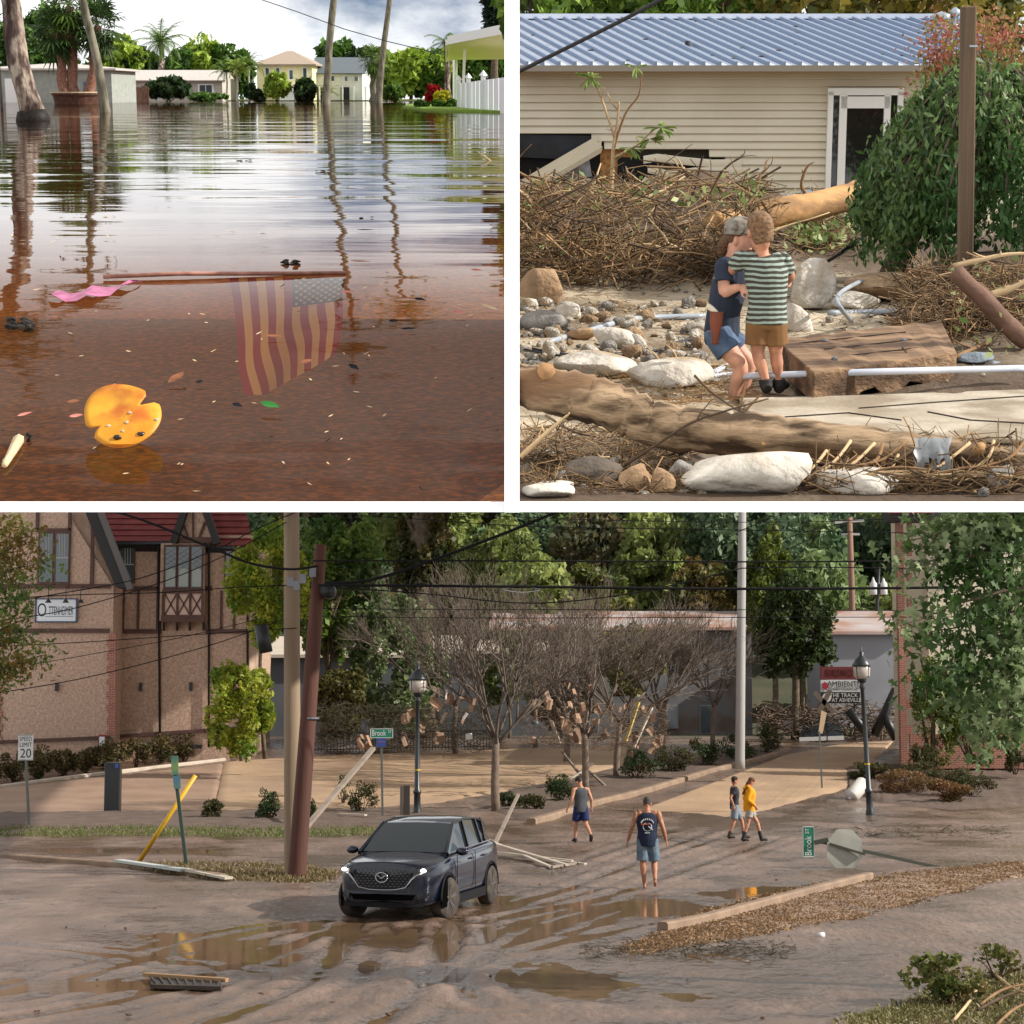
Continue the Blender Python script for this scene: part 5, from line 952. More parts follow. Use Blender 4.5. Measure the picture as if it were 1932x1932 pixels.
JWo = dict(pelvis=p_(1362, 622, YW+.12), waist=p_(1366, 585, YW+.10), chest=p_(1378, 532, YW+.10), neck=p_(1385, 482, YW+.10), head=p_(1396, 450, YW+.12),
           shL=p_(1392, 500, YW+.26), elL=p_(1430, 540, YW+.32), wrL=p_(1462, 530, YW+.3), shR=p_(1366, 502, YW-.03), elR=p_(1366, 551, YW-.10), wrR=p_(1396, 541, YW-.13),
           hpL=p_(1366, 630, YW+.18), knL=p_(1412, 686, YW+.16), anL=p_(1400, 752, YW+.15), hpR=p_(1354, 632, YW+.03), knR=p_(1398, 692, YW-.04), anR=p_(1380, 764, YW+.0), toL=p_(1425, 762, YW+.15), toR=p_(1402, 774, YW-.02))
denim = M('denim', '#3f5068', '#566a85', 14, .9, bump=.2, bsc=200, bdist=.002)
woman, _ = person('woman in a cap, navy T-shirt and denim shorts half crouching to hold the child', JWo, (.15, 1, 0), (1, -.1, 0), MU, .88, .007, [('tshirt', M('navy_tee', '#2c3444', '#232a38', 6, .9)), ('shorts', denim, .52), ('shoes', M('dark_shoes', '#14161c'), .05)], skin='#d09a80', hair='#6b4a30', hairstyle='back', build=1.04, face=(.93, -.36, -.1), hk=.98)
hc = JWo['head']; fz = Vector((.93, -.36, -.1)).normalized(); g = G(); k_ = .98
loft(g, *dense([hc+Vector((0, 0, .03*k_)), hc+Vector((0, 0, .08*k_)), hc+Vector((0, 0, .125*k_)), hc+Vector((0, 0, .15*k_))], [(.088*k_, .112*k_), (.090*k_, .112*k_), (.072*k_, .088*k_), (.02*k_, .02*k_)]), fz.cross(Vector((0, 0, 1))), 16)
cp = woman.p('cap', g, M('camo_cap', '#4a4038', '#7d7568', 22, .9, c3='#8f887c', sc3=18, vor=True), smooth=True); g = G(); sdv = fz.cross(Vector((0, 0, 1))).normalized()
g.prism([hc+Vector((0, 0, .035*k_))+fz*.06*k_+sdv*.085*k_, hc+Vector((0, 0, .03*k_))+fz*.17*k_+sdv*.06*k_, hc+Vector((0, 0, .03*k_))+fz*.19*k_, hc+Vector((0, 0, .03*k_))+fz*.17*k_-sdv*.06*k_, hc+Vector((0, 0, .035*k_))+fz*.06*k_-sdv*.085*k_], (0, 0, .012)); woman.p('visor', g, M('cap_brim', '#5a4c40', rough=.9), cp)
a = Ud(1352, 588, YW-.13); b = Ud(1349, 650, YW-.15); g = G(); loft(g, *dense([a, a.lerp(b, .35), a.lerp(b, .7), b], [(.045, .02), (.042, .022), (.028, .02), (.022, .018)]), (1, 0, 0), 10); hol = woman.p('holster', g, M('tan_leather', '#7a3a1c', '#63301a', 8, .5), smooth=True)
g = G(); loft(g, *dense([Ud(1352, 592, YW-.13), Ud(1342, 582, YW-.13), Ud(1333, 577, YW-.13)], [(.018, .014), (.019, .014), (.022, .014)]), (0, 0, 1), 8); woman.p('grip', g, M('ivory_grip', '#d8cdb8', rough=.4), hol, smooth=True)
g = G(); p = Ud(1455, 742, YC+.05); g.rock(tuple(p+Vector((0, .05, -.045))), (.24, .20, .055), 5, 3, .2, 1); one('flat_stone', g, stm[2], 'flat tan stone the child stands on', 'stone', p, MU, None, True)
# ================================================================ lower street: ground, mud, kerbs
def vnoise(x, y, seed=0):
    q = np.random.default_rng(seed); tab = q.random((64, 64)); xi, yi = np.floor(x).astype(int), np.floor(y).astype(int); fx, fy = x-xi, y-yi; fx = fx*fx*(3-2*fx); fy = fy*fy*(3-2*fy)
    g_ = lambda a, b: tab[a % 64, b % 64]
    return (g_(xi, yi)*(1-fx)+g_(xi+1, yi)*fx)*(1-fy)+(g_(xi, yi+1)*(1-fx)+g_(xi+1, yi+1)*fx)*fy
def fb(x, y, seed, o=4): return sum(vnoise(x*2**i+i*7.3, y*2**i+i*3.1, seed+i)/2**i for i in range(o))/(2-2**(1-o))-.5
def gpts(pts, k=8):
    P = [B(x, y) for x, y in pts]; P, _ = dense(P, [1]*len(P), k); return np.array([(p.x, p.y) for p in P])
def dist(X, Y, P):
    D = np.full(X.shape, 1e9)
    for i in range(len(P)-1):
        a, b = P[i], P[i+1]; d = b-a; L2 = (d@d)+1e-9; t = np.clip(((X-a[0])*d[0]+(Y-a[1])*d[1])/L2, 0, 1); D = np.minimum(D, np.hypot(X-a[0]-t*d[0], Y-a[1]-t*d[1]))
    return D
rows_ = np.concatenate([np.linspace(1960, 1560, 300), np.linspace(1559, 1396, 120), [1394, 1392, 1391]]); cols_ = np.linspace(-70, 2002, 860)
Yr = []
for py in rows_: Yr.append(B(966, py).y)
Yr = np.array(Yr); GX = (cols_[None, :]-CX)/F*Yr[:, None]/math.cos(PB)*1.0; GY = np.repeat(Yr[:, None], len(cols_), 1)
MZ = .030*fb(GX*.35+GY*.1, GY*.35, 1)+.055*fb(GX*.9+GY*.25, GY*.20-GX*.05, 5)+.012*fb(GX*5+GY*1.2, GY*1.3-GX*.3, 9)+.030*fb(GX*.5+GY*.35, GY*1.1-GX*.38, 14)+.018*fb(GX*1.0-GY*.2, GY*2.4+GX*.5, 19)
near = np.clip((62-GY)/8, 0, 1); MZ += near*(.006*fb(GX*11+GY*3, GY*6-GX*2, 23)+.004*fb(GX*22, GY*12, 27))
TRK = [[(655, 1745), (640, 1790), (590, 1850), (470, 1905), (330, 1950)], [(845, 1740), (830, 1790), (800, 1850), (740, 1910), (660, 1950)], [(860, 1735), (850, 1780), (860, 1840), (910, 1900)], [(905, 1725), (990, 1700), (1120, 1660), (1260, 1600), (1420, 1540)], [(870, 1745), (980, 1725), (1150, 1690), (1300, 1640), (1480, 1580)], [(-20, 1880), (200, 1830), (420, 1770), (620, 1735)], [(-20, 1930), (260, 1880), (500, 1800), (680, 1740)], [(-20, 1780), (200, 1800), (500, 1835)], [(960, 1800), (1100, 1770), (1240, 1740)], [(820, 1860), (950, 1790), (1080, 1735), (1200, 1700)], [(0, 1700), (250, 1690), (520, 1700)], [(1050, 1640), (1300, 1560), (1500, 1480), (1600, 1430)], [(1120, 1660), (1380, 1575), (1560, 1500), (1660, 1430)]]
for tr in TRK:
    for off in (0,):
        d = dist(GX, GY, gpts(tr))+.10*fb(GX*2.2, GY*1.2, 31); MZ += near*(-.032*np.exp(-(d/.15)**2)+.018*np.exp(-((d-.33)/.13)**2)-.008*np.exp(-((d-.62)/.10)**2)+.006*np.exp(-((d-.85)/.10)**2)+.003*np.sin((GY+GX*.6)*52)*np.exp(-(d/.14)**4))+(1-near)*(-.02*np.exp(-(d/.25)**2))
PUD = [(470, 1790, 210, 34), (760, 1762, 150, 26), (560, 1745, 110, 14), (1000, 1760, 150, 40), (1210, 1712, 190, 22), (1420, 1686, 130, 10), (1030, 1835, 150, 30), (1095, 1862, 50, 16), (200, 1605, 240, 7), (700, 1825, 40, 20), (110, 1860, 90, 14), (300, 1860, 120, 12), (1015, 1645, 60, 8), (1840, 1515, 120, 8), (1870, 1650, 80, 14), (1330, 1550, 60, 10), (930, 1700, 40, 10)]
PXg = CX+GX/GY*F; PYg = np.repeat(rows_[:, None], len(cols_), 1)
for (x, y, w, h) in PUD:
    e = ((PXg-x)/w)**2+((PYg-y)/h)**2; MZ -= .046*np.exp(-e*1.1)
GZ = hB(GX, GY)+MZ+.02
V = np.stack([GX, GY, GZ], -1).reshape(-1, 3); nc = len(cols_); idx = np.arange(len(rows_)*nc).reshape(len(rows_), nc)
Q = np.stack([idx[:-1, :-1], idx[:-1, 1:], idx[1:, 1:], idx[1:, :-1]], -1).reshape(-1, 4)
mudm = M('wet_mud', (.215, .146, .112), (.15, .097, .071), 1.1, .6, bump=1., bsc=7, c3=(.125, .080, .055), sc3=.35, spec=.5, bdist=.05, r2=.4, st=(1, .45, 1))
me = npmesh('street', V, Q); at = me.attributes.new('wet', 'FLOAT', 'POINT')
wet = np.clip((.006-MZ)/.022, 0, 1)*.85+np.clip(fb(GX*.22+GY*.12, GY*.5-GX*.16, 41)*3.2, 0, 1)*.55+np.clip(fb(GX*1.1+GY*.5, GY*2.2-GX*.8, 47)*2.4, -.3, .5)*.6+np.clip(fb(GX*3+GY, GY*2.6-GX, 53)*5-.9, 0, 1)*.7
at.data.foreach_set('value', np.clip(wet, 0, 1).astype(np.float32).ravel()); nt_ = mudm.node_tree; an = nt_.nodes.new('ShaderNodeAttribute'); an.attribute_name = 'wet'; mm = nt_.nodes.new('ShaderNodeMix'); mm.data_type = 'RGBA'; bs = nt_.nodes['Principled BSDF'].inputs['Base Color']; old = bs.links[0].from_socket
nt_.links.new(an.outputs['Fac'], mm.inputs[0]); nt_.links.new(old, mm.inputs[6]); mm.inputs[7].default_value = (.072, .043, .025, 1); nt_.links.new(mm.outputs[2], bs)
ro = nt_.nodes['Principled BSDF'].inputs['Roughness']; mr2 = nt_.nodes.new('ShaderNodeMapRange'); mr2.inputs[3].default_value = .46; mr2.inputs[4].default_value = .2; nt_.links.new(an.outputs['Fac'], mr2.inputs[0]); nt_.links.new(mr2.outputs[0], ro)
props(link('muddy_street', me, mudm, None, None, True), None, None, None, 'structure')
pw_ = M('puddle_water', (.13, .082, .045), (.17, .108, .062), .8, .05, spec=.45, bump=.06, bsc=5)
g = G(); g.add([(-13, 20, -.008), (15, 20, -.008), (22, 62, -.008), (-22, 62, -.008)], [(0, 1, 2, 3)]); props(link('puddle_water', g.mesh('puddle'), pw_), None, None, None, 'structure')
def patch(name, topl, bot, mat, lift=.03, nu=60, nv=14, rough=.0, kind='structure', edge=True):
    def ip(L_, u):
        n = len(L_)-1; i = min(int(u*n), n-1); t_ = u*n-i; return (L_[i][0]*(1-t_)+L_[i+1][0]*t_, L_[i][1]*(1-t_)+L_[i+1][1]*t_)
    V = []
    for j in range(nv+1):
        for i in range(nu+1):
            a, b = ip(topl, i/nu), ip(bot, i/nu); t_ = j/nv; p = B(a[0]*(1-t_)+b[0]*t_, a[1]*(1-t_)+b[1]*t_)
            e = min(j, nv-j, i, nu-i); V.append((p.x, p.y, p.z+(lift+random.uniform(-1, 1)*rough if e > 0 else (-.03 if edge else lift))))
    g = G(); g.add(V, [(j*(nu+1)+i, (j+1)*(nu+1)+i, (j+1)*(nu+1)+i+1, j*(nu+1)+i+1) for j in range(nv) for i in range(nu)]); return props(link(name, g.mesh(name), mat, None, None, True), None, None, None, kind)
tanm = M('dried_silt', (.40, .27, .165), (.31, .205, .125), .5, .8, bump=.5, bsc=4, c3=(.30, .20, .13), sc3=.22, bdist=.04)
patch('parking_lot', [(420, 1436), (560, 1425), (760, 1419), (1000, 1409), (1190, 1404)], [(400, 1532), (600, 1530), (790, 1524), (930, 1502), (1180, 1446)], tanm, .09, rough=.01)
patch('muddy_driveway', [(-60, 1496), (200, 1464), (425, 1438)], [(-60, 1536), (200, 1534), (405, 1530)], M('drive_mud', (.30, .20, .14), (.23, .15, .105), .6, .6, bump=.5, bsc=6, bdist=.03), .10)
patch('side_road', [(1500, 1420), (1590, 1400), (1694, 1393)], [(1200, 1532), (1400, 1545), (1600, 1488)], tanm, .075, rough=.008)
soil = M('dark_soil', (.13, .088, .065), (.085, .058, .045), 1.2, .95, bump=.9, bsc=9, bdist=.05)
patch('planting_bed', [(-60, 1536), (250, 1535), (600, 1530), (900, 1525)], [(-60, 1568), (250, 1566), (600, 1570), (880, 1566)], soil, .12, rough=.03)
patch('planting_bed', [(880, 1520), (1100, 1462), (1300, 1425), (1480, 1402)], [(1000, 1556), (1190, 1502), (1360, 1458), (1482, 1420)], soil, .12, rough=.03)
patch('planting_bed', [(1590, 1448), (1690, 1440), (1800, 1440), (1960, 1448)], [(1600, 1490), (1660, 1520), (1800, 1530), (1960, 1520)], soil, .10, rough=.03)
def kerbline(name, lab, pts, w=.18, h=.16, mat=None, lift=0.):
    P = [B(x, y) for x, y in pts]; P, _ = dense(P, [1]*len(P), 6); g = G(); V = []; n = len(P)
    for i, p in enumerate(P):
        d = (P[min(i+1, n-1)]-P[max(i-1, 0)]); d.z = 0; d.normalize(); s_ = Vector((-d.y, d.x, 0)); z = float(hB(p.x, p.y))
        for a, b in ((-1, -.1), (-1, h*.8), (-.7, h), (.7, h), (1, h*.8), (1, -.1)): V.append((p.x+s_.x*a*w/2, p.y+s_.y*a*w/2, z+b+lift))
    g.add(V, [(6*i+k, 6*i+k+1, 6*i+7+k, 6*i+6+k) for i in range(n-1) for k in range(5)]+[(0, 1, 2, 3, 4, 5)[::-1], tuple(6*(n-1)+k for k in range(6))])
    return one(name, g, mat or M('muddy_kerb', (.27, .185, .125), (.19, .13, .09), 2, .85, bump=.3, bsc=10), lab, 'kerb', P[0], MB, None, False, 'structure')
kerbline('kerb', 'mud coated kerb curving along the planting bed', [(1002, 1556), (1100, 1526), (1200, 1501), (1330, 1462), (1440, 1434), (1486, 1418)], .3, .2)
kerbline('kerb', 'mud coated kerb along the grassy pole island', [(-20, 1618), (110, 1628), (220, 1636), (330, 1648), (420, 1660)], .22, .13)
kerbline('kerb', 'mud coated kerb along the straw covered verge', [(1250, 1758), (1330, 1742), (1430, 1715), (1530, 1688), (1640, 1660)], .2, .16)
kerbline('kerb', 'pale kerb below the hedge of the half timbered building', [(-20, 1490), (130, 1470), (300, 1450), (440, 1434)], .25, .14, M('pale_kerb', (.5, .42, .34), (.4, .33, .26), 2, .85))
def tufts(name, lab, n, region, h, mat, seed=0, w=.012, lean=.5, lift=0.):
    """many single grass blades over a region given as top and bottom picture lines"""
    q = np.random.default_rng(seed); topl, bot = region; V = []; Q = []
    def ip(L_, u):
        m = len(L_)-1; i = min(int(u*m), m-1); t_ = u*m-i; return (L_[i][0]*(1-t_)+L_[i+1][0]*t_, L_[i][1]*(1-t_)+L_[i+1][1]*t_)
    cl = []
    while len(cl) < n//14+1:
        u, t_ = q.random(), q.random(); a, b = ip(topl, u), ip(bot, u); cl.append(B(a[0]*(1-t_)+b[0]*t_, a[1]*(1-t_)+b[1]*t_))
    org = cl[0]
    for i in range(n):
        c = cl[i % len(cl)]; p = np.array((c.x+q.normal()*.12, c.y+q.normal()*.14, c.z+.01+lift)); hh = h*q.uniform(.4, 1.2); a = q.uniform(0, 6.28); d = np.array((math.cos(a), math.sin(a), 0)); l_ = np.array((q.normal()*lean, q.normal()*lean, 1.)); l_ /= np.linalg.norm(l_); k = len(V)
        V += [p-d*w, p+d*w, p+l_*hh*.6+d*w*.6, p+l_*hh+np.array((0, 0, -.3*hh*lean))]; Q.append((k, k+1, k+2, k+3))
    V = np.array(V)-np.array(org); return props(link(name, npmesh(name, V, Q), mat, None, Matrix.Translation(org)), lab, 'grass', None, 'stuff')
straw = leafm('flattened_straw', (.33, .19, .085), (.13, .085, .048), trans=.15); grass = leafm('verge_grass', (.10, .13, .03), (.17, .17, .06), trans=.25); drygr = leafm('dull_grass', (.15, .12, .05), (.22, .16, .08), trans=.2)
patch('straw_verge', [(1200, 1788), (1330, 1740), (1500, 1688), (1700, 1652), (1932, 1630)], [(1185, 1802), (1400, 1768), (1600, 1738), (1780, 1692), (1932, 1652)], M('straw_soil', (.30, .215, .165), (.15, .09, .045), 1.6, .95, bump=1., bsc=12, bdist=.05), .03, rough=0)
tufts('straw_grass', 'flattened brown straw grass on the verge beside the kerb', 34000, ([(1200, 1788), (1330, 1738), (1500, 1684), (1700, 1648), (1932, 1626)], [(1190, 1800), (1400, 1768), (1600, 1738), (1780, 1690), (1932, 1648)]), .085, straw, 1, .004, 1.5, .01)
tufts('straw_grass', 'thin straw along the road side of the verge kerb', 3000, ([(1290, 1738), (1400, 1700), (1600, 1655)], [(1300, 1746), (1420, 1714), (1620, 1664)]), .10, straw, 2, .010, 1.6)
tufts('verge_grass', 'green grass strip below the planting bed', 8000, ([(-20, 1562), (250, 1562), (530, 1564), (760, 1562)], [(-20, 1584), (250, 1582), (530, 1584), (750, 1580)]), .13, grass, 3, .014, .5, .05)
tufts('island_grass', 'dull tufted grass around the feet of the two poles', 7000, ([(230, 1634), (400, 1628), (560, 1634), (625, 1648)], [(300, 1646), (430, 1662), (540, 1668), (615, 1664)]), .16, drygr, 4, .013, .7)
tufts('weeds', 'rough weeds and grass in the bottom corner', 7000, ([(1640, 1925), (1760, 1880), (1850, 1850), (1940, 1830)], [(1600, 1945), (1720, 1945), (1840, 1945), (1940, 1945)]), .12, leafm('corner_weed', (.12, .12, .035), (.23, .19, .08), trans=.2), 5, .012, .8)

# ================================================================ hillside wood
g = G(); V = []; nx, ny = 30, 20
for j in range(ny+1):
    Y = 104+j*13.; 
    for i in range(nx+1): x = (-.33+.66*i/nx)*Y; V.append((x, Y, 2.19+max(0, (Y-135))*.27+3*fbm(x, Y, .02)*min(1, max(0, (Y-140)/40.))))
g.add(V, [(j*(nx+1)+i, j*(nx+1)+i+1, (j+1)*(nx+1)+i+1, (j+1)*(nx+1)+i) for j in range(ny) for i in range(nx)])
props(link('hillside', g.mesh('hillside'), M('forest_floor', (.05, .055, .03), (.08, .075, .04), .3, 1.), None, None, True), None, None, None, 'structure')
hz = [leafm('hill_a', '#667a50', '#94a668', c3='#56704c', sc3=.25), leafm('hill_b', '#566c50', '#788c64', c3='#4a6048', sc3=.25), leafm('hill_c', '#6f7e48', '#a0a85c', c3='#5c6a3e', sc3=.25), leafm('hill_d', '#5a5440', '#7c7048', c3='#46503a', sc3=.25)]  # leaf tones lightened, with the distant haze put into their colour
protoT = []
for i in range(8): protoT.append(tree('hill_tree', 'broad leafy tree among the mass of trees on the wooded hillside', (0, 400, -200), MB, 11, (4.6, 4.6, 4.4), (0, 400, -200+7.), 5000, .34, bk, hz[i % 4], 300+i, 'trees on the wooded hillside', tr=.3, clumps=26, cr=.34).o)
q = random.Random(5); used = set(); n = 0
for r in range(11):
    Y = 138+r*15
    m_ = int(.62*Y/6.2)
    for i in range(m_):
        x = (-.31+.62*(i+q.uniform(.1, .9))/m_)*Y; z = 2.2+max(0, Y-135)*.27-.3; s_ = q.uniform(.75, 1.2)
        ytop = 1344-(z+11*s_-CAMH)/Y*F
        if z-CAMH > .112*Y: continue
        k = q.randrange(8); Mx = Matrix.Translation((x, Y+q.uniform(-5, 5), z)) @ Matrix.Rotation(q.uniform(0, 6.28), 4, 'Z') @ Matrix.Diagonal((s_, s_, s_*q.uniform(.9, 1.25), 1))
        if k not in used: used.add(k); protoT[k].matrix_world = Mx
        else: dup(protoT[k], Mx)
        n += 1

# ================================================================ half timbered building
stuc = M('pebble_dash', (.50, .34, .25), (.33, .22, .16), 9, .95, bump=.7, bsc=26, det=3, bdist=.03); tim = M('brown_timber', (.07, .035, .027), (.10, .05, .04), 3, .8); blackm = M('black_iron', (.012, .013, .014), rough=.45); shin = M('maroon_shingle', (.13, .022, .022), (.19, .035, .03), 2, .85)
YB = 88.; sb = YB/F
def bx(px, py, Y=YB): return Bd(px, py, Y)
def rect(px0, px1, py0, py1, Y, d=.1):
    a, b = Bd(px0, py0, Y), Bd(px1, py1, Y); g = G(); g.box(((a.x+b.x)/2, Y, (a.z+b.z)/2), (abs(b.x-a.x), d, abs(a.z-b.z))); return g
tb = T('half_timbered_building', 'pebble dashed building with brown half timbering and maroon roof', 'building', Bd(100, 1430, YB), MB)
Y2 = YB+2.2
g = G(); a, b = Bd(-90, 930, YB), Bd(208, 1440, YB); g.prism([(a.x, YB, b.z), (b.x, YB, b.z), (b.x, YB, Bd(0, 1108, YB).z), (Bd(160, 0, YB).x, YB, Bd(0, 985, YB).z), (Bd(140, 0, YB).x, YB, Bd(0, 925, YB).z), (a.x, YB, Bd(0, 925, YB).z)], (0, 9, 0)); tb.p('wall', g, stuc)
a, b = Bd(200, 1010, Y2), Bd(468, 1440, Y2); g = G(); g.box(((a.x+b.x)/2, Y2+4, (a.z+b.z)/2), (b.x-a.x, 8, a.z-b.z)); tb.p('wall', g, stuc)
def strip(x0, x1, y0, y1, Y=YB, d=.10, m_=tim, nm='timber'): tb.p(nm, rect(x0, x1, y0, y1, Y-.05, d), m_)
for a in ((-90, 208, 1102, 1110), (-90, 206, 1186, 1194), (69, 73, 930, 1000), (130, 134, 930, 1000), (172, 176, 990, 1103)): strip(*a)
for a in ((208, 400, 1106, 1114), (208, 305, 1187, 1195), (388, 468, 1187, 1195), (209, 213, 1040, 1187), (231, 234, 1114, 1187), (259, 262, 1114, 1187), (416, 419, 1114, 1187), (440, 443, 1114, 1187), (297, 303, 1040, 1187)): strip(*a, Y=Y2)
for (xa, xb, ya, yb, Y) in ((-90, 209, 1400, 1387, YB), (209, 402, 1386, 1373, Y2), (402, 468, 1373, 1369, Y2)):
    g = G(); g.bar(Bd(xa, ya+4, Y-.06), Bd(xb, yb+4, Y-.06), .12, .15); tb.p('water_table', g, tim)
brickm = bpy.data.materials.new('red_brick'); brickm.use_nodes = True; t_ = brickm.node_tree; bt = t_.nodes.new('ShaderNodeTexBrick'); tc_ = t_.nodes.new('ShaderNodeTexCoord'); mp_ = t_.nodes.new('ShaderNodeMapping'); mp_.inputs['Rotation'].default_value = (pi/2, 0, 0)
t_.links.new(tc_.outputs['Object'], mp_.inputs[0]); t_.links.new(mp_.outputs[0], bt.inputs['Vector']); bt.inputs['Color1'].default_value = (.22, .06, .035, 1); bt.inputs['Color2'].default_value = (.30, .09, .05, 1); bt.inputs['Mortar'].default_value = (.35, .27, .22, 1)
bt.inputs['Scale'].default_value = 1; bt.inputs['Brick Width'].default_value = .23; bt.inputs['Row Height'].default_value = .078; bt.inputs['Mortar Size'].default_value = .010; t_.links.new(bt.outputs[0], t_.nodes['Principled BSDF'].inputs['Base Color']); t_.nodes['Principled BSDF'].inputs['Roughness'].default_value = .9
for i in range(16): tb.p('brick_quoin', rect(206-(4 if i % 2 else 0), 219, 1195+i*12.2, 1195+(i+1)*12.2-.3, YB-.04, .14), brickm)
for i in range(17): tb.p('brick_quoin', rect(-14, (0 if i % 2 else 4), 1195+i*12.2, 1195+(i+1)*12.2-.3, YB-.03, .1), brickm)
# gable barge board and roofs
g = G(); P = [Bd(150, 940, YB-1.0), Bd(176, 940, YB-1.0), Bd(240, 1108, YB-1.0), Bd(218, 1108, YB-1.0)]; g.prism(P, (0, 1.2, 0)); tb.p('barge_board', g, M('dark_barge', (.018, .016, .015), rough=.7))
g = G(); g.bar(Bd(180, 940, YB-1.05), Bd(246, 1112, YB-1.05), .14, .28); tb.p('roof_edge', g, M('grey_roof_edge', (.10, .09, .085), rough=.8))
def shingles(pxl, pxr, yt, yb, Yt, Yb, n=9):
    for i in range(n):
        u0, u1 = i/n, (i+1)/n; a0, a1 = [(np.array(Bd(pxl[0]*(1-u)+pxl[1]*u, yt*(1-u)+yb*u, Yt*(1-u)+Yb*u))) for u in (u0, u1)]; b0, b1 = [(np.array(Bd(pxr[0]*(1-u)+pxr[1]*u, yt*(1-u)+yb*u, Yt*(1-u)+Yb*u))) for u in (u0, u1)]; o = np.array((0, -.05, .03)); g = G()
        g.add([a0, b0, b1+o, a1+o, b1, a1], [(0, 3, 2, 1), (3, 5, 4, 2)]); tb.p('shingle_course', g, shin)
shingles((176, 216), (350, 332), 925, 1022, Y2+3.5, Y2-.5); shingles((372, 412), (456, 478), 925, 1030, Y2+3.5, Y2-.5)
g = G(); g.bar(Bd(216, 1025, Y2-.5), Bd(332, 1024, Y2-.5), .12, .12); tb.p('gutter', g, blackm); g = G(); g.bar(Bd(410, 1032, Y2-.5), Bd(476, 1036, Y2-.5), .12, .12); tb.p('gutter', g, blackm)
g = G(); g.prism([Bd(216, 1026, Y2-.3), Bd(470, 1032, Y2-.3), Bd(470, 1044, Y2), Bd(216, 1040, Y2)], (0, .1, 0)); tb.p('painted_eave_shade', g, blackm)  # black strip that paints in the shade under the eave
g = G(); P = [Bd(336, 1018, Y2-.7), Bd(400, 1018, Y2-.7), Bd(368, 930, Y2-.7)]; g.prism(P, (0, 2.5, 0)); tb.p('dormer_gable', g, stuc)
for p0, p1 in (((328, 1024), (366, 915)), ((410, 1026), (372, 915))):
    g = G(); g.bar(Bd(*p0, Y2-.85), Bd(*p1, Y2-.85), .5, .30); tb.p('barge_board', g, M('dark_barge', (.018, .016, .015)))
for p0, p1 in (((364, 1016), (364, 950)), ((355, 1016), (345, 985)), ((375, 1016), (386, 985))):
    g = G(); g.bar(Bd(*p0, Y2-.78), Bd(*p1, Y2-.78), .07, .09); tb.p('timber', g, tim)
tb.p('timber', rect(338, 400, 1014, 1024, Y2-.75, .16), tim)
# bay with leaded lights
tb.p('bay_wall', rect(306, 384, 1026, 1172, Y2-.35, .7), stuc); 
for i in range(3):
    x0 = 313+i*24.5; f = tb.p('window', rect(x0-3, x0+21, 1028, 1112, Y2-.74, .08), tim); tb.p('pane', rect(x0, x0+18, 1032, 1108, Y2-.77, .06), winm, f)
    tb.p('curtain', rect(x0+1, x0+17, 1072, 1106, Y2-.803, .004), M('pale_curtain', (.30, .33, .30), rough=.9), f); g = G()
    for k in range(4):
        yk = 1034+k*9.5; g.bar(Bd(x0, yk, Y2-.81), Bd(x0+18, yk+12, Y2-.81), .03, .03); g.bar(Bd(x0+18, yk, Y2-.81), Bd(x0, yk+12, Y2-.81), .03, .03)
    tb.p('leading', g, M('lead_grey', (.16, .16, .16), rough=.6), f, kind='stuff')
    x0 -= 2; tb.p('infill_panel', rect(x0, x0+22, 1120, 1160, Y2-.73, .04), M('pink_stucco', (.58, .40, .32), rough=.9))
    for p0, p1 in (((x0, 1120), (x0+22, 1160)), ((x0+22, 1120), (x0, 1160))):
        g = G(); g.bar(Bd(*p0, Y2-.78), Bd(*p1, Y2-.78), .06, .05); tb.p('cross_brace', g, tim)
for a in ((306, 384, 1112, 1119), (304, 386, 1161, 1173), (306, 310, 1119, 1161), (333, 336, 1119, 1161), (357, 360, 1119, 1161), (380, 384, 1119, 1161)): strip(*a, Y=Y2-.76)
for x in (307, 332, 356, 382):
    g = G(); g.prism([Bd(x, 1174, Y2-.7), Bd(x, 1174, Y2), Bd(x, 1190, Y2)], (.10, 0, 0)); tb.p('bracket', g, blackm)
def tudwin(x0, x1, y0, y1, Y):
    f = tb.p('window', rect(x0, x1, y0, y1, Y-.08, .1), tim); w = (x1-x0-6); tb.p('pane', rect(x0+3, x1-3, y0+4, y1-4, Y-.12, .05), winm, f)
    tb.p('sash_bar', rect(x0+2, x1-2, (y0+y1)/2-1.2, (y0+y1)/2+1.2, Y-.15, .04), M('sash_grey', (.3, .28, .26), rough=.7), f); g = G()
    for k in range(1, 4): a, b = Bd(x0+3+w*k/4, y0+4, Y-.15), Bd(x0+3+w*k/4, (y0+y1)/2, Y-.15); g.bar(a, b, .03)
    tb.p('glazing_bar', g, M('sash_grey', (.3, .28, .26)), f, kind='stuff')
tudwin(73, 101, 1003, 1102, YB); tudwin(104, 131, 1003, 1102, YB); strip(70, 134, 997, 1004); strip(100, 105, 1003, 1103); tudwin(228, 254, 1030, 1100, Y2); tudwin(424, 446, 1036, 1108, Y2)
for x, y0, y1 in ((299, 1035, 1425), (394, 1032, 1410), (467, 1040, 1420)):
    g = G(); g.tube([Bd(x+(6 if x == 394 else 0), y0-6, Y2-.35), Bd(x, y0+8, Y2-.12), Bd(x-(0 if x != 299 else -3), y1, Y2-.12)], .055, 8); tb.p('downpipe', g, blackm, smooth=True)
for x, y in ((107, 1296), (265, 1296), (360, 1295)): tb.p('wall_light', rect(x-2.5, x+2.5, y-8, y+8, (YB if x < 200 else Y2)-.12, .16), blackm)
tb.p('foundation_vent', rect(355, 380, 1405, 1412, Y2-.03, .08), blackm); tb.p('foundation_vent', rect(148, 175, 1418, 1424, YB-.03, .08), blackm)
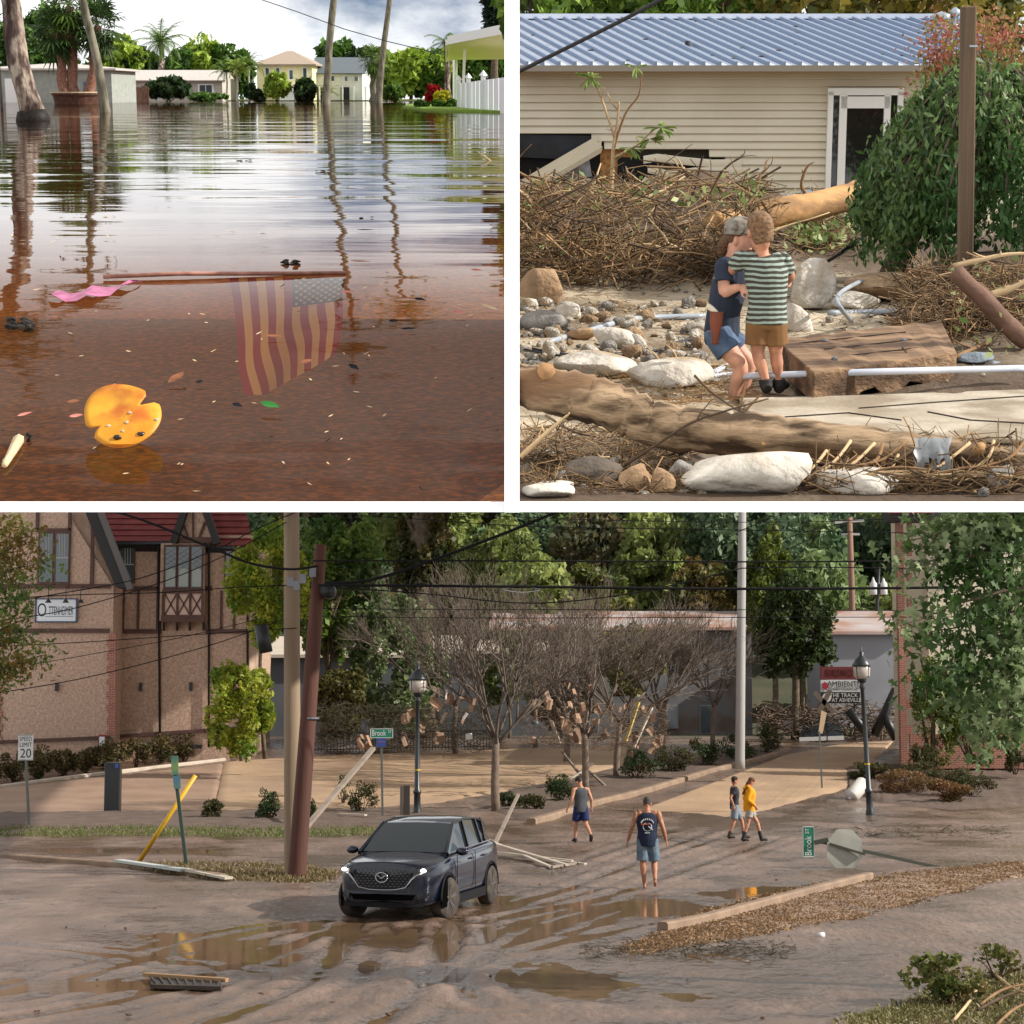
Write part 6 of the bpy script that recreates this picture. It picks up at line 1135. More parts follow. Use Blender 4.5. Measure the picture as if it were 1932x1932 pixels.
sg = T('shop_sign', 'white board lettered OTTENHEIMER on the pebble dashed wall', 'sign', Bd(107, 1172, YB-.12), MB); sg.p('board', rect(68, 144, 1130, 1173, YB-.10, .08), M('sign_white', (.62, .64, .66), rough=.6))
fr_b = M('sign_blue_edge', (.05, .07, .12), rough=.6)
for a in ((67, 145, 1129, 1131), (67, 145, 1172, 1174.5), (143.5, 145.5, 1129, 1174), (66.5, 68.5, 1129, 1174)): sg.p('frame', rect(*a, YB-.15, .05), fr_b)
ink = M('ink_black', (.02, .02, .022), rough=.7)
p = Bd(115, 1153, YB-.146); text('TTENHEIMER', 0, ink, 'lettering', sg.o, Matrix.Translation(p-sg.org) @ XZ, .54, sx=.345)
p = Bd(79, 1152, YB-.146); text('O', 0, ink, 'lettering', sg.o, Matrix.Translation(p-sg.org) @ XZ, .85, sx=.62); sg.p('underline', rect(85, 138, 1162.5, 1163.3, YB-.147, .006), ink)
for x in (91, 124, 152):
    t = T('gooseneck_lamp', 'black gooseneck lamp over the white lettered board, %s of three' % {91: 'first', 124: 'middle', 152: 'last'}[x], 'lamp', Bd(x, 1120, YB), MB); a = Bd(x+6, 1112, YB-.1); g = G(); g.tube(dense([a, a+Vector((.05, -.25, .12)), a+Vector((0, -.5, .05)), Bd(x, 1134, YB-.6)], [.02]*4, 4)[0], .018, 6); t.p('arm', g, blackm, smooth=True)
    p = Bd(x, 1135, YB-.6); g = G(); g.lathe([(.02, .10), (.06, .08), (.15, -.05), (.13, -.05)], p, 12); t.p('lamp_shade', g, blackm, smooth=True)
g = rect(186, 199, 1386, 1420, YB-.5, .05); o_ = T('notice_board', 'small red framed notice standing by the building corner', 'sign', Bd(192, 1425, YB-.5), MB); o_.p('frame', g, M('dull_red', (.22, .03, .03), rough=.7)); o_.p('paper', rect(187.5, 197, 1390, 1410, YB-.54, .02), M('sign_white', (.6, .6, .6)))
# ================================================================ brick building on the right
YR = 86.; rb = T('brick_building', 'brick cornered building with cream stucco behind the maple leaves', 'building', Bd(1750, 1440, YR), MB); cream = M('cream_stucco', (.60, .52, .38), (.50, .43, .31), 8, .95, bump=.5, bsc=20)
rb.p('wall', rect(1712, 1990, 960, 1400, YR+4, 8), cream); rb.p('brick_base', rect(1716, 1990, 1385, 1450, YR-.06, .2), brickm)
rb.p('corner_pier', rect(1690, 1711, 985, 1445, YR-.05, .5), brickm)
for i in range(19):
    y0 = 985+i*24
    if i % 2 == 0: rb.p('brick_quoin', rect(1711, 1720, y0, y0+16, YR-.07, .16), brickm)
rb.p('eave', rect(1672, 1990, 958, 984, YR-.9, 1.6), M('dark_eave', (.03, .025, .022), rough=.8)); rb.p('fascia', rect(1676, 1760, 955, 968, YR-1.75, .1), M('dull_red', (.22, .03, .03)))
f = rb.p('window', rect(1860, 1886, 1028, 1072, YR-.05, .1), tim); rb.p('pane', rect(1863, 1883, 1031, 1069, YR-.09, .06), winm, f)
# ================================================================ background sheds and signs
def shed(name, lab, px0, px1, yt, yb, Y, wall, roof, yr, rd=8, wins=()):
    t = T(name, lab, 'building', Bd((px0+px1)/2, yb, Y), MB); a, b = Bd(px0, yt, Y), Bd(px1, yb, Y); g = G(); g.box(((a.x+b.x)/2, Y+rd/2, (a.z+b.z)/2), (b.x-a.x, rd, a.z-b.z)); t.p('wall', g, wall)
    g = G(); a2, b2 = Bd(px0-8, yt+1, Y-.5), Bd(px1+8, yt+1, Y-.5); c2, d2 = Bd(px1+4, yr, Y+rd), Bd(px0-4, yr, Y+rd); g.prism([a2, b2, c2, d2], (0, 0, .18)); t.p('roof', g, roof)
    for (x0, x1, y0, y1) in wins:
        w = t.p('window', rect(x0, x1, y0, y1, Y-.05, .1), M('sash_grey', (.3, .28, .26))); t.p('pane', rect(x0+1.5, x1-1.5, y0+1.5, y1-1.5, Y-.09, .08), winm, w)
    return t
dgrey = M('slate_wall', (.085, .09, .10), (.11, .115, .125), .5, .8); mgrey = M('grey_wall', (.13, .125, .13), (.23, .22, .22), .5, .85, c3=(.14, .105, .085), sc3=.5); tanr = M('tan_roof', (.52, .45, .36), (.44, .37, .30), .5, .8); rustr = M('rusty_roof', (.45, .42, .42), (.36, .20, .14), .35, .6, c3=(.28, .13, .09), sc3=.2)
shed('dark_shed', 'dark slate warehouse with pale flat roof behind the iron fence', 440, 760, 1240, 1402, 112, dgrey, tanr, 1206, 10); shed('grey_shed', 'long grey shed behind the bare trees', 930, 1420, 1188, 1400, 124, mgrey, rustr, 1158, 10, ((1320, 1345, 1330, 1385), (1255, 1280, 1330, 1375), (1100, 1130, 1330, 1380)))
shed('low_shed', 'low building with a tan roof half hidden by bare branches', 760, 1030, 1232, 1402, 118, dgrey, tanr, 1204, 9); shed('metal_shed', 'grey metal sided shed with rusty roof at the end of the road', 1560, 1720, 1196, 1372, 116, M('metal_siding', (.22, .22, .24), (.26, .26, .28), .6, .6), rustr, 1158, 8)
t = T('small_white_house', 'small white house with red roof on the slope above the metal shed', 'house', Bd(1560, 1200, 135), MB); a = Bd(1545, 1172, 135); b = Bd(1580, 1215, 135); g = G(); g.box(((a.x+b.x)/2, 137, (a.z+b.z)/2-2), (b.x-a.x, 4, a.z-b.z+4)); t.p('wall', g, M('sign_white', (.6, .6, .6))); g = G(); g.prism([Bd(1538, 1174, 134.5), Bd(1588, 1174, 134.5), Bd(1572, 1152, 137), Bd(1548, 1152, 137)], (0, 0, .15)); t.p('roof', g, M('dull_red', (.22, .03, .03)))
YS = 98.; t = T('shop_sign_stack', 'stacked shop sign boards, maroon above white AMBIENTE above black', 'sign', Bd(1585, 1395, YS), MB)
t.p('top_board', rect(1548, 1622, 1258, 1282, YS, .2), M('maroon_board', (.16, .03, .03), rough=.7)); t.p('middle_board', rect(1548, 1622, 1283, 1305, YS, .2), M('sign_white', (.6, .6, .6))); t.p('bottom_board', rect(1549, 1622, 1306, 1327, YS, .2), M('black_board', (.02, .02, .022), rough=.7))
def lab_(tt, s_, px, py, Y, size, mat, par, org, sx=1., rot=0.): return text(tt, 0, mat, 'lettering', par, Matrix.Translation(Bd(px, py, Y)-org) @ XZ @ Matrix.Rotation(rot, 4, 'Z'), size, sx=sx)
wink = M('letter_white', (.62, .62, .6), rough=.7)
lab_('AMBIENTE', 0, 1592, 1291, YS-.12, .40, ink, t.o, t.org, .88); lab_('MODERN FURNITURE', 0, 1592, 1299.5, YS-.12, .16, ink, t.o, t.org, 1.0); lab_('THE TRACK', 0, 1592, 1312, YS-.12, .27, wink, t.o, t.org, .95); lab_('AT ASHEVILLE', 0, 1597, 1321, YS-.12, .27, wink, t.o, t.org, .85); lab_('BUILDINGS', 0, 1585, 1270, YS-.12, .5, M('dark_maroon', (.06, .012, .012), rough=.8), t.o, t.org, .55)
g = G(); c = Bd(1556, 1294, YS-.12); g.prism([c+Vector(v) for v in ((-.12, 0, .1), (0, 0, .2), (.12, 0, .12), (.2, 0, -.05), (.05, 0, -.2), (-.12, 0, -.12))], (0, -.01, 0)); t.p('red_flower', g, M('flower_red', (.35, .03, .04), rough=.7)); g = G(); c = Bd(1560, 1316, YS-.12); g.lathe([(.22, -.01), (.22, .0)], (c.x, c.y, c.z), 16, 'Y'); t.p('round_logo', g, wink)
for x in (1560, 1612): t.p('leg', rect(x-1.5, x+1.5, 1327, 1398, YS+.1, .1), blackm)
# ================================================================ utility poles and wires
polem = M('pole_tan', (.26, .19, .125), (.20, .145, .095), 1.5, .9, st=(3, 3, .15), bump=.4, bsc=8); poleb = M('pole_brown', (.10, .035, .022), (.065, .025, .017), 1.5, .8, st=(3, 3, .15), bump=.4, bsc=8); poleg = M('pole_grey', (.36, .345, .33), (.28, .27, .26), 1, .9, st=(2, 2, .2))
def pole(lab, pb, pt, Y, r0, r1, mat, name='utility_pole', extra=None):
    b = B(*pb); Y = Y or b.y; t = T(name, lab, 'pole', b if Y == b.y else Bd(*pb, Y), MB); g = G(); a = Bd(pb[0], pb[1], Y); c = Bd(pt[0], pt[1], Y); g.tube([a-Vector((0, 0, .4)), a, a.lerp(c, .35), a.lerp(c, .7), c], [r0*1.05, r0, r0*.75+r1*.25, (r0+r1)/2, r1], 14); t.p('shaft', g, mat, smooth=True)
    if extra: extra(t, a, c, Y)
    return t
def hw(t, a, c, Y):
    g = G()
    for (x, y) in ((548, 1098), (560, 1105), (572, 1092), (590, 1080)): p = Bd(x, y, Y-.25); g.box(p, (.14, .14, .2))
    t.p('clamp', g, M('bolt_steel', '#77787c'), kind='stuff'); g = G(); p = Bd(620, 1116, Y-.1); g.lathe([(.16, -.3), (.16, .25), (.05, .3)], p, 12, 'Y'); t.p('transformer_can', g, blackm, smooth=True)
    g = G(); p = Bd(497, 1205, Y); g.tube([p+Vector((-.06, 0, .3)), p+Vector((.06, 0, -.3))], .15, 12); t.p('cable_splice_case', g, blackm, smooth=True)
    g = G(); p = Bd(585, 1355, Y-.18); g.lathe([(.185, -.02), (.185, .02)], (Bd(586, 1400, Y).x, Y, p.z), 14); t.p('band', g, M('bolt_steel', '#77787c'))
pole('stout tan utility pole standing behind the leaning brown pole', (552, 1648), (550, 925), 44.2, .185, .17, polem)
pole('leaning dark brown utility pole cut off at the top', (560, 1652), (605, 1028), 43.5, .20, .125, poleb, extra=hw)
pole('slender pale grey concrete pole beyond the bare trees', (1396, 1432), (1401, 925), 82, .20, .15, poleg)
def xarm(t, a, c, Y):
    g = G(); g.bar(Bd(1575, 986, Y), Bd(1630, 982, Y), .14, .16); t.p('cross_arm', g, M('arm_grey', (.4, .38, .36), rough=.9)); g = G(); g.bar(Bd(1588, 1008, Y), Bd(1622, 1008, Y), .12, .14); t.p('cross_arm', g, M('arm_grey', (.4, .38, .36)))
pole('distant brown pole with cross arms behind the metal shed', (1612, 1300), (1603, 976), 128, .22, .17, M('pole_rust', (.22, .13, .09), rough=.9), extra=xarm)
def cans(t, a, c, Y):
    for x in (1648, 1667):
        g = G(); p = Bd(x, 1110, Y); g.lathe([(.22, -.4), (.24, -.38), (.24, .3), (.12, .42), (.04, .7)], p, 10); t.p('transformer', g, M('transformer_grey', (.5, .5, .5), rough=.5), smooth=True)
pole('thin dark pole carrying two pale transformers', (1648, 1300), (1658, 1070), 124, .14, .10, blackm, extra=cans)
wiremat = M('wire_dark', (.012, .012, .013), rough=.8, spec=.1); wires = [
 (((600, 1104), (900, 1106), (1400, 1111), (1830, 1108)), 41, 3.2, 'heavy twisted cable running level from the leaning pole'), (((612, 1100), (700, 1094), (830, 1052), (960, 1003), (1060, 962)), 42.5, 3.6, 'thick black cable rising from the leaning pole'), (((-10, 960), (200, 962), (390, 1030), (470, 1062), (545, 1074), (600, 1068)), 42.5, 2.8, 'thick cable sagging from the roof to the leaning pole'), (((590, 1058), (900, 1058), (1400, 1060), (1800, 1058)), 42, 1.9, 'upper level wire across the street'),
 (((600, 1106), (800, 1120), (1000, 1138), (1200, 1118), (1400, 1072)), 50, 1.5, 'wire dipping toward the bare trees'), (((590, 1148), (900, 1150), (1300, 1150), (1850, 1153)), 55, .9, 'thin wire below the heavy cable'), (((590, 1162), (900, 1166), (1300, 1165), (1850, 1164)), 55, .9, 'lowest thin level wire'), (((-10, 1130), (150, 1122), (300, 1118), (450, 1108), (560, 1104)), 44, 1.2, 'wire crossing above the white lettered board'), (((-10, 1142), (100, 1122), (260, 1092), (400, 1040), (480, 1000), (560, 965)), 44, 1.3, 'wire climbing across the timbered bay'), (((-10, 1172), (130, 1150), (300, 1100), (420, 1050), (540, 985)), 44, 1.2, 'second wire climbing across the bay'),
 (((-10, 1220), (150, 1212), (300, 1202), (480, 1190), (560, 1185)), 44, 1., 'wire across the middle of the pebble dashed wall'), (((-10, 1308), (130, 1285), (280, 1250), (420, 1210), (530, 1170)), 44, 1.1, 'wire slanting up the pebble dashed wall'), (((-10, 1265), (140, 1240), (330, 1205), (500, 1165)), 44, .8, 'thin wire slanting between the others on the wall'), (((570, 966), (800, 980), (1000, 993), (1400, 1000), (1850, 1008)), 60, 1., 'thin wire in front of the hillside'), (((700, 962), (1100, 980), (1500, 985), (1800, 972)), 70, .8, 'pale wire near the top of the hillside'), (((1400, 1050), (1500, 1010), (1600, 985)), 90, .9, 'wire from the grey pole to the cross arms'), (((1400, 1075), (1500, 1030), (1600, 988)), 90, .9, 'second wire from the grey pole to the cross arms'), (((1400, 1072), (1550, 1070), (1800, 1075)), 80, 1.3, 'dark wire right of the grey pole'), (((1180, 1075), (1300, 1055), (1400, 1000), (1500, 962)), 80, .9, 'wire rising to the right behind the grey pole'), (((1605, 985), (1650, 998), (1700, 1012)), 126, .8, 'short wire behind the brick corner')]
for pts, Y, r, lb in wires:
    P, Rr = dense([Bd(x, y, Y) for x, y in pts], [r*.8*Y/F]*len(pts), 6); g = G(); g.tube(P, Rr, 6); one('overhead_wire', g, wiremat, lb, 'wire', P[0], MB, None, True)
g = G(); P, Rr = dense([Bd(945, 1112, 41), Bd(975, 1107, 41), Bd(1020, 1112, 41), Bd(985, 1118, 41), Bd(945, 1112, 41)], [.010]*5, 5); g.tube(P, Rr, 6); one('wire_coil', g, M('pale_coil', (.25, .26, .27), rough=.5), 'pale coiled loop hanging on the heavy cable', 'wire', P[0], MB, None, True)
# ================================================================ street trees, shrubs, fence
def bare(lab, pb, Y, H, r, seed, fork=.4, lean=0., lev=4, kids=4, spread=.62, L0=None):
    b = B(*pb); t = T('bare_tree', lab, 'tree', b, MB); g = G(); top = b+Vector((lean, 0, H*fork)); limb(g, b-Vector((0, 0, .1)), top, r, r*.75, seed, .03, 5, 9); t.p('trunk', g, M('bare_bark', (.12, .085, .062), (.18, .135, .10), 5, .95, bump=.5, bsc=14), smooth=True)
    q = random.Random(seed); g = G()
    for i in range(6):
        a = 2*pi*i/6+q.uniform(-.3, .3); branching(g, top-Vector((0, 0, q.uniform(0, .15)*H*fork)), (math.cos(a)*.85, math.sin(a)*.7, q.uniform(.5, 1.7)), H*(L0 or .265)*q.uniform(.65, 1.35), r*.42, lev, seed*3+i, spread*q.uniform(.85, 1.25), kids, None, .38, 5, None, .74)
    t.p('branches', g, M('bare_twig', (.15, .115, .09), (.09, .068, .052), 4, .95), smooth=True); return t
bare('bare flood stripped tree between the lamp post and the car', (936, 1532), 0, 7.6, .17, 3, .34); bare('bare tree hung with debris at the kerb end', (1104, 1492), 0, 7.4, .16, 5, .30); bare('bare forked tree over the low shrubs', (1162, 1468), 0, 7.8, .15, 8, .30, .2); bare('thin bare tree behind the grey pole', (1345, 1420), 0, 6.8, .13, 13, .34, .1, 3); bare('bare tree with tangled twigs at the back of the lot', (1068, 1440), 0, 8.4, .15, 23, .3); bare('broad bare tree before the windows of the long shed', (1250, 1432), 0, 8.2, .15, 29, .28); bare('bare tree left of the debris hung ones', (860, 1425), 0, 7.8, .14, 31, .3); bare('distant bare tree before the long shed', (1010, 1412), 0, 6.5, .12, 17, .3, 0, 3)
yg = leafm('yellow_green', '#6d8420', '#a8a83a', c3='#50701e', sc3=.5); mg = leafm('maple_green', '#3f5a24', '#8f9c70', c3='#33501c', sc3=.5, trans=.3); dg = leafm('left_green', '#2f5220', '#6d7f30', c3='#7a5a24', sc3=.9); jun = leafm('juniper', '#2c3c20', '#4d5c2c', c3='#3a4a20', sc3=.4); ivy = leafm('ivy_brown', '#4d3a20', '#5a5a2a', c3='#33401c', sc3=.6); hedge = leafm('hedge_brown', '#4a4426', '#6d5c38', c3='#3a4020', sc3=1.); box_ = leafm('boxwood', '#2f3a1c', '#55522c', c3='#4c3a22', sc3=1.4)
def pxtree(name, lab, px, pyb, cxp, cyp, w, h, Y, n, ls, lf, seed, shape=0, clumps=24, cr=.3, tr=.14, ptop=None, droop=0., group=None):
    s_ = Y/F; b = Bd(px, pyb, Y); c = Bd(cxp, cyp, Y); return tree(name, lab, b, MB, 6, (w*s_/2, w*s_/2*.8, h*s_/2), c, n, ls, bk, lf, seed, group, tr, 2, shape, clumps, droop, 'tree', cr, 1.5, trunk_top=Bd(*ptop, Y) if ptop else None)
t1 = pxtree('leafy_tree', 'tall yellow green tree before the half timbered building', 500, 1432, 500, 1090, 190, 270, 84, 6500, .19, yg, 1, 1, 34, .26, .10, (495, 1150)); pxtree('leafy_tree', 'low bushy yellow green tree at the corner of the half timbered building', 455, 1436, 450, 1330, 150, 230, 83, 5200, .19, yg, 21, 1, 30, .26, .08, (455, 1330))
pxtree('leafy_tree', 'green leafy tree behind the tan pole', 600, 1420, 640, 1110, 200, 330, 100, 6000, .24, leafm('back_green', '#4a6a2c', '#7f8f40', c3='#385425', sc3=.3), 2, 0, 40, .24, .2, (620, 1250)); pxtree('leafy_tree', 'silvery green willow like tree beyond the lamp post', 760, 1410, 740, 1260, 220, 330, 98, 7000, .19, leafm('silver_green', '#5a6e44', '#8a9868', c3='#44582e', sc3=.35), 3, 0, 50, .22, .18, (750, 1300))
pxtree('leafy_tree', 'olive tree showing over the roof of the long shed', 1100, 1300, 1110, 1130, 190, 150, 136, 5000, .26, leafm('olive_back', '#5c6a30', '#8f8a40', c3='#44562a', sc3=.3), 12, 0, 40, .24, .2, (1100, 1150)); pxtree('leafy_tree', 'rust tinged tree behind the grey pole', 1330, 1300, 1320, 1120, 170, 160, 136, 4500, .26, leafm('rust_back', '#6a5c34', '#8a7440', c3='#4c5a2c', sc3=.3), 13, 0, 40, .24, .2, (1330, 1150)); pxtree('leafy_tree', 'brown green scrub screening the slate warehouse', 660, 1400, 640, 1330, 150, 150, 96, 5000, .16, leafm('scrub_back', '#4a4c28', '#7a7440', c3='#38401f', sc3=.4), 14, 0, 40, .26, .1, (650, 1350))
pxtree('ivy_clad_tree', 'massive dark ivy clad trunk against the hillside', 800, 1400, 800, 1050, 130, 330, 104, 9000, .22, ivy, 4, 0, 60, .22, .9, (800, 960), 1.)
pxtree('juniper_tree', 'dark spreading conifer beside the stacked shop signs', 1500, 1398, 1500, 1180, 190, 240, 100, 9000, .17, jun, 5, 0, 60, .22, .22, (1500, 1200)); pxtree('juniper_tree', 'narrow olive conifer behind the dark spreading one', 1460, 1398, 1450, 1110, 110, 260, 118, 5000, .24, leafm('olive_conifer', '#4c5a22', '#6f7a30'), 6, 0, 36, .24, .2, (1455, 1150))
t = T('foreground_tree', 'leafy branches hanging in from the side before the pebble dashed wall', 'tree', Bd(-60, 1330, 34), MB); g = G(); tips = []; q = random.Random(4)
for i, (x, y) in enumerate(((60, 1010), (80, 1060), (55, 1110), (70, 1160), (85, 1235), (30, 1255), (20, 990), (40, 1200), (15, 1080))):
    P = limb(g, Bd(-60, y+60, 34+q.uniform(-.5, .5)), Bd(x, y, 34+q.uniform(-.5, .5)), .03, .006, i, .1, 6, 5); tips += P[2:]
limb(g, Bd(-62, 1640, 34), Bd(-60, 940, 34), .16, .1, 1, .02, 5, 8); t.p('branches', g, bk, smooth=True); P = np.array([tuple(p-t.org+Vector((q.gauss(0, .16), q.gauss(0, .25), q.gauss(0, .16)))) for p in tips for _ in range(75)]); w_ = P+np.array(t.org); pxs = CX+w_[:, 0]/w_[:, 1]*F; pys = 1344-(w_[:, 2]-CAMH)/w_[:, 1]*F; P = P[~((pxs > 62) & (pys > 1118) & (pys < 1188))]; V, Q = leafmesh(P, .075, seed=2, shape=1, up=.5, long=1.2); t.p('leaves', npmesh('leaves', V, Q), dg, kind='stuff')
t = T('maple_tree', 'silver maple branches with lobed green leaves hanging before the brick building', 'tree', Bd(2010, 1700, 26), MB); g = G(); tips = []; q = random.Random(9); limb(g, Bd(2020, 1760, 26), Bd(2010, 930, 26), .16, .12, 2, .02, 5, 8)
for i, (x, y) in enumerate(((1700, 1075), (1712, 1020), (1740, 985), (1790, 1000), (1760, 1080), (1700, 1180), (1730, 1200), (1790, 1120), (1830, 1060), (1770, 1260), (1740, 1290), (1810, 1230), (1850, 1170), (1880, 1000), (1900, 1100), (1790, 1330), (1840, 1310), (1880, 1260), (1820, 1390), (1870, 1370), (1910, 1330), (1905, 1200), (1860, 960), (1800, 950))):
    P = limb(g, Bd(2000, y-60+q.uniform(-40, 40), 26+q.uniform(-.8, .8)), Bd(x, y, 26+q.uniform(-.8, .8)), .03, .005, i, .06, 8, 5); tips += P[3:]
t.p('branches', g, bk, smooth=True); P = np.array([tuple(p-t.org+Vector((q.gauss(0, .15), q.gauss(0, .3), q.gauss(-.08, .16)))) for p in tips for _ in range(24)]); V, Q = leafmesh(P, .135, seed=5, shape=1, up=.4, droop=.9, long=1.3); t.p('leaves', npmesh('leaves', V, Q), mg, kind='stuff')
def pbush(name, lab, px, py, w, h, lf, n, ls, seed=0, group=None, shape=0):
    b = B(px, py); s_ = b.y/F; return bush(name, lab, b, (w*s_/2, w*s_/2*.8, h*s_/2), n, ls, lf, MB, seed, group, shape=shape)
for i, x in enumerate(range(-20, 440, 46)): pbush('hedge_plant', 'straggly brown green hedge plant in the row under the pebble dashed wall', x, 1478-x*.12, 70, 62, hedge, 1600, .07, 400+i, 'hedge row under the wall')
dkb = leafm('dark_shrub', '#26381c', '#44582e', c3='#523a22', sc3=1.5)
for i, (x, y, w, h, n, lb) in enumerate(((400, 1548, 56, 44, 1200, 'rounded dark shrub in the bed left of the poles'), (503, 1550, 50, 72, 1200, 'upright red tipped shrub beside the tan pole'), (586, 1552, 30, 52, 600, 'small shrub right behind the brown pole'), (684, 1536, 60, 66, 1000, 'leggy shrub left of the street name sign'), (648, 1520, 30, 60, 250, 'wispy shrub with thin stems before the lot'), (960, 1528, 60, 42, 1200, 'low dark shrub beside the bare tree roots'), (1012, 1532, 56, 36, 1100, 'grey green shrub in the middle of the bed'), (1060, 1516, 70, 56, 1500, 'dark leafy shrub behind the walking man'), (1200, 1472, 90, 60, 2000, 'broad shrub under the forked bare tree'), (1270, 1460, 90, 62, 2000, 'rusty green shrub in the bed by the kerb'), (1330, 1448, 80, 62, 1800, 'rounded shrub before the thin bare tree'), (1395, 1436, 80, 58, 1800, 'olive shrub at the foot of the grey pole'), (1450, 1424, 54, 60, 1400, 'bright shrub at the tip of the bed'))):
    pbush('bed_shrub', lb, x, y, w, h, dkb if i % 3 else box_, n, .055, 430+i)
tn = leafm('tan_shrub', '#6a4a2c', '#8a6a44', c3='#5a4a28', sc3=1.5)
for i, (x, y, w, h, m_, lb) in enumerate(((1640, 1474, 90, 40, box_, 'low clipped hedge by the brick corner'), (1715, 1500, 130, 56, tn, 'mud browned clipped shrub in the round bed'), (1790, 1516, 90, 52, tn, 'tan shrub at the front of the round bed'), (1830, 1506, 110, 64, box_, 'dark clipped shrub right of the tan ones'), (1760, 1480, 130, 46, box_, 'dark hedge behind the tan shrubs'))): pbush('boxwood', lb, x, y, w, h, m_, 3200, .05, 460+i)
YV = 83.5; s_ = YV/F
for i, (x, y, w, h, lf, lb) in enumerate(((1760, 1330, 110, 230, leafm('wall_ivy', '#4a5c20', '#8a8a34', c3='#34481a', sc3=.7), 'ivy covered shrub climbing the cream wall'), (1830, 1340, 120, 180, leafm('wall_ivy2', '#3a5220', '#6f7f38'), 'leafy shrub below the maple'), (1745, 1420, 60, 60, box_, 'brown shrub at the foot of the wall ivy'), (1850, 1425, 50, 40, leafm('wall_ivy2', '#3a5220', '#6f7f38'), 'small green bush on the brick base'), (1915, 1430, 50, 60, box_, 'dark bush beyond the small green one'))):
    c = Bd(x, y+h/2, YV-.8*(i > 1)); bush('wall_shrub', lb, c, (w*s_/2, .9, h*s_/2), 5200 if h > 100 else 900, .085, lf, MB, 480+i)
pbush('debris_bush', 'uprooted green bush in the bottom corner weeds', 1790, 1900, 190, 110, leafm('corner_bush', '#35481e', '#7a7a3c', c3='#6a5430', sc3=2.), 900, .055, 490, shape=0); pbush('debris_bush', 'sparse weed clump at the edge of the bottom corner', 1880, 1850, 110, 80, leafm('corner_bush', '#35481e', '#7a7a3c'), 350, .045, 491)
for i, pts in enumerate((((1800, 1935), (1840, 1890), (1850, 1850)), ((1850, 1905), (1890, 1885), (1940, 1880)), ((1845, 1915), (1900, 1895), (1945, 1892)), ((1870, 1840), (1910, 1880), (1940, 1900)), ((1880, 1945), (1910, 1925), (1945, 1915)))):
    P, Rr = dense([B(*p)+Vector((0, 0, .06+.05*k)) for k, p in enumerate(pts)], [.02, .018, .012], 4); g = G(); g.tube(P, Rr, 6, jit=.2); one('broken_branch', g, twm[i % 3], 'broken brown branch lying in the bottom corner weeds', 'branch', P[0], MB, 'broken branches in the weeds', True)
for i, (x, y, w, h, lf) in enumerate(((960, 1260, 150, 190, 'a'), (1190, 1240, 170, 170, 'b'), (1060, 1330, 150, 110, 'c'))):
    pxtree('scrub_tree', ('sparse green tree tangled with bare twigs behind the lamp post', 'sparse olive tree tangled with the debris hung branches', 'low brown scrub behind the debris hung trees')[i], x, 1400, x, y, w, h, 104+i, 2600, .17, leafm('scrub_'+lf, ('#4c5a2c', '#5c5c34', '#5a4a30')[i], ('#7a8448', '#8a8450', '#7a6a48')[i]), 520+i, 0, 44, .2, .09, (x, 1330))
# iron fence
t = T('iron_fence', 'black iron railing fence along the back of the parking lot', 'fence', B(700, 1419), MB); xs = np.linspace(588, 930, 58)
for x in xs:
    b = B(x, 1421-(x-588)*.02); g = G(); g.box((b.x, b.y, b.z+.48), (.03, .03, .96)); t.p('baluster', g, blackm)
a, b = B(588, 1421), B(930, 1414)
for h in (.15, .9): g = G(); g.bar(a+Vector((0, 0, h)), b+Vector((0, 0, h)), .05, .05); t.p('rail', g, blackm)
# ================================================================ street furniture
def lamp(lab, px, py, top, lean=0.):
    b = B(px, py); s_ = b.y/F; H = (py-top)*s_; t = T('street_lamp', lab, 'street lamp', b, MB); iron = M('lamp_green_black', (.016, .02, .022), rough=.4, spec=.5); sx = lean*H; ax = lambda h: b+Vector((sx*h/H, 0, h)); g = G()
    prof = [(.15, 0), (.15, .12), (.12, .2), (.11, .75), (.14, .78), (.14, .86), (.095, .92), (.08, H*.5), (.07, H*.74), (.10, H*.745), (.10, H*.76), (.07, H*.78), (.12, H*.80)]; V = []; n = 14
    for r, z in prof:
        for k in range(n): p = ax(z); V.append((p.x+r*math.cos(2*pi*k/n), p.y+r*math.sin(2*pi*k/n), p.z))
    g.add(V, [(i*n+k, i*n+(k+1) % n, (i+1)*n+(k+1) % n, (i+1)*n+k) for i in range(len(prof)-1) for k in range(n)]); t.p('post', g, iron, smooth=True)
    c = ax(H*.80); w = .30; g = G(); g.lathe([(w*.55, 0), (w*.95, .12), (w, .42), (w*.85, .46)], c, 16); t.p('globe', g, M('lamp_globe', (.55, .48, .42), rough=.15, spec=.5, trans=.3), smooth=True)
    g = G(); g.lathe([(w*1.08, .44), (w*1.1, .5), (w*.75, .68), (w*.35, .80), (.07, .84), (.09, .92), (.03, .96), (.02, 1.12), (.004, 1.16)], c, 16); t.p('cap', g, iron, smooth=True); g = G(); g.lathe([(w*.4, -.12), (w*.62, .02), (w*.62, .06), (w*.5, .06)], c, 16); t.p('collar', g, iron, smooth=True)
    for k in range(4):
        a = pi/4+pi/2*k; g = G(); g.bar(c+Vector((math.cos(a)*w*.9, math.sin(a)*w*.9, .05)), c+Vector((math.cos(a)*w*1.03, math.sin(a)*w*1.03, .46)), .025); t.p('rib', g, iron)
    g = G(); p = ax(H*.30); g.lathe([(.10, -.03), (.10, .03)], p, 12); t.p('band', g, M('yellow_band', (.5, .33, .04), rough=.7)); return t
lamp('black lantern street lamp behind the car', 787, 1540, 1254); lamp('leaning black lantern street lamp beside the clipped bed', 1642, 1538, 1222, -.045)
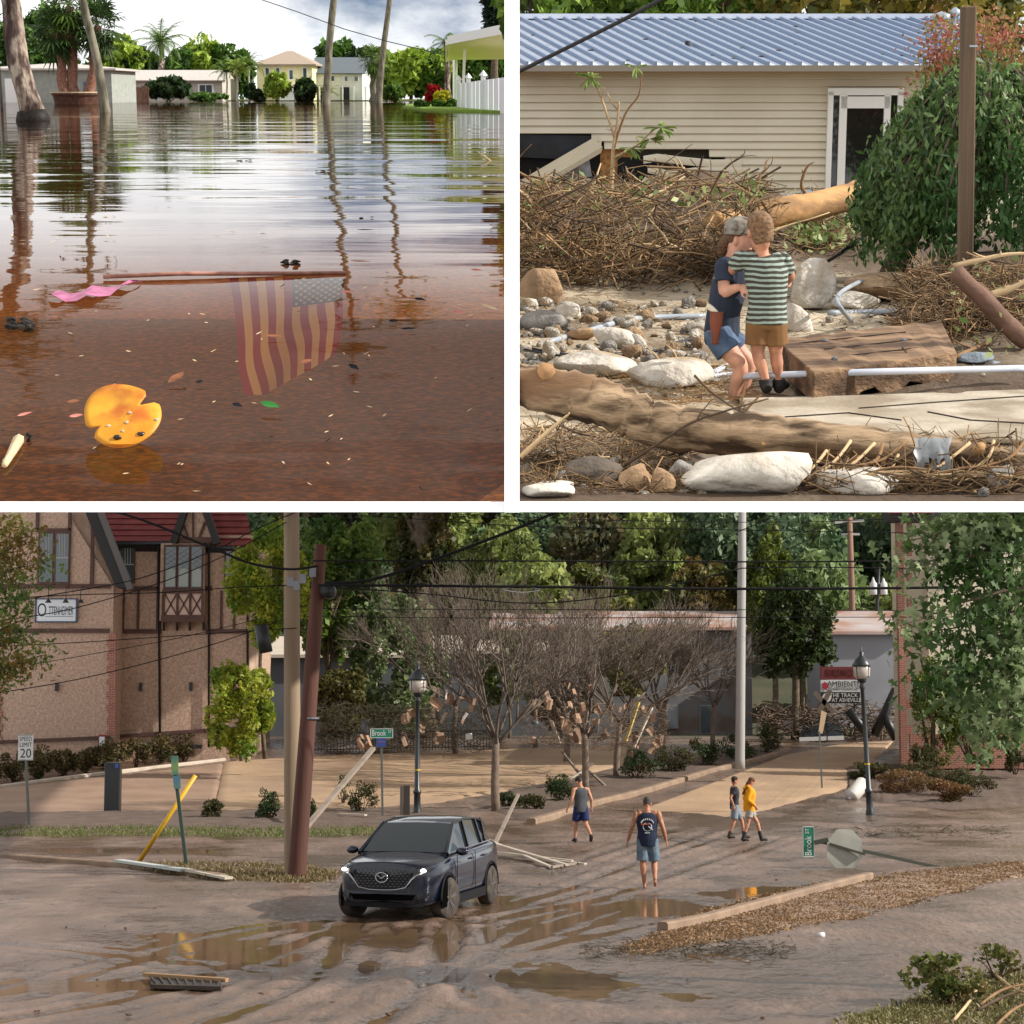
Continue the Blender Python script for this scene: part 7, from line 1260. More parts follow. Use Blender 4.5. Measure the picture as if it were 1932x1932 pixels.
mtl = M('sign_post_steel', (.13, .14, .13), rough=.5, metal=.5); grn = M('sign_green', (.01, .17, .10), rough=.45); wsg = M('sign_face_white', (.62, .62, .60), rough=.5); inks = M('ink_black', (.02, .02, .022))
b = B(55, 1563); t = T('speed_sign', 'white SPEED LIMIT 20 sign on a thin post', 'sign', b, MB); Ys = b.y; g = G(); g.bar(b, Bd(47, 1390, Ys), .07); t.p('post', g, mtl); t.p('plate', rect(35, 62, 1386, 1435, Ys-.06, .02), wsg)
for x in ((35.3, 61.6, 1386.6, 1387.6), (35.3, 61.6, 1433.4, 1434.4)): t.p('border', rect(*x, Ys-.074, .006), inks)
lab_('SPEED', 0, 48.5, 1394.5, Ys-.075, .20, inks, t.o, t.org, .72); lab_('LIMIT', 0, 48.5, 1405.5, Ys-.075, .20, inks, t.o, t.org, .82); lab_('20', 0, 48.5, 1422, Ys-.075, .40, inks, t.o, t.org, .9)
b = B(722, 1546); t = T('street_name_sign', 'green Brook St street name sign standing on its post', 'sign', b, MB); Ys = b.y; g = G(); g.bar(b, Bd(719, 1375, Ys), .07); t.p('post', g, mtl); t.p('name_blade', rect(699, 741, 1375, 1392, Ys-.05, .02), grn)
for x in ((699, 741, 1374.6, 1375.6), (699, 741, 1391.4, 1392.4), (698.6, 699.6, 1374.6, 1392.4), (740.4, 741.4, 1374.6, 1392.4)): t.p('border', rect(*x, Ys-.064, .006), wsg)
lab_('Brook', 0, 714.5, 1383.5, Ys-.065, .27, wsg, t.o, t.org, .70); lab_('ST', 0, 735.5, 1380.5, Ys-.065, .13, wsg, t.o, t.org, .9); t.p('blue_plate', rect(710, 728, 1393, 1409, Ys-.05, .02), M('sign_blue', (.03, .06, .24), rough=.5)); lab_('WATER', 0, 719, 1400, Ys-.065, .07, M('pink_ink', (.4, .12, .2)), t.o, t.org, 1.)
# fallen stop sign with its green blade
a = B(1772, 1637); t = T('fallen_street_sign', 'bent over stop sign seen from behind with green Brook St blade on end', 'sign', a, MB); Ys = a.y; g = G(); g.bar(a, Bd(1548, 1588, Ys-.3), .075); t.p('post', g, M('post_dark_green', (.045, .05, .035), rough=.6)); c = Bd(1594, 1603, Ys-.35); R0 = 38*Ys/F; g = G()
g.prism([c+Vector((math.cos(pi/8+k*pi/4)*R0*.95, .04*math.cos(k), math.sin(pi/8+k*pi/4)*R0*1.06)) for k in range(8)], (0, .015, 0)); t.p('octagon_plate', g, M('plate_back', (.36, .36, .31), (.30, .30, .26), 3, .55, metal=.2)); g = G(); g.bar(Bd(1566, 1592, Ys-.38), Bd(1632, 1612, Ys-.38), .075, .05); t.p('post_front', g, M('post_dark_green', (.045, .05, .035)))
t.p('name_blade', rect(1515, 1536, 1560, 1616, Ys-.36, .02), grn)
for x in ((1514.6, 1516, 1559.5, 1616.5), (1535, 1536.4, 1559.5, 1616.5), (1515, 1536, 1559, 1560.6), (1515, 1536, 1615.4, 1617)): t.p('border', rect(*x, Ys-.374, .006), wsg)
lab_('Brook', 0, 1525.5, 1596, Ys-.375, .215, wsg, t.o, t.org, .82, pi/2); lab_('ST', 0, 1523, 1568, Ys-.375, .12, wsg, t.o, t.org, 1., pi/2); g = G(); p = Bd(1548, 1588, Ys-.36); g.bar(Bd(1537, 1590, Ys-.36), Bd(1562, 1584, Ys-.36), .13, .1); t.p('bracket', g, M('post_dark_green', (.045, .05, .035)))
b = B(352, 1636); t = T('bus_stop_sign', 'tilted green post with narrow blue green stop plates', 'sign', b, MB); Ys = b.y; g = G(); g.bar(b, Bd(327, 1428, Ys), .075); t.p('post', g, M('post_green', (.03, .055, .04), rough=.6))
for (x, y0, y1, m_) in ((329, 1426, 1462, M('plate_teal', (.04, .16, .14), (.2, .28, .06), 4, .5)), (333, 1464, 1488, M('plate_blue', (.05, .14, .26), (.1, .2, .1), 5, .5))):
    g = G(); g.prism([Bd(x-7, y0, Ys-.07), Bd(x+7, y0, Ys-.07), Bd(x+8, y1, Ys-.07), Bd(x-5, y1, Ys-.07)], (0, .02, 0)); t.p('plate', g, m_)
b = B(258, 1632); g = G(); g.tube([b, b.lerp(Bd(369, 1463, b.y), .04)], .05, 10); g.tube([b.lerp(Bd(369, 1463, b.y), .03), Bd(369, 1463, b.y)], .052, 12); one('yellow_guard_pole', g, M('guard_yellow', (.62, .36, .01), (.5, .28, .01), 2, .45), 'bright yellow pole leaning over the verge', 'pole', b, MB, None, True)
b = B(210, 1537); t = T('electrical_cabinet', 'tall black cabinet standing in the planting bed', 'cabinet', b, MB); s_ = b.y/F; g = G(); g.box(b+Vector((0, .2, 48*s_)), (29*s_, .42, 96*s_)); t.p('housing', g, M('cabinet_black', (.012, .013, .015), rough=.35), bevel=.04); g = G(); g.box(b+Vector((0, .2, 96.8*s_)), (25*s_, .36, .02)); t.p('lid', g, M('cabinet_grey', (.12, .13, .14), rough=.4)); t.p('blue_sticker', rect(217, 223, 1441, 1449, b.y-.02, .01), M('sign_blue', (.03, .06, .24)))
b = B(765, 1545); t = T('bollard_sign', 'short dark wooden marker post beside the street lamp', 'post', b, MB); t.p('post', rect(755, 760, 1483, 1545, b.y, .12), M('marker_grey', (.10, .085, .075), rough=.8)); t.p('panel', rect(761, 773, 1482, 1545, b.y, .12), M('marker_dark', (.045, .035, .03), rough=.8))
b = B(1551, 1490); t = T('thin_sign_post', 'thin dark post topped by a broken crossbuck', 'post', b, MB); g = G(); g.bar(b, Bd(1546, 1380, b.y), .06); t.p('post', g, mtl)
for p0, p1 in (((1536, 1306), (1572, 1342)), ((1566, 1302), (1545, 1345))): g = G(); g.bar(Bd(*p0, b.y+14), Bd(*p1, b.y+14), .22, .04, (0, 1, 0)); t.p('crossbuck_arm', g, M('faded_wood', (.36, .30, .24), rough=.8))
g = G(); g.prism([Bd(1544, 1384, b.y), Bd(1552, 1384, b.y), Bd(1560, 1345, b.y), Bd(1550, 1340, b.y)], (0, .05, 0)); t.p('splinter', g, M('pale_board', (.5, .36, .22), rough=.8))
b = B(1492, 1396); t = T('sandwich_board', 'grey A frame board by the wreckage', 'sign', b, MB); t.p('panel', rect(1478, 1502, 1360, 1382, b.y, .06), M('board_grey', (.2, .17, .155), rough=.8)); 
for x in (1479, 1501): t.p('leg', rect(x-1, x+1, 1380, 1398, b.y, .06), M('board_grey', (.2, .17, .155)))
b = B(1009, 1415); t = T('parking_meter', 'grey pay station at the back of the lot', 'meter', b, MB); t.p('body', rect(1001, 1017, 1366, 1396, b.y, .3), M('meter_grey', (.14, .15, .16), rough=.5)); t.p('stand', rect(1005, 1013, 1396, 1418, b.y, .2), M('meter_dark', (.04, .04, .045), rough=.5)); g = G(); c = Bd(1009, 1364, b.y); g.rock(tuple(c), (.19, .19, .16), 2, 2, .05); t.p('hood', g, M('meter_grey', (.14, .15, .16)), smooth=True)
b = B(1615, 1508); t = T('white_tank', 'white plastic tank lying against the clipped bed', 'tank', b, MB); g = G(); a = Bd(1607, 1502, b.y); c = Bd(1628, 1478, b.y+.4); d = (c-a).normalized(); R0 = 14*b.y/F; g.tube([a-d*.12, a-d*.06, a, c, c+d*.06, c+d*.1], [R0*.5, R0*.9, R0, R0, R0*.85, R0*.4], 16); t.p('shell', g, M('tank_white', (.62, .60, .56), (.5, .45, .38), 3, .5), smooth=True); g = G(); g.tube([a-d*.12, a-d*.2], R0*.22, 10); t.p('spout', g, M('tank_white', (.62, .6, .56)))
b = B(1549, 1770); t = T('drink_can', 'small white can lying on the mud', 'can', b, MB); g = G(); g.tube([b+Vector((-.055, 0, .045)), b+Vector((.055, .02, .045))], .045, 12); t.p('can', g, M('can_white', (.6, .6, .6), rough=.3), smooth=True)
# storm grate
b = B(350, 1868); t = T('storm_grate', 'rusty iron storm grate lifted out of the mud', 'grate', b, MB); a1, b1, c1, d1 = [B(*p)+Vector((0, 0, .05)) for p in ((272, 1848), (428, 1858), (418, 1872), (286, 1868))]; rust = M('rust_iron', (.07, .045, .03), (.035, .028, .022), 6, .8)
g = G(); g.bar(a1+Vector((0, 0, .015)), b1+Vector((0, 0, .01)), .08, .05); t.p('top_bar', g, M('rust_top', (.3, .18, .09), rough=.85)); g = G(); g.bar(d1, c1, .06, .05); t.p('bottom_bar', g, rust); g = G(); g.add([tuple(p) for p in (a1+Vector((.08, 0, -.012)), b1+Vector((-.08, 0, -.012)), c1+Vector((0, 0, -.012)), d1+Vector((0, 0, -.012)))], [(0, 1, 2, 3)]); t.p('dark_opening', g, blackm)
for k in range(9): u = (k+.7)/9.5; g = G(); g.bar(a1.lerp(b1, u)+Vector((0, 0, .004)), d1.lerp(c1, u)+Vector((.03, 0, .004)), .03, .02); t.p('slat', g, rust)
# boards, planks and debris
def plank(lab, p0, p1, w, h, m_, z0=.05, z1=.05, Y0=None, Y1=None, group=None, name='plank'):
    a = Bd(*p0, Y0) if Y0 else B(*p0)+Vector((0, 0, z0)); c = Bd(*p1, Y1) if Y1 else B(*p1)+Vector((0, 0, z1)); g = G(); g.bar(a, c, w, h); return one(name, g, m_, lab, 'plank', a, MB, group)
wp = M('white_trim_board', (.5, .44, .36), (.42, .35, .27), 3, .7); gp = M('grey_board', (.26, .21, .17), (.2, .16, .125), 3, .8)
plank('grey white board lying along the island kerb', (223, 1636), (348, 1652), .22, .06, M('paint_board', (.42, .44, .42), rough=.7), .15, .12); plank('tan board end lying beyond the painted board', (345, 1650), (432, 1664), .2, .05, wp, .12, .08)
for i, (p0, p1, z0, z1) in enumerate((((925, 1605), (1040, 1640), .25, .05), ((925, 1618), (1105, 1634), .1, .05), ((925, 1612), (1070, 1637), .3, .06), ((920, 1622), (1080, 1628), .2, .05))): plank(('pale trim board fanned out behind the car, steepest of four', 'longest pale trim board on the mud behind the car', 'middle pale trim board behind the car', 'lowest flat pale board behind the car')[i], p0, p1, .09, .04, wp, z0, z1)
plank('dark board crossing the pale trim boards', (1040, 1640), (1092, 1632), .08, .05, gp); plank('grey beam standing up behind the car tail', (928, 1612), (978, 1552), .09, .07, gp, .1, .9); plank('long grey beam leaning up from the pole to the debris', (578, 1560), (704, 1412), .16, .1, gp, Y0=60, Y1=66); plank('short pale board lying in the dark bed', (640, 1546), (690, 1548), .15, .05, wp, .18, .18)
for i, (p0, p1, lb, m_) in enumerate((((1060, 1418), (1095, 1462), 'brown board propped on the bare trunk', gp), ((1040, 1360), (1055, 1402), 'white torn board stuck upright in debris', wp), ((1112, 1455), (1150, 1490), 'brown plank leaning by the forked tree', gp), ((1196, 1410), (1230, 1335), 'pale pole leaning in the shrubs', wp), ((1180, 1400), (1205, 1325), 'thin yellow pole leaning beside the pale one', M('pole_yellow', (.5, .38, .12))), ((1075, 1470), (1120, 1440), 'white board lying under the bare trunk', wp))): Yk = B(1100, 1490).y; plank(lb, p0, p1, .14, .06, m_, Y0=Yk, Y1=Yk+.5, name='debris_board')
q = random.Random(31); cb = [M('cardboard', (.36, .23, .15), (.26, .16, .10), 3, .9), M('cardboard_dark', (.22, .14, .095), rough=.9), M('paper_white', (.55, .52, .48), rough=.8)]; zones = ((672, 712, 1380, 1445, 76, 8), (820, 905, 1290, 1395, 70, 16), (1000, 1130, 1285, 1400, 76, 34), (1130, 1260, 1330, 1430, 80, 20), (760, 830, 1330, 1400, 70, 7))
scr = []
for k in range(4):
    g = G(); w, h = .28, .38+.1*k
    g.add([(-w/2, 0, -h/2), (w/2, 0, -h/2), (w/2, .03, h/2), (-w/2, .03, h/2), (w/2+.12, -.14, -h/2+.03), (w/2+.10, -.12, h/2-.02), (-w/2+.02, -.2, h/2+.03), (w/2, -.18, h/2+.06)], [(0, 1, 2, 3), (1, 4, 5, 2), (3, 2, 7, 6)]); scr.append(g.mesh('scrap'))
for (xa, xb, ya, yb, Y, n) in zones:
    for i in range(n):
        me = scr[q.randrange(4)]; o = bpy.data.objects.new('cardboard_scrap', me); COL.objects.link(o); m_ = cb[0 if q.random() < .5 else (1 if q.random() < .88 else 2)]
        if not me.materials: me.materials.append(cb[0])
        o.material_slots[0].link = 'OBJECT'; o.material_slots[0].material = m_
        o.matrix_world = Matrix.Translation(Bd(q.uniform(xa, xb), q.uniform(ya, yb), Y+q.uniform(-1, 1))) @ Euler((q.uniform(-.6, .6), q.uniform(-.7, .7), q.uniform(0, 6.3))).to_matrix().to_4x4(); s0 = q.uniform(.3, .8); o.matrix_world = o.matrix_world @ Matrix.Diagonal((s0, s0, s0, 1))
        props(o, 'brown cardboard scrap caught in the bare branches by the flood', 'cardboard', 'cardboard caught in the branches')
# wreckage around the signs
t = T('wrecked_car', 'overturned dark car wedged in the wreckage under the shop signs', 'car', B(1550, 1398), MB); Yk = 99.; g = G(); g.prism([Bd(1515, 1392, Yk), Bd(1590, 1388, Yk), Bd(1582, 1358, Yk+1), Bd(1528, 1360, Yk+1)], (0, 1.5, 0)); t.p('body', g, M('wreck_dark', (.02, .025, .03), rough=.3)); g = G(); g.bar(Bd(1508, 1395, Yk-.2), Bd(1592, 1392, Yk-.2), .12, .2); t.p('bumper', g, wsg)
twigs('wreckage', 'heap of splintered boards and branches at the end of the road', 600, lambda q: tuple(Bd(q.uniform(1430, 1690), q.uniform(1330, 1398), 100+q.uniform(-1, 2))), .3, 1.6, .04, M('wreck_wood', (.22, .15, .10), (.08, .055, .04), island=True, rough=.95), 8, fr=MB)
twigs('wreckage', 'pile of broken twigs and litter around the bare trees', 900, lambda q: tuple(Bd(q.uniform(980, 1260), q.uniform(1330, 1410), 80+q.uniform(-2, 2))), .2, .9, .014, M('wreck_wood', (.22, .15, .10), (.08, .055, .04)), 9, fr=MB)
twigs('wreckage', 'tangle of brush behind the standing street name sign', 1500, lambda q: tuple(Bd(q.uniform(590, 940), q.uniform(1330, 1412), 92+q.uniform(-2, 2))), .3, 1.3, .016, M('brush_dark', (.10, .075, .05), (.055, .05, .03), island=True, rough=.95), 10, fr=MB)
for i, (p0, p1) in enumerate((((1650, 1388), (1690, 1300)), ((1600, 1340), (1640, 1390)), ((1668, 1350), (1690, 1395)))): g = G(); g.tube([Bd(*p0, 97), Bd(*p1, 97)], .22, 8, jit=.2); one('charred_beam', g, blackm, ('black pole leaning on the brick corner', 'black beam fallen under the shop signs', 'short black stump by the brick corner')[i], 'beam', Bd(*p0, 97), MB, None, True)
q = random.Random(77)
for i in range(40):
    x, y = q.uniform(20, 1900), q.uniform(1600, 1925); b = B(x, y); g = G(); r_ = q.uniform(.012, .035); g.rock(tuple(b+Vector((0, 0, r_*.6+.02))), (r_*q.uniform(.8, 1.8), r_, r_*.7), i, 1); one('mud_clod', g, soil, 'small dark clod lying on the muddy street', 'clod', b, MB, 'clods on the street')
for i, (x, y, w) in enumerate(((1270, 1702, 30), (1410, 1486, 26), (1750, 1636, 30), (1410, 1458, 40))):
    pass
twigs('mud_litter', 'line of twigs and litter left on the mud', 260, lambda q: tuple(B(q.uniform(1560, 1900), 1572+q.normal()*6)+Vector((0, 0, .04))), .1, .5, .012, M('brush_dark', (.10, .075, .05)), 12, fr=MB, vert=.2); twigs('mud_litter', 'dark litter along the foot of the straw verge', 420, lambda q: tuple(B(q.uniform(1100, 1500), 1795+q.normal()*9)+Vector((0, 0, .03))), .06, .3, .008, M('brush_dark', (.10, .075, .05)), 13, fr=MB, vert=.2)
# ================================================================ dark blue SUV
cb_ = B(722, 1741); CM = Matrix.Translation(cb_+Vector((0, 0, .0))) @ Matrix.Rotation(-math.radians(15), 4, 'Z')
paint = M('navy_paint', (.004, .007, .016), rough=.15, spec=.4, coat=.4); gloss = M('gloss_black', (.006, .006, .007), rough=.2, spec=.5); clad = M('black_cladding', (.010, .010, .011), rough=.8, spec=.15); chrome = M('chrome', (.38, .38, .40), rough=.2, metal=1.); glass = M('car_glass', (.012, .016, .02), rough=.03, spec=.5); tyre = M('tyre_rubber', (.018, .016, .015), (.07, .05, .035), 6, .8); alloy = M('alloy', (.20, .20, .21), rough=.35, metal=.8)
car = T('suv', 'dark navy SUV with lit headlights driving through the mud', 'car', (0, 0, 0), MB); car.o.matrix_world = CM
ST = [(0, .52, .62, .98, .34), (.05, .70, .58, .985, .26), (.16, .80, .56, .995, .23), (.40, .885, .54, 1.02, .22), (.80, .915, .54, 1.055, .22), (1.15, .92, .54, 1.09, .22), (1.8, .922, .54, 1.11, .22), (2.8, .922, .54, 1.13, .22), (3.6, .915, .54, 1.16, .24), (4.2, .88, .56, 1.17, .28), (4.48, .80, .60, 1.14, .34), (4.56, .62, .64, 1.08, .42)]
g = G(); V = []; 
for (y, w, m_, zt, zb) in ST:
    h = [(0, zb), (w*.80, zb), (w*.965, zb+.10), (w*.99, m_), (w, .80), (w*.985, zt-.13), (w*.94, zt-.035), (w*.74, zt+.012), (w*.35, zt+.035), (0, zt+.04)]
    V += [(x, y, z) for x, z in h]+[(-x, y, z) for x, z in h[-2:0:-1]]
n = 18; g.add(V, [(i*n+k, i*n+(k+1) % n, (i+1)*n+(k+1) % n, (i+1)*n+k) for i in range(len(ST)-1) for k in range(n)]+[tuple(range(n))[::-1], tuple((len(ST)-1)*n+k for k in range(n))])
o = car.p('body', g, paint, smooth=True); sm = o.modifiers.new('round', 'SUBSURF'); sm.levels = sm.render_levels = 2
GH = [(1.12, .80, .80, 1.09, 1.10), (1.55, .79, .70, 1.10, 1.36), (1.98, .785, .645, 1.11, 1.575), (2.6, .785, .63, 1.12, 1.645), (3.3, .78, .615, 1.13, 1.62), (3.85, .75, .58, 1.14, 1.555), (4.2, .70, .56, 1.15, 1.42), (4.42, .64, .60, 1.15, 1.17)]
g = G(); V = []
for (y, wb, wt, z0, z1) in GH: V += [(-wb, y, z0), (-wt, y, z1-.03), (-wt*.8, y, z1), (wt*.8, y, z1), (wt, y, z1-.03), (wb, y, z0)]
g.add(V, [(i*6+k, i*6+6+k, i*6+7+k, i*6+k+1) for i in range(len(GH)-1) for k in range(5)]+[(0, 1, 2, 3, 4, 5), tuple(42+k for k in (5, 4, 3, 2, 1, 0))]); car.p('window_glass', g, glass)
g = G(); g.add([(-.755, 1.15, 1.118), (.755, 1.15, 1.118), (.70, 1.55, 1.365), (.635, 1.95, 1.575), (-.635, 1.95, 1.575), (-.70, 1.55, 1.365), (0, 1.13, 1.125), (0, 1.54, 1.38), (0, 1.94, 1.592)], [(0, 6, 7, 5), (6, 1, 2, 7), (5, 7, 8, 4), (7, 2, 3, 8)]); car.p('windshield', g, M('windshield_glass', (.02, .028, .034), rough=.02, spec=.6, coat=.2), smooth=True)
g = G(); V = []; RS = [(1.96, .655, 1.572), (2.05, .655, 1.600), (2.6, .64, 1.660), (3.3, .625, 1.636), (3.9, .59, 1.57), (4.2, .57, 1.46)]
for y, w, z in RS: V += [(-w, y, z-.05), (-w*.92, y, z-.01), (-w*.5, y, z+.012), (0, y, z+.018), (w*.5, y, z+.012), (w*.92, y, z-.01), (w, y, z-.05)]
g.add(V, [(i*7+k, i*7+k+1, i*7+8+k, i*7+7+k) for i in range(len(RS)-1) for k in range(6)]+[tuple(range(7))]); o = car.p('roof', g, paint, smooth=True); md = o.modifiers.new('thick', 'SOLIDIFY'); md.thickness = .03
for s in (-1, 1):
    for a, b, w in (((s*.815, 1.10, 1.09), (s*.655, 1.99, 1.565), .075), ((s*.797, 2.45, 1.12), (s*.645, 2.5, 1.61), .06), ((s*.79, 3.35, 1.13), (s*.62, 3.4, 1.60), .05), ((s*.76, 3.75, 1.14), (s*.58, 4.05, 1.52), .20)):
        g = G(); g.bar(a, b, w, .05, (s, 0, .3)); car.p('pillar', g, paint if w != .06 else gloss)
    g = G(); P = [(s*.662, 1.99, 1.572), (s*.65, 2.6, 1.635), (s*.63, 3.4, 1.60), (s*.60, 4.0, 1.52)]; g.tube(P, .022, 6); car.p('window_trim', g, gloss)
    g = G(); g.tube([(s*.82, 1.2, 1.10), (s*.81, 2.6, 1.135), (s*.79, 4.0, 1.165)], .014, 6); car.p('belt_trim', g, chrome)
    mi = G(); mi.rock((s*1.02, 1.32, 1.13), (.115, .075, .075), 5, 2, .05); mr = car.p('mirror', mi, paint, smooth=True); g = G(); g.bar((s*.90, 1.34, 1.10), (s*.96, 1.33, 1.11), .05, .04); car.p('mirror_arm', g, gloss, mr)
    for yw in (.88, 3.62):
        c = (s*.825, yw, .36); turn = math.radians(-14) if yw < 1 else 0; R0 = Matrix.Translation(c) @ Matrix.Rotation(turn, 4, 'Z')
        def lw(prof, m_, nm, sub=None, smooth=True):
            q_ = G(); q_.lathe(prof, (0, 0, 0), 28, 'X'); A_ = np.concatenate(q_.v); A_ = np.array([tuple(R0 @ Vector(v)) for v in A_]); q_.v = [A_]; return car.p(nm, q_, m_, sub, smooth)
        wh = lw([(.22, -.11), (.33, -.115), (.358, -.09), (.362, 0), (.358, .09), (.33, .115), (.22, .11)] , tyre, 'wheel'); lw([(.235, s*.085), (.235, s*.105), (.21, s*.10), (.19, s*.06), (.06, s*.06), (.05, s*.09), (.001, s*.09)][::1], gloss, 'hub', wh)
        for k in range(5):
            a = 2*pi*k/5+.3; q_ = G()
            for d_ in (-.11, .11): q_.bar(R0 @ Vector((s*.10, math.cos(a)*.05, math.sin(a)*.05)), R0 @ Vector((s*.105, math.cos(a+d_)*.225, math.sin(a+d_)*.225)), .03, .02)
            car.p('spoke', q_, alloy, wh)
        q_ = G(); n_ = 18
        arc = [(s*.905, yw+.455*math.cos(pi*i/n_), .34+.45*math.sin(pi*i/n_)) for i in range(n_+1)]; q_.tube(arc, .024, 6); car.p('wheel_arch', q_, clad, smooth=True)
        q_ = G(); q_.add([(s*.918, yw+.42*math.cos(pi*i/n_), .34+.415*math.sin(pi*i/n_)) for i in range(n_+1)]+[(s*.918, yw-.42, .22), (s*.918, yw+.42, .22)], [tuple(range(n_+3))]); car.p('arch_liner', q_, M('liner_black', (.003, .003, .003), rough=1, spec=0.))
    g = G(); g.box((s*.915, 2.25, .30), (.03, 1.85, .16)); car.p('sill_cladding', g, clad)
    for y0, y1 in ((1.32, 2.42), (2.46, 3.25)):
        g = G(); g.tube([(s*.928, y0, .40), (s*.93, y0, .9), (s*.92, y0+.02, 1.07)], .006, 4); car.p('door_gap', g, M('liner_black', (.003, .003, .003))); g = G(); g.bar((s*.935, y1-.24, .95), (s*.935, y1-.06, .96), .025, .03); car.p('door_handle', g, paint)
def ny(x): x = abs(x); return -.012+(.0 if x < .4 else .18*((x-.4)/.4)**2)
def facia(pts, m_, nm, off=0., th=.03, sub=None, sm_=False):
    g = G(); P = [Vector((x, ny(x)-off+.10*max(0, (z-.70)/.3)**2, z)) for x, z in pts]; g.prism(P, (0, th, 0)); return car.p(nm, g, m_, sub, sm_)
gr_ = facia([(-.56, .90), (-.3, .905), (0, .905), (.3, .905), (.56, .90), (.50, .72), (.40, .60), (.22, .575), (0, .57), (-.22, .575), (-.40, .60), (-.50, .72)], M('grille_black', (.004, .004, .005), rough=.7), 'grille', .035, .05)
for r in range(7):
    for k in range(13):
        x = (k-6)*.075+(r % 2)*.0375; z = .615+r*.044
        if abs(x) < .40+.13*min(1, (z-.6)/.2): g = G(); g.box((x, ny(x)-.040+.10*max(0, (z-.70)/.3)**2, z), (.030, .012, .012)); car.p('grille_fin', g, M('grille_fin', (.10, .10, .105), rough=.35, metal=.6), gr_)
g = G(); g.tube([(x, ny(x)-.05+.10*max(0, (z-.70)/.3)**2, z) for x, z in ((-.72, .84), (-.60, .81), (-.52, .73), (-.42, .60), (-.23, .562), (0, .555), (.23, .562), (.42, .60), (.52, .73), (.60, .81), (.72, .84))], [.014, .022, .018, .011, .009, .008, .009, .011, .018, .022, .014], 8); car.p('chrome_wing', g, chrome, smooth=True)
em = G(); c = (0, ny(0)-.065, .765); em.tube([(c[0]+.105*math.cos(a), c[1], c[2]+.082*math.sin(a)) for a in np.linspace(0, 2*pi, 25)], .013, 6); eb = car.p('emblem', em, chrome, smooth=True); em = G(); em.tube([(-.09, c[1], .80), (-.045, c[1], .785), (0, c[1], .745), (.045, c[1], .785), (.09, c[1], .80)], [.008, .013, .015, .013, .008], 6); car.p('emblem_wing', em, chrome, eb, True)
for s in (-1, 1):
    hl = facia([(s*.50, .885), (s*.62, .905), (s*.78, .93), (s*.845, .93), (s*.80, .865), (s*.62, .84), (s*.52, .845)], M('lamp_housing', (.02, .02, .024), rough=.1, spec=.8), 'headlight', .055, .06); g = G(); x = s*.71; g.rock((x, ny(x)-.05, .885), (.055, .035, .032), 1, 2, 0); car.p('lit_lamp', g, M('headlamp_lit', (1., .97, .86), emit=4.), hl, True)
    facia([(s*.60, .50), (s*.74, .52), (s*.76, .42), (s*.62, .40)], gloss, 'side_intake', .03, .03)
facia([(-.58, .47), (0, .475), (.58, .47), (.52, .385), (0, .375), (-.52, .385)], M('liner_black', (.003, .003, .003)), 'lower_intake', .03, .04); facia([(-.74, .345), (0, .345), (.74, .345), (.68, .27), (0, .262), (-.68, .27)], clad, 'chin_spoiler', .03, .05); facia([(-.70, .54), (0, .535), (.70, .54), (.66, .49), (0, .487), (-.66, .49)], paint, 'bumper_ledge', .04, .05)
for s, a in ((1, .15), (1, .0)):
    pass
for x0, x1 in ((-.62, -.05), (.0, .55)): g = G(); g.tube([(x0, 1.17, 1.115), ((x0+x1)/2, 1.20, 1.14), (x1, 1.22, 1.15)], .010, 5); car.p('wiper', g, gloss)
g = G(); g.box((-.0, 1.5, 1.30), (.22, .06, .05)); car.p('inner_mirror', g, gloss)
# ================================================================ people on the street
dark = M('dark_shoes', '#14161c')
def on(px, py, yaw, H, pose): b = B(px, py); b.z += .03; return (*stand(b, yaw, H/1.75, pose), b)
J, r_, f_, b = on(1222, 1679, .05, 1.84, dict(shL=(-.20, 0, 1.43), elL=(-.30, -.03, 1.15), wrL=(-.37, .03, .91), shR=(.20, 0, 1.43), elR=(.30, -.03, 1.15), wrR=(.36, .05, .91), anL=(-.06, 0, .075), knL=(-.09, .02, .50), knR=(.13, .10, .50), anR=(.14, -.16, .17), toR=(.14, -.10, .04), head=(0, .05, 1.615)))
navy = M('navy_vest', '#141c30', '#1b2540', 5, .9)
pm, _ = person('man seen from behind in a navy tank top and denim shorts walking through the mud', J, r_, f_, MB, 1.05, .013, [('tank', navy), ('shorts', M('denim_light', '#4f6070', '#6b7c88', 9, .9), .92)], skin='#b07a5c', hair='#4a4038', hairstyle='short', build=1.12)
c = J['chest'].lerp(J['waist'], .25)-f_*.150; 
g = G(); g.tube([c+r_*(.085*math.cos(a))+Vector((0, 0, .085*math.sin(a)-.05)) for a in np.linspace(0, 2*pi, 21)], .009, 5); pm.p('shirt_print', g, wsg); g = G(); g.bar(c+r_*-.12+Vector((0, -.012, .0)), c+r_*.05+Vector((0, -.012, .01)), .03, .02); pm.p('shirt_print', g, M('print_red', (.5, .12, .05), rough=.8)); g = G(); g.bar(c+r_*.02+Vector((0, -.012, -.04)), c+r_*.11+Vector((0, -.012, -.11)), .03, .02); pm.p('shirt_print', g, wsg)
for k in range(9): a = pi*(.12+.76*k/8); g = G(); p = c+r_*(-.13*math.cos(a))+Vector((0, -.008, .10*math.sin(a)+.005)); g.box(p, (.018, .02, .034)); pm.p('shirt_print', g, wsg)
g = G(); g.bar(c+r_*-.05+Vector((0, .002, -.17)), c+r_*.05+Vector((0, .002, -.17)), .03, .016); pm.p('shirt_print', g, wsg)
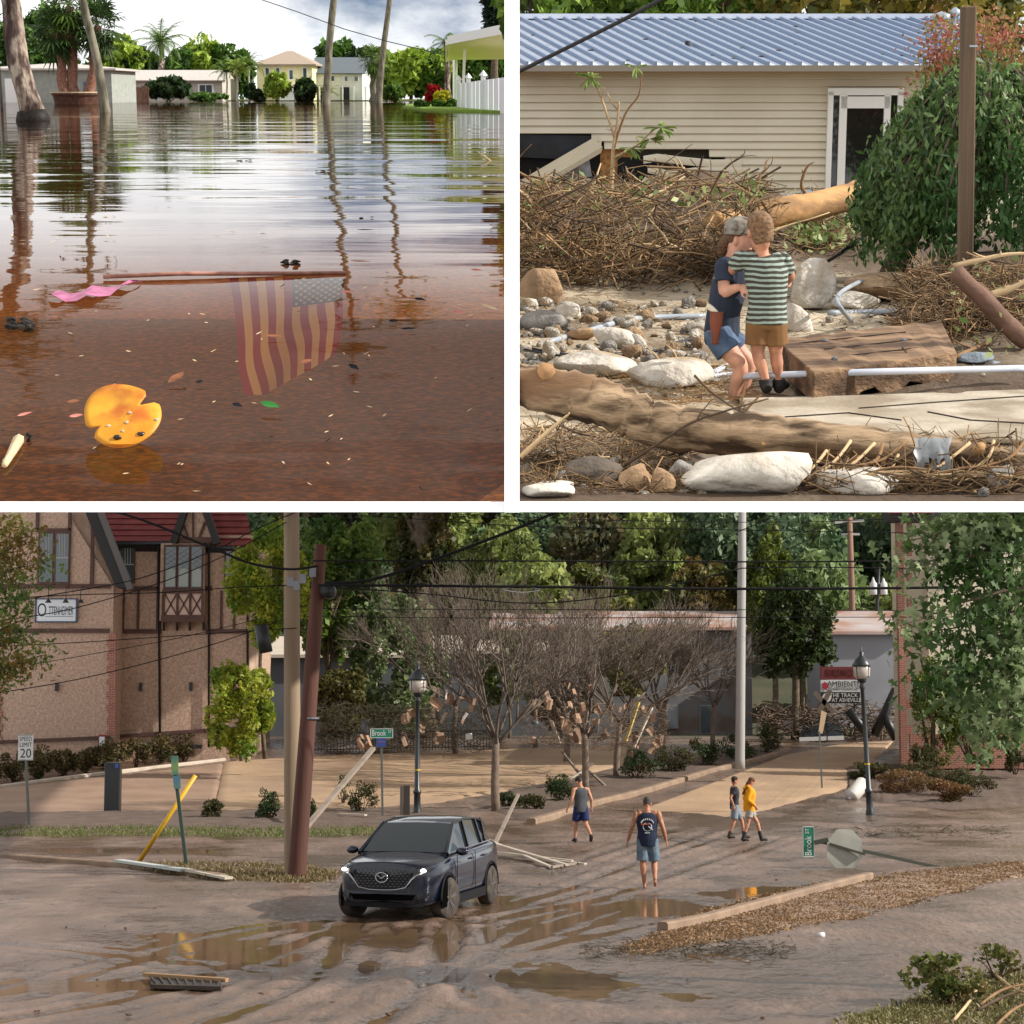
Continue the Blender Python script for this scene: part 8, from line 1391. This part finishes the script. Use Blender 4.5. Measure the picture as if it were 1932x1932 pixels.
J, r_, f_, b = on(1096, 1592, -.35, 1.80, dict(elL=(-.28, -.06, 1.14), wrL=(-.36, .02, .92), elR=(.27, -.08, 1.14), wrR=(.30, -.02, .90), knL=(-.10, .12, .50), anL=(-.10, .16, .09), knR=(.12, -.06, .50), anR=(.16, -.34, .20), toR=(.16, -.30, .04), head=(-.03, .07, 1.60)))
person('man in a loose grey tank top and blue shorts stepping along the kerb', J, r_, f_, MB, 1.03, .013, [('tank', M('grey_vest', '#3b3e44', '#4a4d52', 6, .9)), ('shorts', M('blue_shorts', '#16204a', '#1c2858', 6, .9), .80), ('shoes', dark, .03)], skin='#c08a6c', hair='#1d1714', hairstyle='short', build=1.04, face=(-.8, .5, -.25))
J, r_, f_, b = on(1414, 1590, 1.45, 1.76, dict(elL=(-.25, -.05, 1.14), wrL=(-.24, .16, 1.02), elR=(.25, -.08, 1.14), wrR=(.26, .10, .98), knL=(-.09, .24, .52), anL=(-.09, .36, .09), knR=(.09, -.06, .50), anR=(.09, -.20, .10), chest=(0, .03, 1.27), head=(0, .07, 1.62)))
boot = M('black_boots', '#121214', '#2a241e', 8, .6)
person('woman in a bright yellow hoodie, pale shorts and black boots striding', J, r_, f_, MB, 1., .013, [('hoodie', M('yellow_hoodie', (.72, .30, .004), (.60, .24, .004), 4, .9)), ('shorts', M('stone_shorts', '#8c8880', '#a09c92', 6, .9), .60), ('boots', boot, .18)], skin='#c08a70', hair='#6a3c22', hairstyle='long', build=1.0)
J, r_, f_, b = on(1392, 1588, 1.45, 1.74, dict(knL=(-.09, .22, .52), anL=(-.09, .30, .09), knR=(.09, -.04, .50), anR=(.09, -.18, .10), elR=(.24, -.16, 1.16), wrR=(.24, -.08, .93)))
J = {a: v+Vector((0, .75, 0)) for a, v in J.items()}
person('person in a dark top and grey shorts walking half hidden behind the yellow hoodie', J, r_, f_, MB, 1., .013, [('tshirt', M('charcoal_tee', '#2a2c33', rough=.9)), ('shorts', M('grey_shorts', '#6d7680', '#7d868e', 6, .9), .85), ('boots', M('brown_boots', '#3a2f26', rough=.7), .12)], skin='#b98468', hair='#2a2018', hairstyle='short')
